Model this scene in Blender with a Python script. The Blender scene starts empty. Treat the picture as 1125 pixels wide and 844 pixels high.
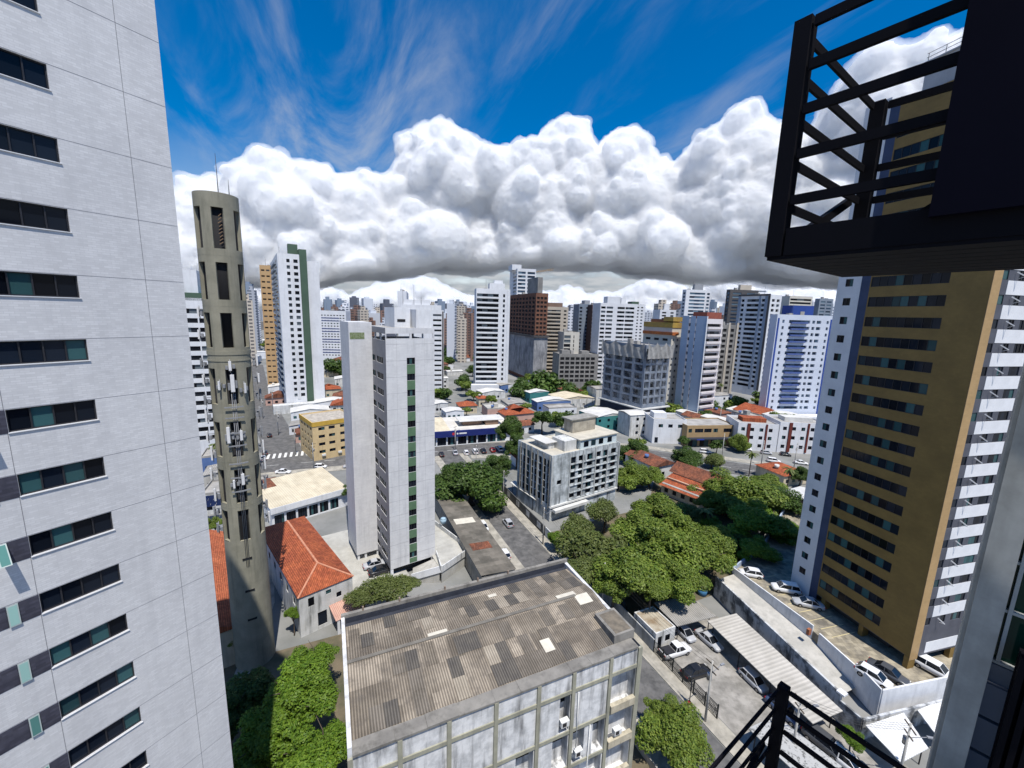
import bpy, math, random
import numpy as np
from math import sin, cos, tan, radians, degrees, pi, hypot, atan2

random.seed(7)
SC = bpy.context.scene
COL = SC.collection
V = None
# ------------------------------------------------------------------ camera
CAM_H = 51.0                      # eye height above the street
FPX, PITCH, ROLL = 449.46, 0.169279, 0.029733
cam_data = bpy.data.cameras.new('camera')
cam_data.sensor_fit = 'HORIZONTAL'
cam_data.sensor_width = 36.0
cam_data.lens = 36.0 * FPX / 1125.0
cam_data.clip_start = 0.05
cam_data.clip_end = 60000
cam = bpy.data.objects.new('camera', cam_data)
COL.objects.link(cam)
F_ = np.array([0, cos(PITCH), -sin(PITCH)])
R0_ = np.array([1.0, 0, 0])
U0_ = np.cross(R0_, F_)
R_ = cos(ROLL) * R0_ + sin(ROLL) * U0_
U_ = -sin(ROLL) * R0_ + cos(ROLL) * U0_
from mathutils import Matrix, Vector
m3 = Matrix(((R_[0], U_[0], -F_[0]), (R_[1], U_[1], -F_[1]), (R_[2], U_[2], -F_[2])))
cam.matrix_world = Matrix.Translation((0, 0, CAM_H)) @ m3.to_4x4()
SC.camera = cam

# ------------------------------------------------------------------ sun and sky
SUN_AZ, SUN_EL = 156.0, 66.5
MIST = True      # compass from +Y, clockwise
sun_data = bpy.data.lights.new('sun', 'SUN')
sun_data.energy = 5.0
sun_data.angle = radians(0.53)
sun_data.color = (1.0, 0.955, 0.88)
sun = bpy.data.objects.new('sun', sun_data)
COL.objects.link(sun)
to_sun = Vector((sin(radians(SUN_AZ)) * cos(radians(SUN_EL)), cos(radians(SUN_AZ)) * cos(radians(SUN_EL)), sin(radians(SUN_EL))))
sun.rotation_euler = to_sun.to_track_quat('Z', 'Y').to_euler()

world = bpy.data.worlds.new('World')
SC.world = world
world.use_nodes = True
wt = world.node_tree
wt.nodes.clear()


def wn(kind, **kw):
    n = wt.nodes.new(kind)
    for k, v in kw.items():
        setattr(n, k, v)
    return n


def wmath(op, a, b=None, c=None, clamp=False):
    n = wn('ShaderNodeMath', operation=op, use_clamp=clamp)
    for i, s in enumerate((a, b, c)):
        if s is None:
            continue
        if isinstance(s, (int, float)):
            n.inputs[i].default_value = s
        else:
            wt.links.new(s, n.inputs[i])
    return n.outputs[0]


def wmix(f, a, b):
    n = wn('ShaderNodeMix', data_type='RGBA')
    for s, v in (('Factor', f), ('A', a), ('B', b)):
        idx = {'Factor': 0, 'A': 6, 'B': 7}[s]
        if isinstance(v, (int, float)):
            n.inputs[idx].default_value = v
        elif isinstance(v, tuple):
            n.inputs[idx].default_value = (*v, 1)
        else:
            wt.links.new(v, n.inputs[idx])
    return n.outputs[2]


sky = wn('ShaderNodeTexSky', sky_type='NISHITA')
sky.sun_disc = False
sky.sun_elevation = radians(SUN_EL)
sky.sun_rotation = radians(SUN_AZ)
sky.altitude = 0
sky.air_density = 1.0
sky.dust_density = 0.5
sky.ozone_density = 4.0
tc = wn('ShaderNodeTexCoord')
sep = wn('ShaderNodeSeparateXYZ')
wt.links.new(tc.outputs['Generated'], sep.inputs[0])
dx, dy, dz = sep.outputs
wsat = wn('ShaderNodeMapRange', interpolation_type='SMOOTHSTEP')
wt.links.new(dz, wsat.inputs[0])
for i_, q_ in enumerate((0.04, 0.36, 0.45, 1.6)):
    wsat.inputs[i_ + 1].default_value = q_
wmix_sat = wsat.outputs[0]
hsv = wn('ShaderNodeHueSaturation')
wt.links.new(wmix_sat, hsv.inputs['Saturation'])
hsv.inputs['Hue'].default_value = 0.502
hsv.inputs['Value'].default_value = 2.0
wt.links.new(sky.outputs[0], hsv.inputs['Color'])
zc = wmath('MAXIMUM', dz, 0.03)
# the high thin clouds: a plane of fibres overhead, drawn out along one heading
PX = wmath('DIVIDE', dx, zc)
PY = wmath('DIVIDE', dy, zc)
ch, sh_ = cos(radians(-22)), sin(radians(-22))
along = wmath('ADD', wmath('MULTIPLY', PX, sh_), wmath('MULTIPLY', PY, ch))
cross = wmath('SUBTRACT', wmath('MULTIPLY', PX, ch), wmath('MULTIPLY', PY, sh_))


def wnoise(sx, sy, scale, detail, rough, off=0.0, dist=0.0):
    c = wn('ShaderNodeCombineXYZ')
    wt.links.new(wmath('MULTIPLY', cross, sx), c.inputs[0])
    wt.links.new(wmath('MULTIPLY', along, sy), c.inputs[1])
    c.inputs[2].default_value = off
    n = wn('ShaderNodeTexNoise')
    n.inputs['Scale'].default_value = scale
    n.inputs['Detail'].default_value = detail
    n.inputs['Roughness'].default_value = rough
    n.inputs['Distortion'].default_value = dist
    wt.links.new(c.outputs[0], n.inputs['Vector'])
    return n.outputs['Fac']


def wramp(v, a, b, lo=0.0, hi=1.0):
    n = wn('ShaderNodeMapRange', interpolation_type='SMOOTHSTEP')
    wt.links.new(v, n.inputs[0])
    for i, q in enumerate((a, b, lo, hi)):
        n.inputs[i + 1].default_value = q
    return n.outputs[0]


fib = wnoise(1.45, 0.30, 1.4, 9, 0.60, 3.1, 0.7)
patch = wnoise(0.55, 0.25, 1.0, 3, 0.5, 7.7)
cir = wmath('MULTIPLY', wramp(fib, 0.42, 0.78), wramp(patch, 0.38, 0.62))
cir = wmath('MULTIPLY', cir, wramp(dz, 0.10, 0.30))
# low cloud sheets far off, near the horizon
cc = wn('ShaderNodeCombineXYZ')
wt.links.new(wmath('MULTIPLY', dx, 5.0), cc.inputs[0])
wt.links.new(wmath('MULTIPLY', dy, 5.0), cc.inputs[1])
wt.links.new(wmath('MULTIPLY', dz, 22.0), cc.inputs[2])
ln = wn('ShaderNodeTexNoise')
ln.inputs['Scale'].default_value = 1.7
ln.inputs['Detail'].default_value = 8
ln.inputs['Roughness'].default_value = 0.55
wt.links.new(cc.outputs[0], ln.inputs['Vector'])
low = wmath('MULTIPLY', wramp(ln.outputs['Fac'], 0.30, 0.52), wramp(dz, 0.10, 0.22, 1.0, 0.0))
ln2 = wn('ShaderNodeTexNoise')
ln2.inputs['Scale'].default_value = 3.4
ln2.inputs['Detail'].default_value = 8
wt.links.new(cc.outputs[0], ln2.inputs['Vector'])
lowcol = wmix(wramp(ln2.outputs['Fac'], 0.36, 0.66), (4.6, 5.3, 6.1), (8.0, 8.3, 8.7))
c1 = wmix(wmath('MULTIPLY', cir, 0.62), hsv.outputs[0], (8.2, 8.6, 9.4))
c2 = wmix(wmath('MULTIPLY', low, 0.9), c1, lowcol)
bg = wn('ShaderNodeBackground')
bg.inputs['Strength'].default_value = 0.061
wt.links.new(c2, bg.inputs['Color'])
wo = wn('ShaderNodeOutputWorld')
wt.links.new(bg.outputs[0], wo.inputs[0])

SC.view_settings.view_transform = 'Standard'
SC.view_settings.look = 'None'
SC.view_settings.exposure = 0.16
SC.view_settings.gamma = 1.0
SC.cycles.use_denoising = True
SC.cycles.max_bounces = 6
SC.cycles.diffuse_bounces = 10
SC.cycles.glossy_bounces = 3
SC.cycles.transparent_max_bounces = 8
SC.cycles.caustics_reflective = False
SC.cycles.caustics_refractive = False


# ------------------------------------------------------------------ where things stand
def ray(px, py):
    return F_ + R_ * ((px - 562.5) / FPX) - U_ * ((py - 422) / FPX)


def G(px, py, z=0.0):
    """the place at height z that the photograph shows at this point"""
    d = ray(px, py)
    k = (z - CAM_H) / d[2]
    return d[0] * k, d[1] * k


def azi(px, py):
    d = ray(px, py)
    return atan2(d[0], d[1])


def tanel(px, py):
    d = ray(px, py)
    return d[2] / hypot(d[0], d[1])


RG = radians(24.3)                # the street grid


def UV(u, v):
    return u * cos(RG) - v * sin(RG), u * sin(RG) + v * cos(RG)


# ------------------------------------------------------------------ mesh building
class MB:
    def __init__(s):
        s.v, s.f, s.m, s.sm = [], [], [], []

    def face(s, pts, m=0, smooth=False):
        b = len(s.v)
        s.v.extend(tuple(p) for p in pts)
        s.f.append(tuple(range(b, b + len(pts))))
        s.m.append(m)
        s.sm.append(smooth)

    def box(s, x0, x1, y0, y1, z0, z1, m=0, skip=''):
        b = len(s.v)
        s.v += [(x0, y0, z0), (x1, y0, z0), (x1, y1, z0), (x0, y1, z0), (x0, y0, z1), (x1, y0, z1), (x1, y1, z1), (x0, y1, z1)]
        for k, q in (('b', (3, 2, 1, 0)), ('t', (4, 5, 6, 7)), ('f', (0, 1, 5, 4)), ('r', (1, 2, 6, 5)), ('k', (2, 3, 7, 6)), ('l', (3, 0, 4, 7))):
            if k in skip:
                continue
            s.f.append(tuple(b + i for i in q))
            s.m.append(m)
            s.sm.append(False)
        return s

    def prism(s, poly, z0, z1, m=0, mt=None):
        n = len(poly)
        b = len(s.v)
        s.v += [(x, y, z0) for x, y in poly] + [(x, y, z1) for x, y in poly]
        for i in range(n):
            j = (i + 1) % n
            s.f.append((b + i, b + j, b + n + j, b + n + i))
            s.m.append(m)
            s.sm.append(False)
        s.f.append(tuple(b + n + i for i in range(n)))
        s.m.append(m if mt is None else mt)
        s.sm.append(False)
        s.f.append(tuple(b + i for i in reversed(range(n))))
        s.m.append(m)
        s.sm.append(False)
        return s

    def tube(s, p0, p1, r0, r1=None, n=8, m=0, caps=True, smooth=True):
        r1 = r0 if r1 is None else r1
        p0, p1 = Vector(p0), Vector(p1)
        d = (p1 - p0).normalized()
        a = d.orthogonal().normalized()
        c = d.cross(a)
        b = len(s.v)
        for p, r in ((p0, r0), (p1, r1)):
            for i in range(n):
                t = 2 * pi * i / n
                s.v.append(tuple(p + a * (r * cos(t)) + c * (r * sin(t))))
        for i in range(n):
            j = (i + 1) % n
            s.f.append((b + i, b + j, b + n + j, b + n + i))
            s.m.append(m)
            s.sm.append(smooth)
        if caps:
            s.f.append(tuple(b + i for i in reversed(range(n))))
            s.f.append(tuple(b + n + i for i in range(n)))
            s.m += [m, m]
            s.sm += [False, False]
        return s

    def bar(s, p0, p1, w, h, m=0):
        """a square bar from p0 to p1, w across and h up"""
        p0, p1 = Vector(p0), Vector(p1)
        d = (p1 - p0).normalized()
        up = Vector((0, 0, 1)) if abs(d.z) < 0.95 else Vector((0, 1, 0))
        a = d.cross(up).normalized()
        c = a.cross(d).normalized()
        b = len(s.v)
        for p in (p0, p1):
            for sa, sc in ((-1, -1), (1, -1), (1, 1), (-1, 1)):
                s.v.append(tuple(p + a * (sa * w / 2) + c * (sc * h / 2)))
        for q in ((0, 1, 5, 4), (1, 2, 6, 5), (2, 3, 7, 6), (3, 0, 4, 7), (3, 2, 1, 0), (4, 5, 6, 7)):
            s.f.append(tuple(b + i for i in q))
            s.m.append(m)
            s.sm.append(False)
        return s

    def pieces(s, name, mats, parent, loc=(0, 0, 0), rz=0.0):
        """every box or bar collected here as a part of its own"""
        for b in range(0, len(s.v), 8):
            q = MB()
            q.v = s.v[b:b + 8]
            k = [i for i, f in enumerate(s.f) if b <= f[0] < b + 8]
            q.f = [tuple(j - b for j in s.f[i]) for i in k]
            q.m, q.sm = [s.m[i] for i in k], [s.sm[i] for i in k]
            q.build(name, mats, parent, loc, rz)

    def mesh(s, name, mats):
        me = bpy.data.meshes.new(name)
        me.from_pydata(s.v, [], s.f)
        mats = mats if isinstance(mats, (list, tuple)) else [mats]
        for q in mats:
            me.materials.append(q)
        if len(mats) > 1:
            me.polygons.foreach_set('material_index', s.m)
        if any(s.sm):
            me.polygons.foreach_set('use_smooth', s.sm)
        me.update()
        return me

    def build(s, name, mats, parent=None, loc=(0, 0, 0), rz=0.0):
        return link(name, s.mesh(name, mats), parent, loc, rz)


def link(name, me, parent=None, loc=(0, 0, 0), rz=0.0):
    o = bpy.data.objects.new(name, me)
    COL.objects.link(o)
    o.location = loc if len(loc) == 3 else (*loc, 0)
    o.rotation_euler = (0, 0, rz)
    if parent is not None:
        o.parent = parent
    return o


def tag(o, label, cat, group=None):
    o['label'] = label
    o['category'] = cat
    if group:
        o['group'] = group
    return o


def thing(name, label, cat, loc=(0, 0, 0), rz=0.0, group=None):
    return tag(link(name, None, None, loc, rz), label, cat, group)


def struct(o):
    o['kind'] = 'structure'
    return o


# ------------------------------------------------------------------ materials
MATS = {}


def M(name, c1, c2=None, ns=0.5, rough=0.8, streak=None, bump=0.0, metal=0.0, detail=6, brick=None, wave=None, spec=0.3, contrast=(0.3, 0.7)):
    """base colour c1..c2 mottled, with run-off streaks, courses (brick) and corrugation (wave) of its own"""
    if name in MATS:
        return MATS[name]
    m = bpy.data.materials.new(name)
    m.use_nodes = True
    t = m.node_tree
    b = t.nodes['Principled BSDF']
    b.inputs['Roughness'].default_value = rough
    b.inputs['Metallic'].default_value = metal
    b.inputs['Specular IOR Level'].default_value = spec
    N, L = t.nodes.new, t.links.new
    co = N('ShaderNodeTexCoord')

    def mix(f, a, c, typ='MIX'):
        n = N('ShaderNodeMix')
        n.data_type = 'RGBA'
        n.blend_type = typ
        for i, q in ((0, f), (6, a), (7, c)):
            if isinstance(q, (int, float)):
                n.inputs[i].default_value = q
            elif isinstance(q, tuple):
                n.inputs[i].default_value = (*q, 1)
            else:
                L(q, n.inputs[i])
        return n.outputs[2]

    def rng(v, a, c, lo=0.0, hi=1.0):
        n = N('ShaderNodeMapRange')
        n.interpolation_type = 'SMOOTHSTEP'
        L(v, n.inputs[0])
        for i, q in enumerate((a, c, lo, hi)):
            n.inputs[i + 1].default_value = q
        return n.outputs[0]

    def noise(scale, det=6, sc=(1, 1, 1), r=0.6):
        mp = N('ShaderNodeMapping')
        mp.inputs['Scale'].default_value = sc
        L(co.outputs['Object'], mp.inputs[0])
        n = N('ShaderNodeTexNoise')
        n.inputs['Scale'].default_value = scale
        n.inputs['Detail'].default_value = det
        n.inputs['Roughness'].default_value = r
        L(mp.outputs[0], n.inputs['Vector'])
        return n.outputs['Fac']

    hgt = None
    if c2 is None:
        c2 = tuple(q * 0.86 for q in c1)
    nz = noise(ns, detail)
    col = mix(rng(nz, *contrast), c1, c2)
    fine = noise(ns * 9, 3)
    col = mix(0.28, col, mix(rng(fine, 0.3, 0.7), (0.82, 0.82, 0.82), (1, 1, 1)), 'MULTIPLY')
    if brick:
        # brick = (width, height, mortar colour factor, variation, plane)
        w_, h_, mort, var, plane = brick
        sp = N('ShaderNodeSeparateXYZ')
        L(co.outputs['Object'], sp.inputs[0])
        cb = N('ShaderNodeCombineXYZ')
        if plane == 'wall':
            ad = N('ShaderNodeMath')
            L(sp.outputs[0], ad.inputs[0])
            L(sp.outputs[1], ad.inputs[1])
            L(ad.outputs[0], cb.inputs[0])
            L(sp.outputs[2], cb.inputs[1])
        else:
            L(sp.outputs[0], cb.inputs[0])
            L(sp.outputs[1], cb.inputs[1])
        br = N('ShaderNodeTexBrick')
        br.inputs['Scale'].default_value = 1.0
        br.inputs['Brick Width'].default_value = w_
        br.inputs['Row Height'].default_value = h_
        br.inputs['Mortar Size'].default_value = 0.012 if mort < 1 else 0.0
        br.inputs['Mortar Smooth'].default_value = 0.3
        br.inputs['Color1'].default_value = (1 - var, 1 - var, 1 - var, 1)
        br.inputs['Color2'].default_value = (1 + var * 0.4, 1 + var * 0.4, 1 + var * 0.4, 1)
        br.inputs['Mortar'].default_value = (mort, mort, mort, 1)
        L(cb.outputs[0], br.inputs['Vector'])
        col = mix(1.0, col, br.outputs['Color'], 'MULTIPLY')
    if wave:
        # wave = (period, axis, depth, tint)
        per, axis, dep, tint = wave
        sp2 = N('ShaderNodeSeparateXYZ')
        L(co.outputs['Object'], sp2.inputs[0])
        mu = N('ShaderNodeMath')
        mu.operation = 'MULTIPLY'
        L(sp2.outputs['XYZ'.index(axis)], mu.inputs[0])
        mu.inputs[1].default_value = 2 * pi / per
        si = N('ShaderNodeMath')
        si.operation = 'SINE'
        L(mu.outputs[0], si.inputs[0])
        hgt = rng(si.outputs[0], -1, 1)
        if tint:
            col = mix(1.0, col, mix(hgt, (1 - tint,) * 3, (1, 1, 1)), 'MULTIPLY')
    if streak:
        scol, amt = streak
        st = noise(1.0, 7, (1.1, 1.1, 0.12), 0.65)
        big = noise(0.16, 4)
        f = N('ShaderNodeMath')
        f.operation = 'MULTIPLY'
        L(rng(st, 0.46, 0.72, 0, amt), f.inputs[0])
        L(rng(big, 0.28, 0.52), f.inputs[1])
        col = mix(f.outputs[0], col, scol)
    L(col, b.inputs['Base Color'])
    if bump or hgt is not None:
        bp = N('ShaderNodeBump')
        bp.inputs['Strength'].default_value = bump if bump else 0.6
        bp.inputs['Distance'].default_value = wave[2] if wave else 0.02
        L(hgt if hgt is not None else fine, bp.inputs['Height'])
        L(bp.outputs[0], b.inputs['Normal'])
    MATS[name] = m
    return m


def glass_mat(name, lo, hi, curtain=(0.10, 0.22, 0.22), share=0.3, rough=0.06):
    if name in MATS:
        return MATS[name]
    m = bpy.data.materials.new(name)
    m.use_nodes = True
    t = m.node_tree
    b = t.nodes['Principled BSDF']
    b.inputs['Roughness'].default_value = rough
    b.inputs['Specular IOR Level'].default_value = 0.16
    oi = t.nodes.new('ShaderNodeObjectInfo')
    geo = t.nodes.new('ShaderNodeNewGeometry')
    ad = t.nodes.new('ShaderNodeMath')
    ad.operation = 'ADD'
    t.links.new(oi.outputs['Random'], ad.inputs[0])
    t.links.new(geo.outputs['Random Per Island'], ad.inputs[1])
    fr = t.nodes.new('ShaderNodeMath')
    fr.operation = 'FRACT'
    t.links.new(ad.outputs[0], fr.inputs[0])
    cr = t.nodes.new('ShaderNodeValToRGB')
    e = cr.color_ramp.elements
    e[0].position, e[0].color = 0.0, (*lo, 1)
    e[1].position, e[1].color = 1 - share, (*hi, 1)
    n = cr.color_ramp.elements.new(min(0.99, 1 - share + 0.02))
    n.color = (*curtain, 1)
    n2 = cr.color_ramp.elements.new(1.0)
    n2.color = (*tuple(c * 1.7 for c in curtain), 1)
    t.links.new(fr.outputs[0], cr.inputs[0])
    t.links.new(cr.outputs[0], b.inputs['Base Color'])
    MATS[name] = m
    return m


def leaf_mat(name, a, b_, trans=0.35):
    if name in MATS:
        return MATS[name]
    m = bpy.data.materials.new(name)
    m.use_nodes = True
    t = m.node_tree
    b = t.nodes['Principled BSDF']
    out = t.nodes['Material Output']
    geo = t.nodes.new('ShaderNodeNewGeometry')
    mx = t.nodes.new('ShaderNodeMix')
    mx.data_type = 'RGBA'
    t.links.new(geo.outputs['Random Per Island'], mx.inputs[0])
    mx.inputs[6].default_value = (*a, 1)
    mx.inputs[7].default_value = (*b_, 1)
    co = t.nodes.new('ShaderNodeTexCoord')
    nz = t.nodes.new('ShaderNodeTexNoise')
    nz.inputs['Scale'].default_value = 0.5
    t.links.new(co.outputs['Object'], nz.inputs['Vector'])
    hs = t.nodes.new('ShaderNodeHueSaturation')
    mr = t.nodes.new('ShaderNodeMapRange')
    t.links.new(nz.outputs['Fac'], mr.inputs[0])
    mr.inputs[1].default_value, mr.inputs[2].default_value = 0.3, 0.7
    mr.inputs[3].default_value, mr.inputs[4].default_value = 0.75, 1.25
    t.links.new(mr.outputs[0], hs.inputs['Value'])
    t.links.new(mx.outputs[2], hs.inputs['Color'])
    t.links.new(hs.outputs[0], b.inputs['Base Color'])
    b.inputs['Roughness'].default_value = 0.55
    b.inputs['Specular IOR Level'].default_value = 0.35
    tr = t.nodes.new('ShaderNodeBsdfTranslucent')
    t.links.new(hs.outputs[0], tr.inputs['Color'])
    ms = t.nodes.new('ShaderNodeMixShader')
    ms.inputs[0].default_value = trans
    t.links.new(b.outputs[0], ms.inputs[1])
    t.links.new(tr.outputs[0], ms.inputs[2])
    t.links.new(ms.outputs[0], out.inputs[0])
    MATS[name] = m
    return m


DIRT = (0.10, 0.095, 0.085)
white_tile = M('white_tile', (0.675, 0.672, 0.675), (0.605, 0.603, 0.61), 0.25, 0.55, streak=((0.44, 0.44, 0.45), 0.35), brick=(0.30, 0.10, 0.88, 0.10, 'wall'))
grey_tile = M('grey_tile', (0.70, 0.70, 0.705), (0.62, 0.62, 0.63), 0.3, 0.6, streak=((0.33, 0.34, 0.36), 0.35), brick=(0.9, 0.3, 0.93, 0.05, 'wall'))
white_paint = M('white_paint', (0.74, 0.75, 0.77), (0.66, 0.67, 0.69), 0.3, 0.7, streak=((0.40, 0.40, 0.39), 0.4))
white_wall_dirty = M('white_wall_dirty', (0.66, 0.66, 0.65), (0.52, 0.52, 0.50), 0.5, 0.85, streak=((0.16, 0.16, 0.15), 0.85))
cream_paint = M('cream_paint', (0.62, 0.54, 0.40), (0.52, 0.45, 0.33), 0.4, 0.8, streak=((0.25, 0.22, 0.17), 0.5))
concrete = M('concrete', (0.34, 0.33, 0.30), (0.24, 0.235, 0.22), 0.6, 0.9, streak=((0.12, 0.115, 0.10), 0.6))
pale_concrete = M('pale_concrete', (0.50, 0.48, 0.44), (0.36, 0.35, 0.32), 0.35, 0.9, streak=((0.22, 0.21, 0.19), 0.4))
khaki = M('khaki_concrete', (0.30, 0.285, 0.222), (0.235, 0.224, 0.172), 0.5, 0.9, streak=((0.11, 0.11, 0.085), 0.5))
black_steel = M('black_steel', (0.004, 0.004, 0.007), (0.003, 0.003, 0.005), 2, 0.7, spec=0.10)
dark_frame = M('dark_frame', (0.03, 0.03, 0.035), None, 2, 0.4)
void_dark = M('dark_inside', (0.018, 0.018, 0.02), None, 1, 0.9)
roof_felt = M('flat_roof', (0.40, 0.385, 0.36), (0.26, 0.25, 0.235), 0.25, 0.95)
roof_white = M('white_sheet_roof', (0.72, 0.71, 0.68), (0.58, 0.565, 0.53), 0.25, 0.6, wave=(0.5, 'X', 0.05, 0.18))
roof_grey = M('grey_sheet_roof', (0.40, 0.38, 0.35), (0.27, 0.255, 0.23), 0.3, 0.8, wave=(0.5, 'X', 0.05, 0.3))
clay = M('clay_tile', (0.50, 0.135, 0.055), (0.34, 0.085, 0.04), 0.45, 0.9, brick=(0.26, 0.42, 0.55, 0.35, 'roof'), wave=(0.26, 'X', 0.06, 0.35))
clay_old = M('weathered_clay_tile', (0.34, 0.12, 0.065), (0.17, 0.075, 0.05), 0.5, 0.95, brick=(0.26, 0.42, 0.5, 0.4, 'roof'), wave=(0.26, 'X', 0.06, 0.35))
glass_dark = glass_mat('window_glass', (0.003, 0.004, 0.007), (0.012, 0.018, 0.03), (0.025, 0.065, 0.07), 0.22)
glass_far = glass_mat('far_window_glass', (0.004, 0.005, 0.008), (0.022, 0.026, 0.034), (0.08, 0.095, 0.105), 0.22, 0.2)
glass_blue = glass_mat('blue_glass', (0.02, 0.035, 0.06), (0.06, 0.10, 0.15), (0.10, 0.15, 0.19), 0.3)
asphalt = M('asphalt', (0.155, 0.15, 0.145), (0.088, 0.087, 0.086), 0.5, 0.95, bump=0.1, streak=((0.035, 0.035, 0.035), 0.5), detail=9)
paving = M('pavement', (0.42, 0.39, 0.33), (0.25, 0.235, 0.20), 0.6, 0.95, streak=None, bump=0.1)
yard = M('concrete_yard', (0.36, 0.34, 0.31), (0.20, 0.19, 0.17), 0.45, 0.95, bump=0.1, streak=((0.10, 0.095, 0.085), 0.5), detail=9)
paint_white = M('road_paint', (0.72, 0.72, 0.70), (0.55, 0.55, 0.53), 1.5, 0.8)
soil = M('soil', (0.17, 0.135, 0.09), (0.075, 0.075, 0.045), 0.3, 1.0, bump=0.3)
timber = M('bark', (0.13, 0.10, 0.075), (0.075, 0.06, 0.045), 2.0, 0.95)


# ------------------------------------------------------------------ walls with openings
def wall_face(mb, W, z0, z1, holes, dep, tf, m=0, mr=None):
    """a wall W wide with holes (s0,s1,a,b) cut in it and their reveals; tf maps (s, depth, z) to the thing"""
    mr = m if mr is None else mr
    xs = sorted({0.0, W, *[round(q, 4) for h in holes for q in h[:2]]})
    zs = sorted({z0, z1, *[round(q, 4) for h in holes for q in h[2:4]]})
    hs = [(round(h[0], 4), round(h[1], 4), round(h[2], 4), round(h[3], 4)) for h in holes]
    # rows with no hole are one strip
    for j in range(len(zs) - 1):
        a, b = zs[j], zs[j + 1]
        zm = (a + b) / 2
        row = [h for h in hs if h[2] < zm < h[3]]
        row.sort()
        x = 0.0
        for h in row:
            if h[0] > x + 1e-4:
                mb.face([tf(x, 0, a), tf(h[0], 0, a), tf(h[0], 0, b), tf(x, 0, b)], m)
            x = max(x, h[1])
        if x < W - 1e-4:
            mb.face([tf(x, 0, a), tf(W, 0, a), tf(W, 0, b), tf(x, 0, b)], m)
    for x0, x1, a, b in hs:
        mb.face([tf(x0, 0, a), tf(x0, dep, a), tf(x0, dep, b), tf(x0, 0, b)], mr)
        mb.face([tf(x1, dep, a), tf(x1, 0, a), tf(x1, 0, b), tf(x1, dep, b)], mr)
        mb.face([tf(x0, 0, a), tf(x1, 0, a), tf(x1, dep, a), tf(x0, dep, a)], mr)
        mb.face([tf(x0, dep, b), tf(x1, dep, b), tf(x1, 0, b), tf(x0, 0, b)], mr)


WIN = {}


def win_mesh(w, h, panes, glass, frame, bar=0.05):
    k = (round(w, 2), round(h, 2), panes, glass.name, frame.name, bar)
    if k not in WIN:
        mb = MB()
        pw = w / panes
        for i in range(panes):
            mb.face([(i * pw, 0.06, 0), ((i + 1) * pw, 0.06, 0), ((i + 1) * pw, 0.06, h), (i * pw, 0.06, h)], 1)
        if bar:
            for i in range(panes + 1):
                x = min(max(i * pw, bar / 2), w - bar / 2)
                mb.box(x - bar / 2, x + bar / 2, 0.0, 0.055, bar, h - bar, 0)
            mb.box(0, w, 0.0, 0.055, 0, bar, 0)
            mb.box(0, w, 0.0, 0.055, h - bar, h, 0)
        WIN[k] = mb.mesh('window', [frame, glass])
    return WIN[k]


FROT = {'F': 0.0, 'R': pi / 2, 'K': pi, 'L': -pi / 2}


def face_tf(face, W, D):
    if face == 'F':
        return lambda s, d, z: (s, d, z)
    if face == 'R':
        return lambda s, d, z: (W - d, s, z)
    if face == 'K':
        return lambda s, d, z: (W - s, D - d, z)
    return lambda s, d, z: (d, D - s, z)


def building(name, label, cat, loc, rz, W, D, H, wall, faces=None, roof=None, par=0.7, z0=0.0, dep=0.18, panes=2,
             glass=None, frame=None, group=None, bar=0.05, part='window', reveal=None, most=100, root=None):
    """walls with real openings; every opening holds a window part. faces: {'F': [(s0,s1,a,b[,panes])...]}"""
    faces = faces or {}
    glass = glass or glass_dark
    frame = frame or dark_frame
    r = root or thing(name, label, cat, (*loc[:2], loc[2] if len(loc) > 2 else 0.0), rz, group)
    mb = MB()
    for fc in 'FRKL':
        wall_face(mb, W if fc in 'FK' else D, z0, H + par, faces.get(fc, []), dep, face_tf(fc, W, D))
    t = 0.2
    if par > 0:
        a, b = H + par, H
        for p, q in (((0, 0), (W, 0)), ((W, 0), (W, D)), ((W, D), (0, D)), ((0, D), (0, 0))):
            ins = lambda c: (min(max(c[0], t), W - t), min(max(c[1], t), D - t))
            pi_, qi = ins(p), ins(q)
            mb.face([(*p, a), (*q, a), (*qi, a), (*pi_, a)])
            mb.face([(*qi, b), (*pi_, b), (*pi_, a), (*qi, a)])
    mb.build('wall', wall, r)
    q = MB()
    i = t if par > 0 else 0.0
    q.face([(i, i, H), (W - i, i, H), (W - i, D - i, H), (i, D - i, H)])
    q.build('roof', roof or roof_felt, r)
    n = 0
    rest = MB()
    for fc, hl in faces.items():
        tf = face_tf(fc, W, D)
        for h in hl:
            if len(h) > 4 and h[4] == 0:
                continue
            p = h[4] if len(h) > 4 else panes
            x, y, z = tf(h[0], dep - 0.07, h[2])
            me = win_mesh(h[1] - h[0], h[3] - h[2], p, glass, frame, bar)
            n += 1
            if n <= most:
                link(part, me, r, (x, y, z), FROT[fc])
            else:
                c, s_ = cos(FROT[fc]), sin(FROT[fc])
                pw = (h[1] - h[0]) / p
                for k in range(p):
                    pts = [(k * pw, 0.06, 0), ((k + 1) * pw, 0.06, 0), ((k + 1) * pw, 0.06, h[3] - h[2]), (k * pw, 0.06, h[3] - h[2])]
                    rest.face([(x + c * a - s_ * b, y + s_ * a + c * b, z + zz) for a, b, zz in pts])
    if rest.f:
        o = rest.build('upper_windows', glass, r)
        o['kind'] = 'stuff'
    return r


def cols(ss, n, ztop, fh, h, panes=1, skip=()):
    """n floors of openings h high, the topmost with its head at ztop, at every (s0,s1) of ss"""
    return [(a, b, ztop - k * fh - h, ztop - k * fh, panes) for k in range(n) for a, b in ss if (k, a) not in skip]


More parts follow.
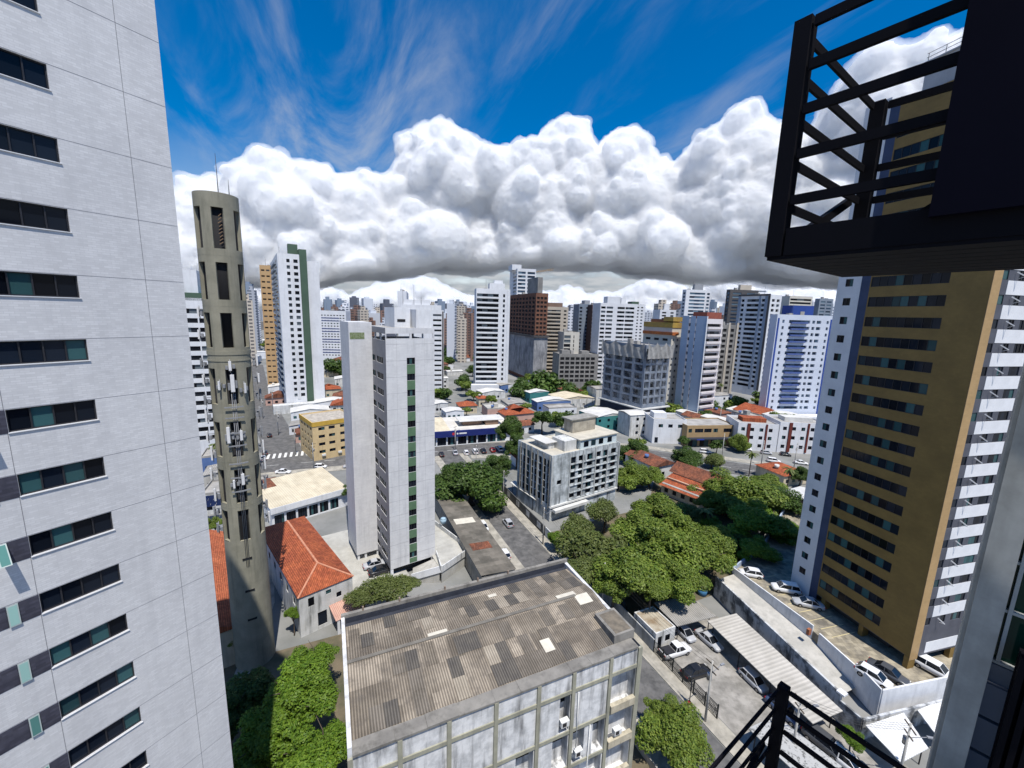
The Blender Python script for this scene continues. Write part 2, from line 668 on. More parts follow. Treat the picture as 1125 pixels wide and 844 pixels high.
def corner(pL, pC, pR, yref, dist, a_deg, default=14.0):
    """footprint of a block seen on its corner: the three upright edges at these photo columns, the near one dist away"""
    a = radians(a_deg)
    aC = azi(pC, yref)
    C = (dist * sin(aC), dist * cos(aC))

    def reach(px, h):
        q = azi(px, yref)
        d, X = (sin(q), cos(q)), (sin(h), cos(h))
        return -(C[0] * d[1] - C[1] * d[0]) / (X[0] * d[1] - X[1] * d[0])

    W = abs(reach(pR, a))
    D = abs(reach(pL, a - pi / 2)) if pL < pC else default
    return C, pi / 2 - a, W, D


def zat(dist, px, py):
    return CAM_H + dist * tanel(px, py)
# ================================================================== the ground
def sheet(name, pts, z, mat):
    mb = MB()
    mb.face([(x, y, z) for x, y in pts])
    return struct(mb.build(name, mat))


ground_mat = M('city_ground', (0.27, 0.268, 0.26), (0.15, 0.155, 0.145), 0.05, 0.95, detail=9)
g = MB()
n_ = 64
g.face([(9000 * cos(2 * pi * i / n_), 9000 * sin(2 * pi * i / n_), 0) for i in range(n_)])
struct(g.build('ground', ground_mat))


def strip(name, line, w, z, mat, frame=UV):
    """a road along a polyline"""
    pts = [Vector(frame(*p)) for p in line]
    mb = MB()
    lf, rt = [], []
    for i, p in enumerate(pts):
        d = (pts[min(i + 1, len(pts) - 1)] - pts[max(i - 1, 0)]).normalized()
        nrm = Vector((-d.y, d.x))
        lf.append(p + nrm * w / 2)
        rt.append(p - nrm * w / 2)
    for i in range(len(pts) - 1):
        mb.face([(*rt[i], z), (*rt[i + 1], z), (*lf[i + 1], z), (*lf[i], z)])
    return struct(mb.build(name, mat))


def raised(name, line, w, z0, z1, mat, frame=UV):
    """a kerbed pavement along a polyline"""
    pts = [Vector(frame(*p)) for p in line]
    mb = MB()
    L_, R2 = [], []
    for i, p in enumerate(pts):
        d = (pts[min(i + 1, len(pts) - 1)] - pts[max(i - 1, 0)]).normalized()
        nrm = Vector((-d.y, d.x))
        L_.append(p + nrm * w / 2)
        R2.append(p - nrm * w / 2)
    for i in range(len(pts) - 1):
        j = i + 1
        mb.face([(*R2[i], z1), (*R2[j], z1), (*L_[j], z1), (*L_[i], z1)])
        mb.face([(*L_[i], z1), (*L_[j], z1), (*L_[j], z0), (*L_[i], z0)])
        mb.face([(*R2[j], z1), (*R2[i], z1), (*R2[i], z0), (*R2[j], z0)])
    return struct(mb.build(name, mat))


AVENUE = [(-90, 151), (-10, 147), (50, 142), (78, 134), (106, 116), (138, 82), (200, 20)]
strip('avenue', AVENUE, 13, 0.012, asphalt)
strip('street', [(38.2, 8), (38.2, 136.5)], 7.0, 0.016, asphalt)
strip('side_road', [(-14.5, 152), (-24, 200), (-37, 262), (-60, 420)], 12, 0.008, asphalt)
raised('pavement', [(43, 8), (43, 138)], 2.4, 0, 0.13, paving)
raised('pavement', [(33.3, 8), (33.3, 138)], 2.6, 0, 0.13, paving)
raised('pavement', [(-90, 161), (-24, 157)], 4, 0, 0.13, paving)
raised('pavement', [(-5, 157), (50, 151), (82, 142)], 4, 0, 0.13, paving)
raised('pavement', [(-90, 142.5), (-10, 138.5), (30, 135.5)], 4, 0, 0.13, paving)
raised('pavement', [(45, 133.5), (74, 126), (99, 110)], 3.5, 0, 0.13, paving)
raised('pavement', [(86, 140.5), (112.5, 123), (146, 88)], 4, 0, 0.13, paving)
sheet('parking_yard', [UV(*p) for p in ((44.4, 15), (60, 15), (60, 47), (44.4, 47))], 0.010, yard)
sheet('parking_yard', [UV(*p) for p in ((36, 150.5), (66, 146), (66, 155), (36, 157))], 0.014, yard)
sheet('garden_soil', [UV(*p) for p in ((44.6, 47.2), (92, 47.2), (100, 100), (78, 80), (46, 78))], 0.012, soil)
sheet('garden_soil', [UV(*p) for p in ((-22, 8), (32, 8), (32, 63), (-22, 63))], 0.010, soil)
z_ = MB()
for k in range(9):
    a = [UV(-21 + k * 1.75 + q, 154.5 + w) for q, w in ((0, 0), (0.8, 0), (0.8, 5), (0, 5))]
    z_.face([(x, y, 0.022) for x, y in a])
struct(z_.build('zebra_crossing', paint_white))
ln_ = MB()
for line, off in ((AVENUE[:6], 0.0),):
    P = [Vector(UV(*p)) for p in line]
    for i in range(len(P) - 1):
        d = P[i + 1] - P[i]
        L = d.length
        d.normalize()
        nn = Vector((-d.y, d.x)) * 0.09
        for k in range(int(L / 7)):
            a = P[i] + d * (k * 7)
            b = a + d * 3.5
            ln_.face([(*(a - nn), 0.02), (*(b - nn), 0.02), (*(b + nn), 0.02), (*(a + nn), 0.02)])
struct(ln_.build('lane_markings', paint_white))

# ================================================================== the building we look out of
OWN_AZ = radians(140)
ow = thing('apartment_block', 'concrete corner pillar and green glazed wall of the building the photo is taken from', 'building',
           (2.5 * sin(radians(50)), 2.5 * cos(radians(50)), CAM_H), pi / 2 - OWN_AZ)
# local x runs towards the camera's right, local y runs into the building, z is measured from the eye
own_conc = M('pillar_concrete', (0.46, 0.46, 0.43), (0.28, 0.28, 0.26), 3.5, 0.9, streak=((0.15, 0.15, 0.135), 0.9))
mb = MB()
mb.box(0.075, 0.16, 0.0, 0.30, -48, 7)
mb.box(0.063, 0.075, 0.02, 0.30, -48, 7)
mb.build('pillar', own_conc, ow)
mb = MB()
mb.box(0.16, 3.2, 0.10, 0.34, -48, -1.42)
mb.box(0.16, 3.2, 0.10, 0.34, 1.1, 7)
mb.build('wall', M('panel_wall', (0.20, 0.22, 0.26), (0.15, 0.17, 0.20), 1.5, 0.7), ow)
mb = MB()
for k in range(60):
    z = -1.50 - 0.17 * k
    mb.box(0.16, 3.2, 0.07, 0.10, z - 0.155, z)
mb.build('cladding', M('grey_cladding', (0.17, 0.19, 0.23), (0.13, 0.145, 0.18), 1.5, 0.6), ow)
mb = MB()
mb.face([(0.165, 0.13, -1.42), (3.2, 0.13, -1.42), (3.2, 0.13, 1.1), (0.165, 0.13, 1.1)])
green_glass = glass_mat('green_glass', (0.005, 0.03, 0.02), (0.008, 0.05, 0.033), (0.01, 0.06, 0.04), 0.2)
wf = mb.build('window', green_glass, ow)
mb = MB()
for z in (-1.41, -1.17, -0.95):
    mb.box(0.165, 3.2, 0.105, 0.128, z - 0.006, z + 0.006)
for x in (0.175, 0.32):
    mb.box(x, x + 0.012, 0.10, 0.128, -1.4, 1.0)
mb.build('frame', M('pale_metal', (0.45, 0.47, 0.46), None, 3, 0.5), wf)
mb = MB()
for k in range(14):
    x = 0.225 + k * 0.03
    mb.box(x, x + 0.018, -0.02 - 0.002 * k, 0.03, -4.5, -1.28)
mb.box(0.222, 0.70, 0.032, 0.06, -4.5, -1.28)
mb.build('louvre', black_steel, ow)
mb = MB()
mb.box(0.42, 3.2, 0.34, 10, -51, 7)
mb.build('core', M('inner_wall', (0.2, 0.2, 0.2)), ow)

# black steel cages for the air conditioners, one per storey
CK = 0.59
cg_az = radians(144)
cP = (1.53345898 * CK, 2.57846923 * CK)


def cage(zf, label):
    r = thing('steel_cage', label, 'metal cage', (*cP, CAM_H + zf), pi / 2 - cg_az, 'black steel cages on the wall')
    w, dpt, h = 1.6, 0.815, 0.735
    p = 0.05
    for x, y in ((0, 0), (0, dpt)):
        mb = MB()
        mb.box(x - p / 2 + 0.02, x + p / 2 + 0.02, y - p / 2, y + p / 2, 0.0, h)
        mb.build('post', black_steel, r)
    zs = (0.045, 0.18, 0.325, 0.46, 0.59, h - 0.02)
    for z in zs:
        t = 0.09 if z == zs[0] else (0.029 if zf > 0 else 0.024)
        mb = MB()
        mb.box(0.052, w, -0.02, -0.004, z - t / 2, z + t / 2)
        mb.build('rail', black_steel, r)
        mb = MB()
        mb.box(0.002, 0.012, 0.032, dpt - 0.032, z - t / 2, z + t / 2)
        mb.build('rail', black_steel, r)
        mb = MB()
        mb.box(0.052, w, dpt - 0.006, dpt + 0.008, z - t / 2, z + t / 2)
        mb.build('rail', black_steel, r)
    mb = MB()
    mb.bar((0.05, dpt + 0.035, 0.12), (0.85, dpt + 0.035, 0.70), 0.03, 0.036)
    mb.build('brace', black_steel, r)
    mb = MB()
    mb.bar((-0.025, 0.2, 0.07), (-0.025, dpt - 0.03, 0.33), 0.02, 0.036)
    mb.build('brace', black_steel, r)
    for k in range(8 if zf > 0 else 0):
        mb = MB()
        y = 0.03 + k * 0.0985
        mb.box(0.0, w, y - 0.046, y + 0.046, -0.012, 0.0)
        mb.build('slat', black_steel, r)
    mb = MB()
    mb.box(0.405, w, -0.045, -0.022, 0.065, 1.9 if zf > 0 else 0.72)
    mb.build('panel', M('navy_panel', (0.003, 0.003, 0.009), (0.002, 0.002, 0.007), 1, 0.7, spec=0.06), r)
    return r


cage(0.226, 'black steel cage with slatted floor jutting out overhead at the top right')
cage(-2.745, 'black steel cage with open rails below us at the bottom right')

# ================================================================== left tower
aL = radians(29.7)
lt_c = (29 * sin(radians(-38.36)), 29 * cos(radians(-38.36)))
# local x = along the facade away from us; its far end is the corner
LW = 21.0
lt_o = (lt_c[0] - LW * sin(aL), lt_c[1] - LW * cos(aL))
FHL = 2.888
LT_H = 73.0
hf = []
tops = [CAM_H + 4.03 - FHL * k for k in range(-10, 17)]
for k, zt in enumerate(tops):
    if zt < 3 or zt > LT_H - 1.5:
        continue
    hf.append((LW - 6.88, LW - 4.10, zt - 0.99, zt, 4))
    hf.append((LW - 7.86, LW - 7.52, zt - 1.02, zt - 0.02, 1))
    hf.append((LW - 12.2, LW - 9.4, zt - 0.99, zt, 4))
lt = building('apartment_tower', 'tall white tiled tower filling the left side with dark ribbon windows', 'apartment tower', lt_o, pi / 2 - aL, LW, 15, LT_H,
              white_tile, {'F': hf}, z0=0, dep=0.16, panes=4, most=100)
groove = MB()
for zt in tops:
    if 2 < zt < LT_H:
        groove.box(0, LW + 0.004, -0.004, 0.0, zt + 0.02, zt + 0.036)
        groove.box(LW, LW + 0.004, 0.0, 15, zt + 0.02, zt + 0.036)
for s in (1.63, 6.92, 14):
    groove.box(LW - s - 0.008, LW - s + 0.008, -0.005, -0.001, 0, LT_H + 0.6)
groove.build('panel_joints', M('joint', (0.17, 0.17, 0.19)), lt)
dark_brick = M('dark_tile', (0.075, 0.075, 0.10), (0.05, 0.05, 0.072), 2, 0.5, brick=(0.3, 0.1, 1.7, 0.3, 'wall'))
sill = MB()
sill.box(-1.42, 1.42, -0.05, 0.02, -0.035, 0.0)
sill_me = sill.mesh('sill', white_paint)
band = MB()
band.box(0, 0.62, -0.012, 0.0, 0, 1.02)
band_me = band.mesh('tile_panel', dark_brick)
band2 = MB()
band2.box(0, 1.54, -0.012, 0.0, 0, 1.02)
band2_me = band2.mesh('tile_panel', dark_brick)
sash = MB()
sash.box(0, 0.34, -0.02, 0.0, -1.0, 0.0, 0)
sash.box(0.04, 0.30, -0.024, -0.021, -0.95, -0.05, 1)
sash_me = sash.mesh('awning_sash', [M('pale_frame', (0.45, 0.52, 0.50)), glass_mat('teal_sash', (0.08, 0.20, 0.18), (0.12, 0.26, 0.24), (0.2, 0.33, 0.3), 0.3)])
for k, zt in enumerate(tops):
    if zt < 3 or zt > LT_H - 1.5:
        continue
    link('sill', sill_me, lt, (LW - 5.49, 0, zt - 0.99))
    link('tile_panel', band_me, lt, (LW - 7.515, 0, zt - 1.02))
    link('tile_panel', band2_me, lt, (LW - 9.405, 0, zt - 1.02))
    o = link('sash', sash_me, lt, (LW - 7.86, -0.02, zt - 0.02))
    o.rotation_euler = (radians(-random.choice((2, 2, 3, 5, 34))), 0, 0)
# a taller volume of the same block behind, carrying the tanks
# ================================================================== telecom tower
td = 64.2
ta = radians(-34.85)
tt = thing('telecom_tower', 'round khaki concrete telecom tower with tall slots and ringed with antennas', 'tower', (td * sin(ta), td * cos(ta), 0), -ta)
NS = 48


def tr_(z):
    return 2.52 - 0.2 * min(z, 45) / 45.0


slotz = [(57.7, 62.4), (51.7, 56.1), (45.8, 50.1), (38.6, 43.2), (31.6, 36.3), (25.2, 29.9), (19.8, 24.2)]
levels = sorted({0.0, 4, 8, 12, 16, 63.6, 64.1, 44.4, *[q for p in slotz for q in p]})
shell = MB()
slot_idx = {}
centers = [0 + k * (NS // 6) for k in range(6)]


base_ang = -pi / 2 + 2 * pi / NS * 0.0
ang = lambda i: base_ang + 2 * pi * (i - 0.0) / NS
for j in range(len(levels) - 1):
    a, b = levels[j], levels[j + 1]
    for i in range(NS):
        m_ = (a + b) / 2
        sl = any(((i - c) % NS) in (0, 1, NS - 1, NS - 2) for c in centers) and any(p < m_ < q for p, q in slotz)
        t0, t1 = ang(i), ang(i + 1)
        if sl:
            continue
        r0, r1 = tr_(a), tr_(b)
        shell.face([(r0 * cos(t0), r0 * sin(t0), a), (r0 * cos(t1), r0 * sin(t1), a), (r1 * cos(t1), r1 * sin(t1), b), (r1 * cos(t0), r1 * sin(t0), b)], 0, False)
for p, q in slotz:
    for c in centers:
        t0, t1 = ang(c - 2), ang(c + 2)
        ro, ri = tr_((p + q) / 2), tr_((p + q) / 2) - 0.38
        for t, fl in ((t0, 0), (t1, 1)):
            pts = [(ro * cos(t), ro * sin(t), p), (ri * cos(t), ri * sin(t), p), (ri * cos(t), ri * sin(t), q), (ro * cos(t), ro * sin(t), q)]
            shell.face(pts if not fl else pts[::-1], 0)
        for z, fl in ((p, 0), (q, 1)):
            pts = [(ro * cos(t0), ro * sin(t0), z), (ro * cos(t1), ro * sin(t1), z), (ri * cos(t1), ri * sin(t1), z), (ri * cos(t0), ri * sin(t0), z)]
            shell.face(pts if not fl else pts[::-1], 0)
R_in = tr_(60) - 0.38
shell.face([(tr_(64.1) * cos(ang(i)), tr_(64.1) * sin(ang(i)), 64.1) for i in range(NS)])
shell.build('shell', khaki, tt)
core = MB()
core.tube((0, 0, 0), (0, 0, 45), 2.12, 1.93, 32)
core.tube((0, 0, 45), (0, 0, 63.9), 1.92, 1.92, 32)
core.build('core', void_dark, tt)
ringm = MB()
for z, hh in ((44.9, 0.5), (44.1, 0.18), (50.9, 0.05), (56.9, 0.05), (37.6, 0.05), (31.0, 0.05), (24.7, 0.05)):
    for i in range(NS):
        t0, t1 = ang(i), ang(i + 1)
        r = tr_(z) + (0.06 if hh > 0.06 else 0.012)
        q0, q1 = (cos(t0), sin(t0)), (cos(t1), sin(t1))
        ringm.face([(r * q0[0], r * q0[1], z), (r * q1[0], r * q1[1], z), (r * q1[0], r * q1[1], z + hh), (r * q0[0], r * q0[1], z + hh)])
        rr = r - 0.08
        ringm.face([(r * q0[0], r * q0[1], z + hh), (r * q1[0], r * q1[1], z + hh), (rr * q1[0], rr * q1[1], z + hh), (rr * q0[0], rr * q0[1], z + hh)])
ringm.build('ring_bands', khaki, tt)
for x, y, h in ((0.3, 0.5, 5.0), (1.4, 0.3, 2.2)):
    mb = MB()
    mb.tube((x, y, 64.1), (x, y, 64.1 + h), 0.06, 0.02, 6)
    mb.build('mast', dark_frame, tt)
# timber stored in the topmost slot facing us
mb = MB()
for k in range(9):
    mb.bar((-0.02 + 0.05 * (k % 3), -2.30, 58.2 + 0.4 * k), (0.36, -2.28, 58.5 + 0.4 * k), 0.05, 0.07)
mb.build('brown_louvre', M('brown_slats', (0.27, 0.17, 0.09), (0.19, 0.12, 0.07), 3), tt)
antm = M('antenna_white', (0.74, 0.74, 0.75), (0.66, 0.66, 0.67), 2, 0.5)
antg = M('antenna_grey', (0.26, 0.27, 0.29), None, 2, 0.5)


def antenna(t, z, h=1.6, w=0.34, off=0.75, m=antm):
    r = tr_(z) + off
    mb = MB()
    mb.box(-w / 2, w / 2, -0.09, 0.09, 0, h)
    mb.box(-w / 2 + 0.02, w / 2 - 0.02, -0.10, -0.088, 0.04, h - 0.04)
    o = mb.build('antenna', m, tt, (r * cos(t), r * sin(t), z), t + pi / 2)
    br = MB()
    br.bar((-0.12, 0.09, h * 0.25), (-0.12, off + 0.12, h * 0.25), 0.07, 0.07)
    br.bar((0.12, 0.09, h * 0.75), (0.12, off + 0.12, h * 0.75), 0.07, 0.07)
    br.tube((0, 0.15, -0.25), (0, 0.15, h + 0.2), 0.045, 0.045, 6)
    br.build('bracket', antg, o)
    mb = MB()
    mb.box(-0.5, -0.22, 0.25, 0.5, h * 0.1, h * 0.5)
    mb.box(0.24, 0.52, 0.25, 0.5, h * 0.2, h * 0.62)
    mb.build('radio_unit', antg, o)


front = -pi / 2
for dt, z, h, w in ((0.02, 40.3, 2.2, 0.42), (-0.02, 43.0, 1.2, 0.3), (0.18, 33.9, 1.3, 0.3), (-0.30, 33.7, 2.1, 0.34), (0.1, 27.9, 1.5, 0.34), (-0.25, 27.6, 1.1, 0.22), (0.5, 40.0, 1.3, 0.2), (-0.5, 40.6, 1.1, 0.2)):
    antenna(front + dt, z, h, w, 0.45, antm)
for z in (52, 49.5, 46.8, 43.2, 41.0, 38.5, 36.2, 33.5, 31, 28.5, 25.5, 23, 21):
    for sgn in (-1, 1):
        if (sgn > 0 and z > 46) or (sgn < 0 and z > 50):
            continue
        antenna(front + sgn * random.uniform(1.35, 1.75), z, random.uniform(1.1, 1.9), 0.24, random.uniform(0.45, 0.8), random.choice((antm, antg, antm)))
for z in (38.3, 36.9, 34.9, 33.2, 30.8, 28.9, 27.0):
    mb = MB()
    rr = tr_(z)
    pr = None
    for k in range(7):
        t = front + (k - 3) * 0.13
        p = ((rr + 0.3) * cos(t), (rr + 0.3) * sin(t), z)
        if pr:
            mb.bar(pr, p, 0.10, 0.16)
        pr = p
    mb.build('antenna_ring', antg, tt)
mb = MB()
for k, x in enumerate((-0.12, 0.05, 0.2)):
    mb.tube((x, -tr_(20) - 0.08, 16), (x * 1.2, -tr_(40) - 0.05, 40), 0.035, 0.035, 5)
mb.build('cable_ladder', antg, tt)
mb = MB()
for z in (17.0, 12.2, 7.8):
    mb.box(-0.55, 0.55, -tr_(z) - 0.03, -tr_(z) + 0.3, z, z + 0.28)
mb.pieces('vent_slot', void_dark, tt)

# ================================================================== white slab tower in the middle distance
aW = radians(56)
wt_c = (-22.0, 70.6)
WW, WD, WH = 9.0, 11.0, 48.3
tops = [42.75 - 2.92 * k for k in range(14)]
hF, hL = [], []
for zt in tops:
    hF.append((3.72, 5.24, zt - 1.2, zt, 3))
    hL.append((WD - 10.4, WD - 6.4, zt - 1.15, zt, 4))
    hL.append((WD - 5.6, WD - 1.6, zt - 1.15, zt, 4))
hF += [(0.15, 4.3, 46.2, 47.05, 0), (4.7, 8.75, 46.2, 47.05, 0)]
hL += [(0.2, WD - 0.3, 45.8, 47.0, 0)]
wtw = building('apartment_tower', 'slim white tiled tower with a green window strip and a shaded side of ribbon windows', 'apartment tower', wt_c, pi / 2 - aW, WW, WD, WH - 0.3,
               grey_tile, {'F': hF, 'L': hL, 'K': [(0.5, WW - 0.5, 45.9, 47.0, 0)], 'R': [(0.5, WD - 0.5, 45.9, 47.0, 0)]}, z0=2.4, dep=0.14, par=0.05)
mb = MB()
for k in range(14):
    zt = tops[k] - 1.2
    zb = tops[k + 1] if k < 13 else 2.5
    mb.box(3.72, 5.24, -0.02, 0.0, zb + 0.02, zt - 0.02)
mb.pieces('green_panel', M('green_paint', (0.115, 0.20, 0.115), (0.09, 0.165, 0.095), 1, 0.6), wtw)
mb = MB()
for k in range(15):
    z = 45.2 - 2.92 * k
    mb.box(0.02, 3.70, -0.006, -0.001, z - 0.02, z + 0.02)
    mb.box(5.26, WW - 0.02, -0.006, -0.001, z - 0.02, z + 0.02)
for s_ in (1.9, 7.1):
    mb.box(s_ - 0.012, s_ + 0.012, -0.007, -0.0065, 2.5, 47)
mb.build('panel_joints', M('grey_joint', (0.36, 0.36, 0.37)), wtw)
mb = MB()
mb.box(0.3, WW - 0.3, 0.3, WD - 0.3, 45.0, 45.4)
mb.build('terrace_floor', pale_concrete, wtw)
mb = MB()
for x, y in ((4.5, 0.25), (0.25, 3.5), (0.25, 7), (8.7, 5)):
    mb.box(x - 0.15, x + 0.15, y - 0.05, y + 0.1, 45.4, 47.2)
mb.pieces('terrace_column', white_paint, wtw)
mb = MB()
mb.box(2.6, 5.5, 3.0, 9.0, WH - 0.3, 51.6)
mb.box(5.9, 8.85, 1.0, 8.0, WH - 0.3, 51.3)
mb.box(5.5, 5.9, 4.0, 8.0, WH - 0.3, 50.9)
mb.build('lift_house', white_paint, wtw)
mb = MB()
mb.box(3.1, 4.6, 2.96, 2.998, 49.0, 49.5)
mb.build('vent', void_dark, wtw)
mb = MB()  # skin over this side: white tile darkened to grey, its shade put into the colour
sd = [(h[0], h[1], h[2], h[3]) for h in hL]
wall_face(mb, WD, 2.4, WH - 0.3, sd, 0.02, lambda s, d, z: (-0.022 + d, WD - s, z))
mb.build('shade_toned_side', M('shade_grey_tile', (0.30, 0.295, 0.305), (0.25, 0.245, 0.255), 0.4, 0.6, brick=(0.9, 0.3, 0.93, 0.05, 'wall')), wtw)
mb = MB()   # left wing, standing back
mb.box(-4.2, -0.02, 8.4, 15.5, 2.2, WH + 0.4)
wing = mb.build('wing', grey_tile, wtw)
mb = MB()
mb.box(-4.0, -1.4, 8.37, 8.40, 45.6, 46.8)
mb.build('terrace_opening', M('terrace_plants', (0.12, 0.17, 0.05), (0.30, 0.33, 0.22), 3, 0.8), wing)
mb = MB()
for x in (-4.0, -2.6, -0.2):
    mb.box(x, x + 0.4, 8.6, 9.0, 0, 2.2)
for x, y in ((0.3, 0.3), (8.5, 0.3), (0.3, 10.5), (8.5, 10.5), (4.4, 5)):
    mb.box(x - 0.25, x + 0.25, y - 0.25, y + 0.25, 0.5, 2.4)
mb.pieces('support_column', white_paint, wtw)
mb = MB()
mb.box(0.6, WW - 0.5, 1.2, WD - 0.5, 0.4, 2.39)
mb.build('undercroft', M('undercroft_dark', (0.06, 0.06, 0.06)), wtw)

# its raised forecourts, white walled
fw = white_wall_dirty
r = thing('parking_deck', 'white walled concrete forecourt at the foot of the slim white tower', 'parking deck', (*wt_c, 0), pi / 2 - aW)
mb = MB()
mb.prism([(-9.5, -3.5), (1.2, -3.0), (3.2, -1.2), (3.2, 22), (-12, 22)], 0.0, 0.9)
mb.build('slab', M('forecourt', (0.46, 0.45, 0.41), (0.34, 0.33, 0.30), 0.4, 0.9), r)
mb = MB()
mb.bar((-9.7, -3.6, 1.1), (1.4, -3.1, 1.1), 0.2, 1.0)
mb.bar((-9.7, -3.6, 1.3), (-12.2, 22, 1.3), 0.2, 1.4)
mb.build('parapet', fw, r)
r = thing('parking_deck', 'upper terrace with stained white walls to the right of the slim white tower', 'parking deck', (*wt_c, 0), pi / 2 - aW)
mb = MB()
mb.prism([(8.0, -5.5), (15.5, -2.5), (13.0, 16), (9.3, 14)], 0.0, 2.6)
mb.build('slab', MATS['forecourt'], r)
mb = MB()
for p, q in (((7.9, -5.6), (15.6, -2.6)), ((15.6, -2.6), (13.1, 16)), ((7.9, -5.6), (9.2, -0.2))):
    mb.bar((*p, 2.95), (*q, 2.95), 0.2, 1.3)
mb.build('parapet', fw, r)
mb = MB()
mb.face([(3.3, -2.6, 0.95), (7.7, -5.2, 2.5), (9.0, -1.0, 2.62), (4.5, 0.4, 1.0)])
mb.face([(3.3, -2.6, 0.95), (3.3, -2.6, 0.0), (7.7, -5.2, 0.0), (7.7, -5.2, 2.5)])
mb.build('ramp', pale_concrete, r)
mb = MB()
mb.bar((3.2, -2.75, 1.35), (7.7, -5.35, 2.9), 0.15, 1.3)
mb.build('ramp_wall', white_paint, r)

# ================================================================== old industrial block with the corrugated roof
U0, U1, V0, V1, OH = 0.0, 25.3, 25.25, 38.6, 21.0
ox, oy = UV(U0, V0)
ob = thing('industrial_building', 'weathered industrial block with a patched corrugated roof in the foreground', 'building', (ox, oy, 0), RG)
BW, BD = U1 - U0, V1 - V0
cx = [0.0, 3.45, 7.05, 10.85, 14.65, 18.05, 21.95, BW]
FZ = [OH - 1.75, OH - 5.85, OH - 9.7, OH - 13.6, OH - 17.5]     # tops of the floor beams
holes = []
sol = []
stucco = M('stained_stucco', (0.72, 0.72, 0.72), (0.47, 0.475, 0.48), 0.9, 0.9, streak=((0.11, 0.11, 0.11), 0.98), contrast=(0.38, 0.66))
for j in range(4):
    zt, zb = FZ[j] - 0.35, FZ[j + 1] + 0.0
    if j == 0:
        holes += [(cx[4] + 2.15, cx[5] - 0.25, zb, zt, 'n'), (cx[6] + 0.2, cx[7] - 0.35, zb, zt, 'b')]
    elif j == 1:
        holes += [(cx[3] + 1.9, cx[4] - 0.25, zb, zt, 'n'), (cx[4] + 1.6, cx[5] - 0.25, zb, zt, 'n'), (cx[5] + 0.25, cx[5] + 1.5, zb, zt, 'n'), (cx[5] + 2.4, cx[6] - 0.2, zb, zt, 'n'), (cx[6] + 0.2, cx[7] - 0.35, zb, zt, 'b')]
    else:
        holes += [(cx[i] + 0.3, cx[i + 1] - 0.3, zb + 0.9, zt, 'w') for i in range(1, 6)] + [(cx[6] + 0.2, cx[7] - 0.35, zb, zt, 'b')]
mb = MB()
tf = face_tf('F', BW, BD)
flat = [h[:4] for h in holes]
wall_face(mb, BW, 0, OH, flat, 0.9, tf)
for fc in 'RKL':
    wall_face(mb, BW if fc == 'K' else BD, 0, OH, [], 0.1, face_tf(fc, BW, BD))
for h in flat:      # the back of each recess: rendered wall below, opening above
    mb.face([(h[0], 0.9, h[2]), (h[1], 0.9, h[2]), (h[1], 0.9, h[3]), (h[0], 0.9, h[3])])
mb.build('wall', stucco, ob)
beam_m = M('old_beam', (0.36, 0.35, 0.27), (0.27, 0.265, 0.21), 0.8, 0.9, streak=((0.15, 0.145, 0.12), 0.6))
for c in cx:
    mb = MB()
    x0 = min(max(c - 0.17, -0.02), BW - 0.32)
    mb.box(x0, x0 + 0.34, -0.16, -0.001, 0, OH - 0.05)
    mb.build('column', beam_m, ob)
mb = MB()
mb.box(BW + 0.001, BW + 0.16, -0.16, 0.25, 0, OH - 0.05)
mb.build('column', beam_m, ob)
for z in FZ:
    mb = MB()
    for i in range(7):
        a, b = cx[i] + 0.175, cx[i + 1] - 0.175
        if i == 0:
            a += 0.15
        if i == 6:
            b -= 0.15
        mb.box(a, b, -0.10, -0.001, z - 0.35, z)
    mb.build('beam', beam_m, ob)
for h in holes:
    if h[4] in 'nw':
        me = win_mesh(h[1] - h[0], (h[3] - h[2]) * 0.4, 2, glass_dark, dark_frame)
        link('window', me, ob, (h[0], 0.82, h[3] - (h[3] - h[2]) * 0.42))
    else:
        mb = MB()
        mb.box(h[0] + 0.02, h[1] - 0.02, -0.32, 0.06, h[2], h[2] + 0.75)
        mb.build('balcony_parapet', M('crumbling_parapet', (0.56, 0.50, 0.38), (0.38, 0.34, 0.25), 1.2, 0.95, streak=((0.15, 0.13, 0.10), 0.9)), ob)
# air conditioners hanging in the openings
acm = M('appliance_white', (0.72, 0.72, 0.70), (0.6, 0.6, 0.58), 2, 0.5)
for x, z in ((cx[6] + 0.9, FZ[2] + 0.35), (cx[4] + 2.25, FZ[1] + 0.05), (cx[5] + 0.5, FZ[2] + 0.05)):
    mb = MB()
    mb.box(0, 0.8, 0, 0.45, 0, 0.55, 0)
    mb.box(0.1, 0.5, -0.012, -0.001, 0.08, 0.47, 1)
    mb.build('air_conditioner', [acm, dark_frame], ob, (x, -0.30, z + 0.75))
mb = MB()
mb.tube((cx[5] + 0.6, -0.12, OH - 8), (cx[5] + 0.55, -0.12, OH - 2.2), 0.05, 0.05, 6)
mb.tube((cx[5] + 1.9, -0.14, 4), (cx[5] + 2.0, -0.14, OH - 6.2), 0.05, 0.05, 6)
mb.build('drainpipe', acm, ob)
mb = MB()
mb.face([(0.3, 1.0, OH + 0.05), (BW - 0.3, 1.0, OH + 0.05), (BW - 0.3, BD * 0.55, OH + 0.75), (0.3, BD * 0.55, OH + 0.75)])
mb.face([(0.3, BD * 0.55, OH + 0.75), (BW - 0.3, BD * 0.55, OH + 0.75), (BW - 0.3, BD - 0.9, OH + 0.1), (0.3, BD - 0.9, OH + 0.1)])
fibre = M('fibre_cement_roof', (0.44, 0.375, 0.295), (0.25, 0.21, 0.165), 0.35, 0.95, brick=(1.15, 2.35, 1.0, 0.42, 'roof'), wave=(0.21, 'X', 0.06, 0.55), streak=((0.11, 0.095, 0.08), 0.7))
rf = mb.build('roof', fibre, ob)
mb = MB()
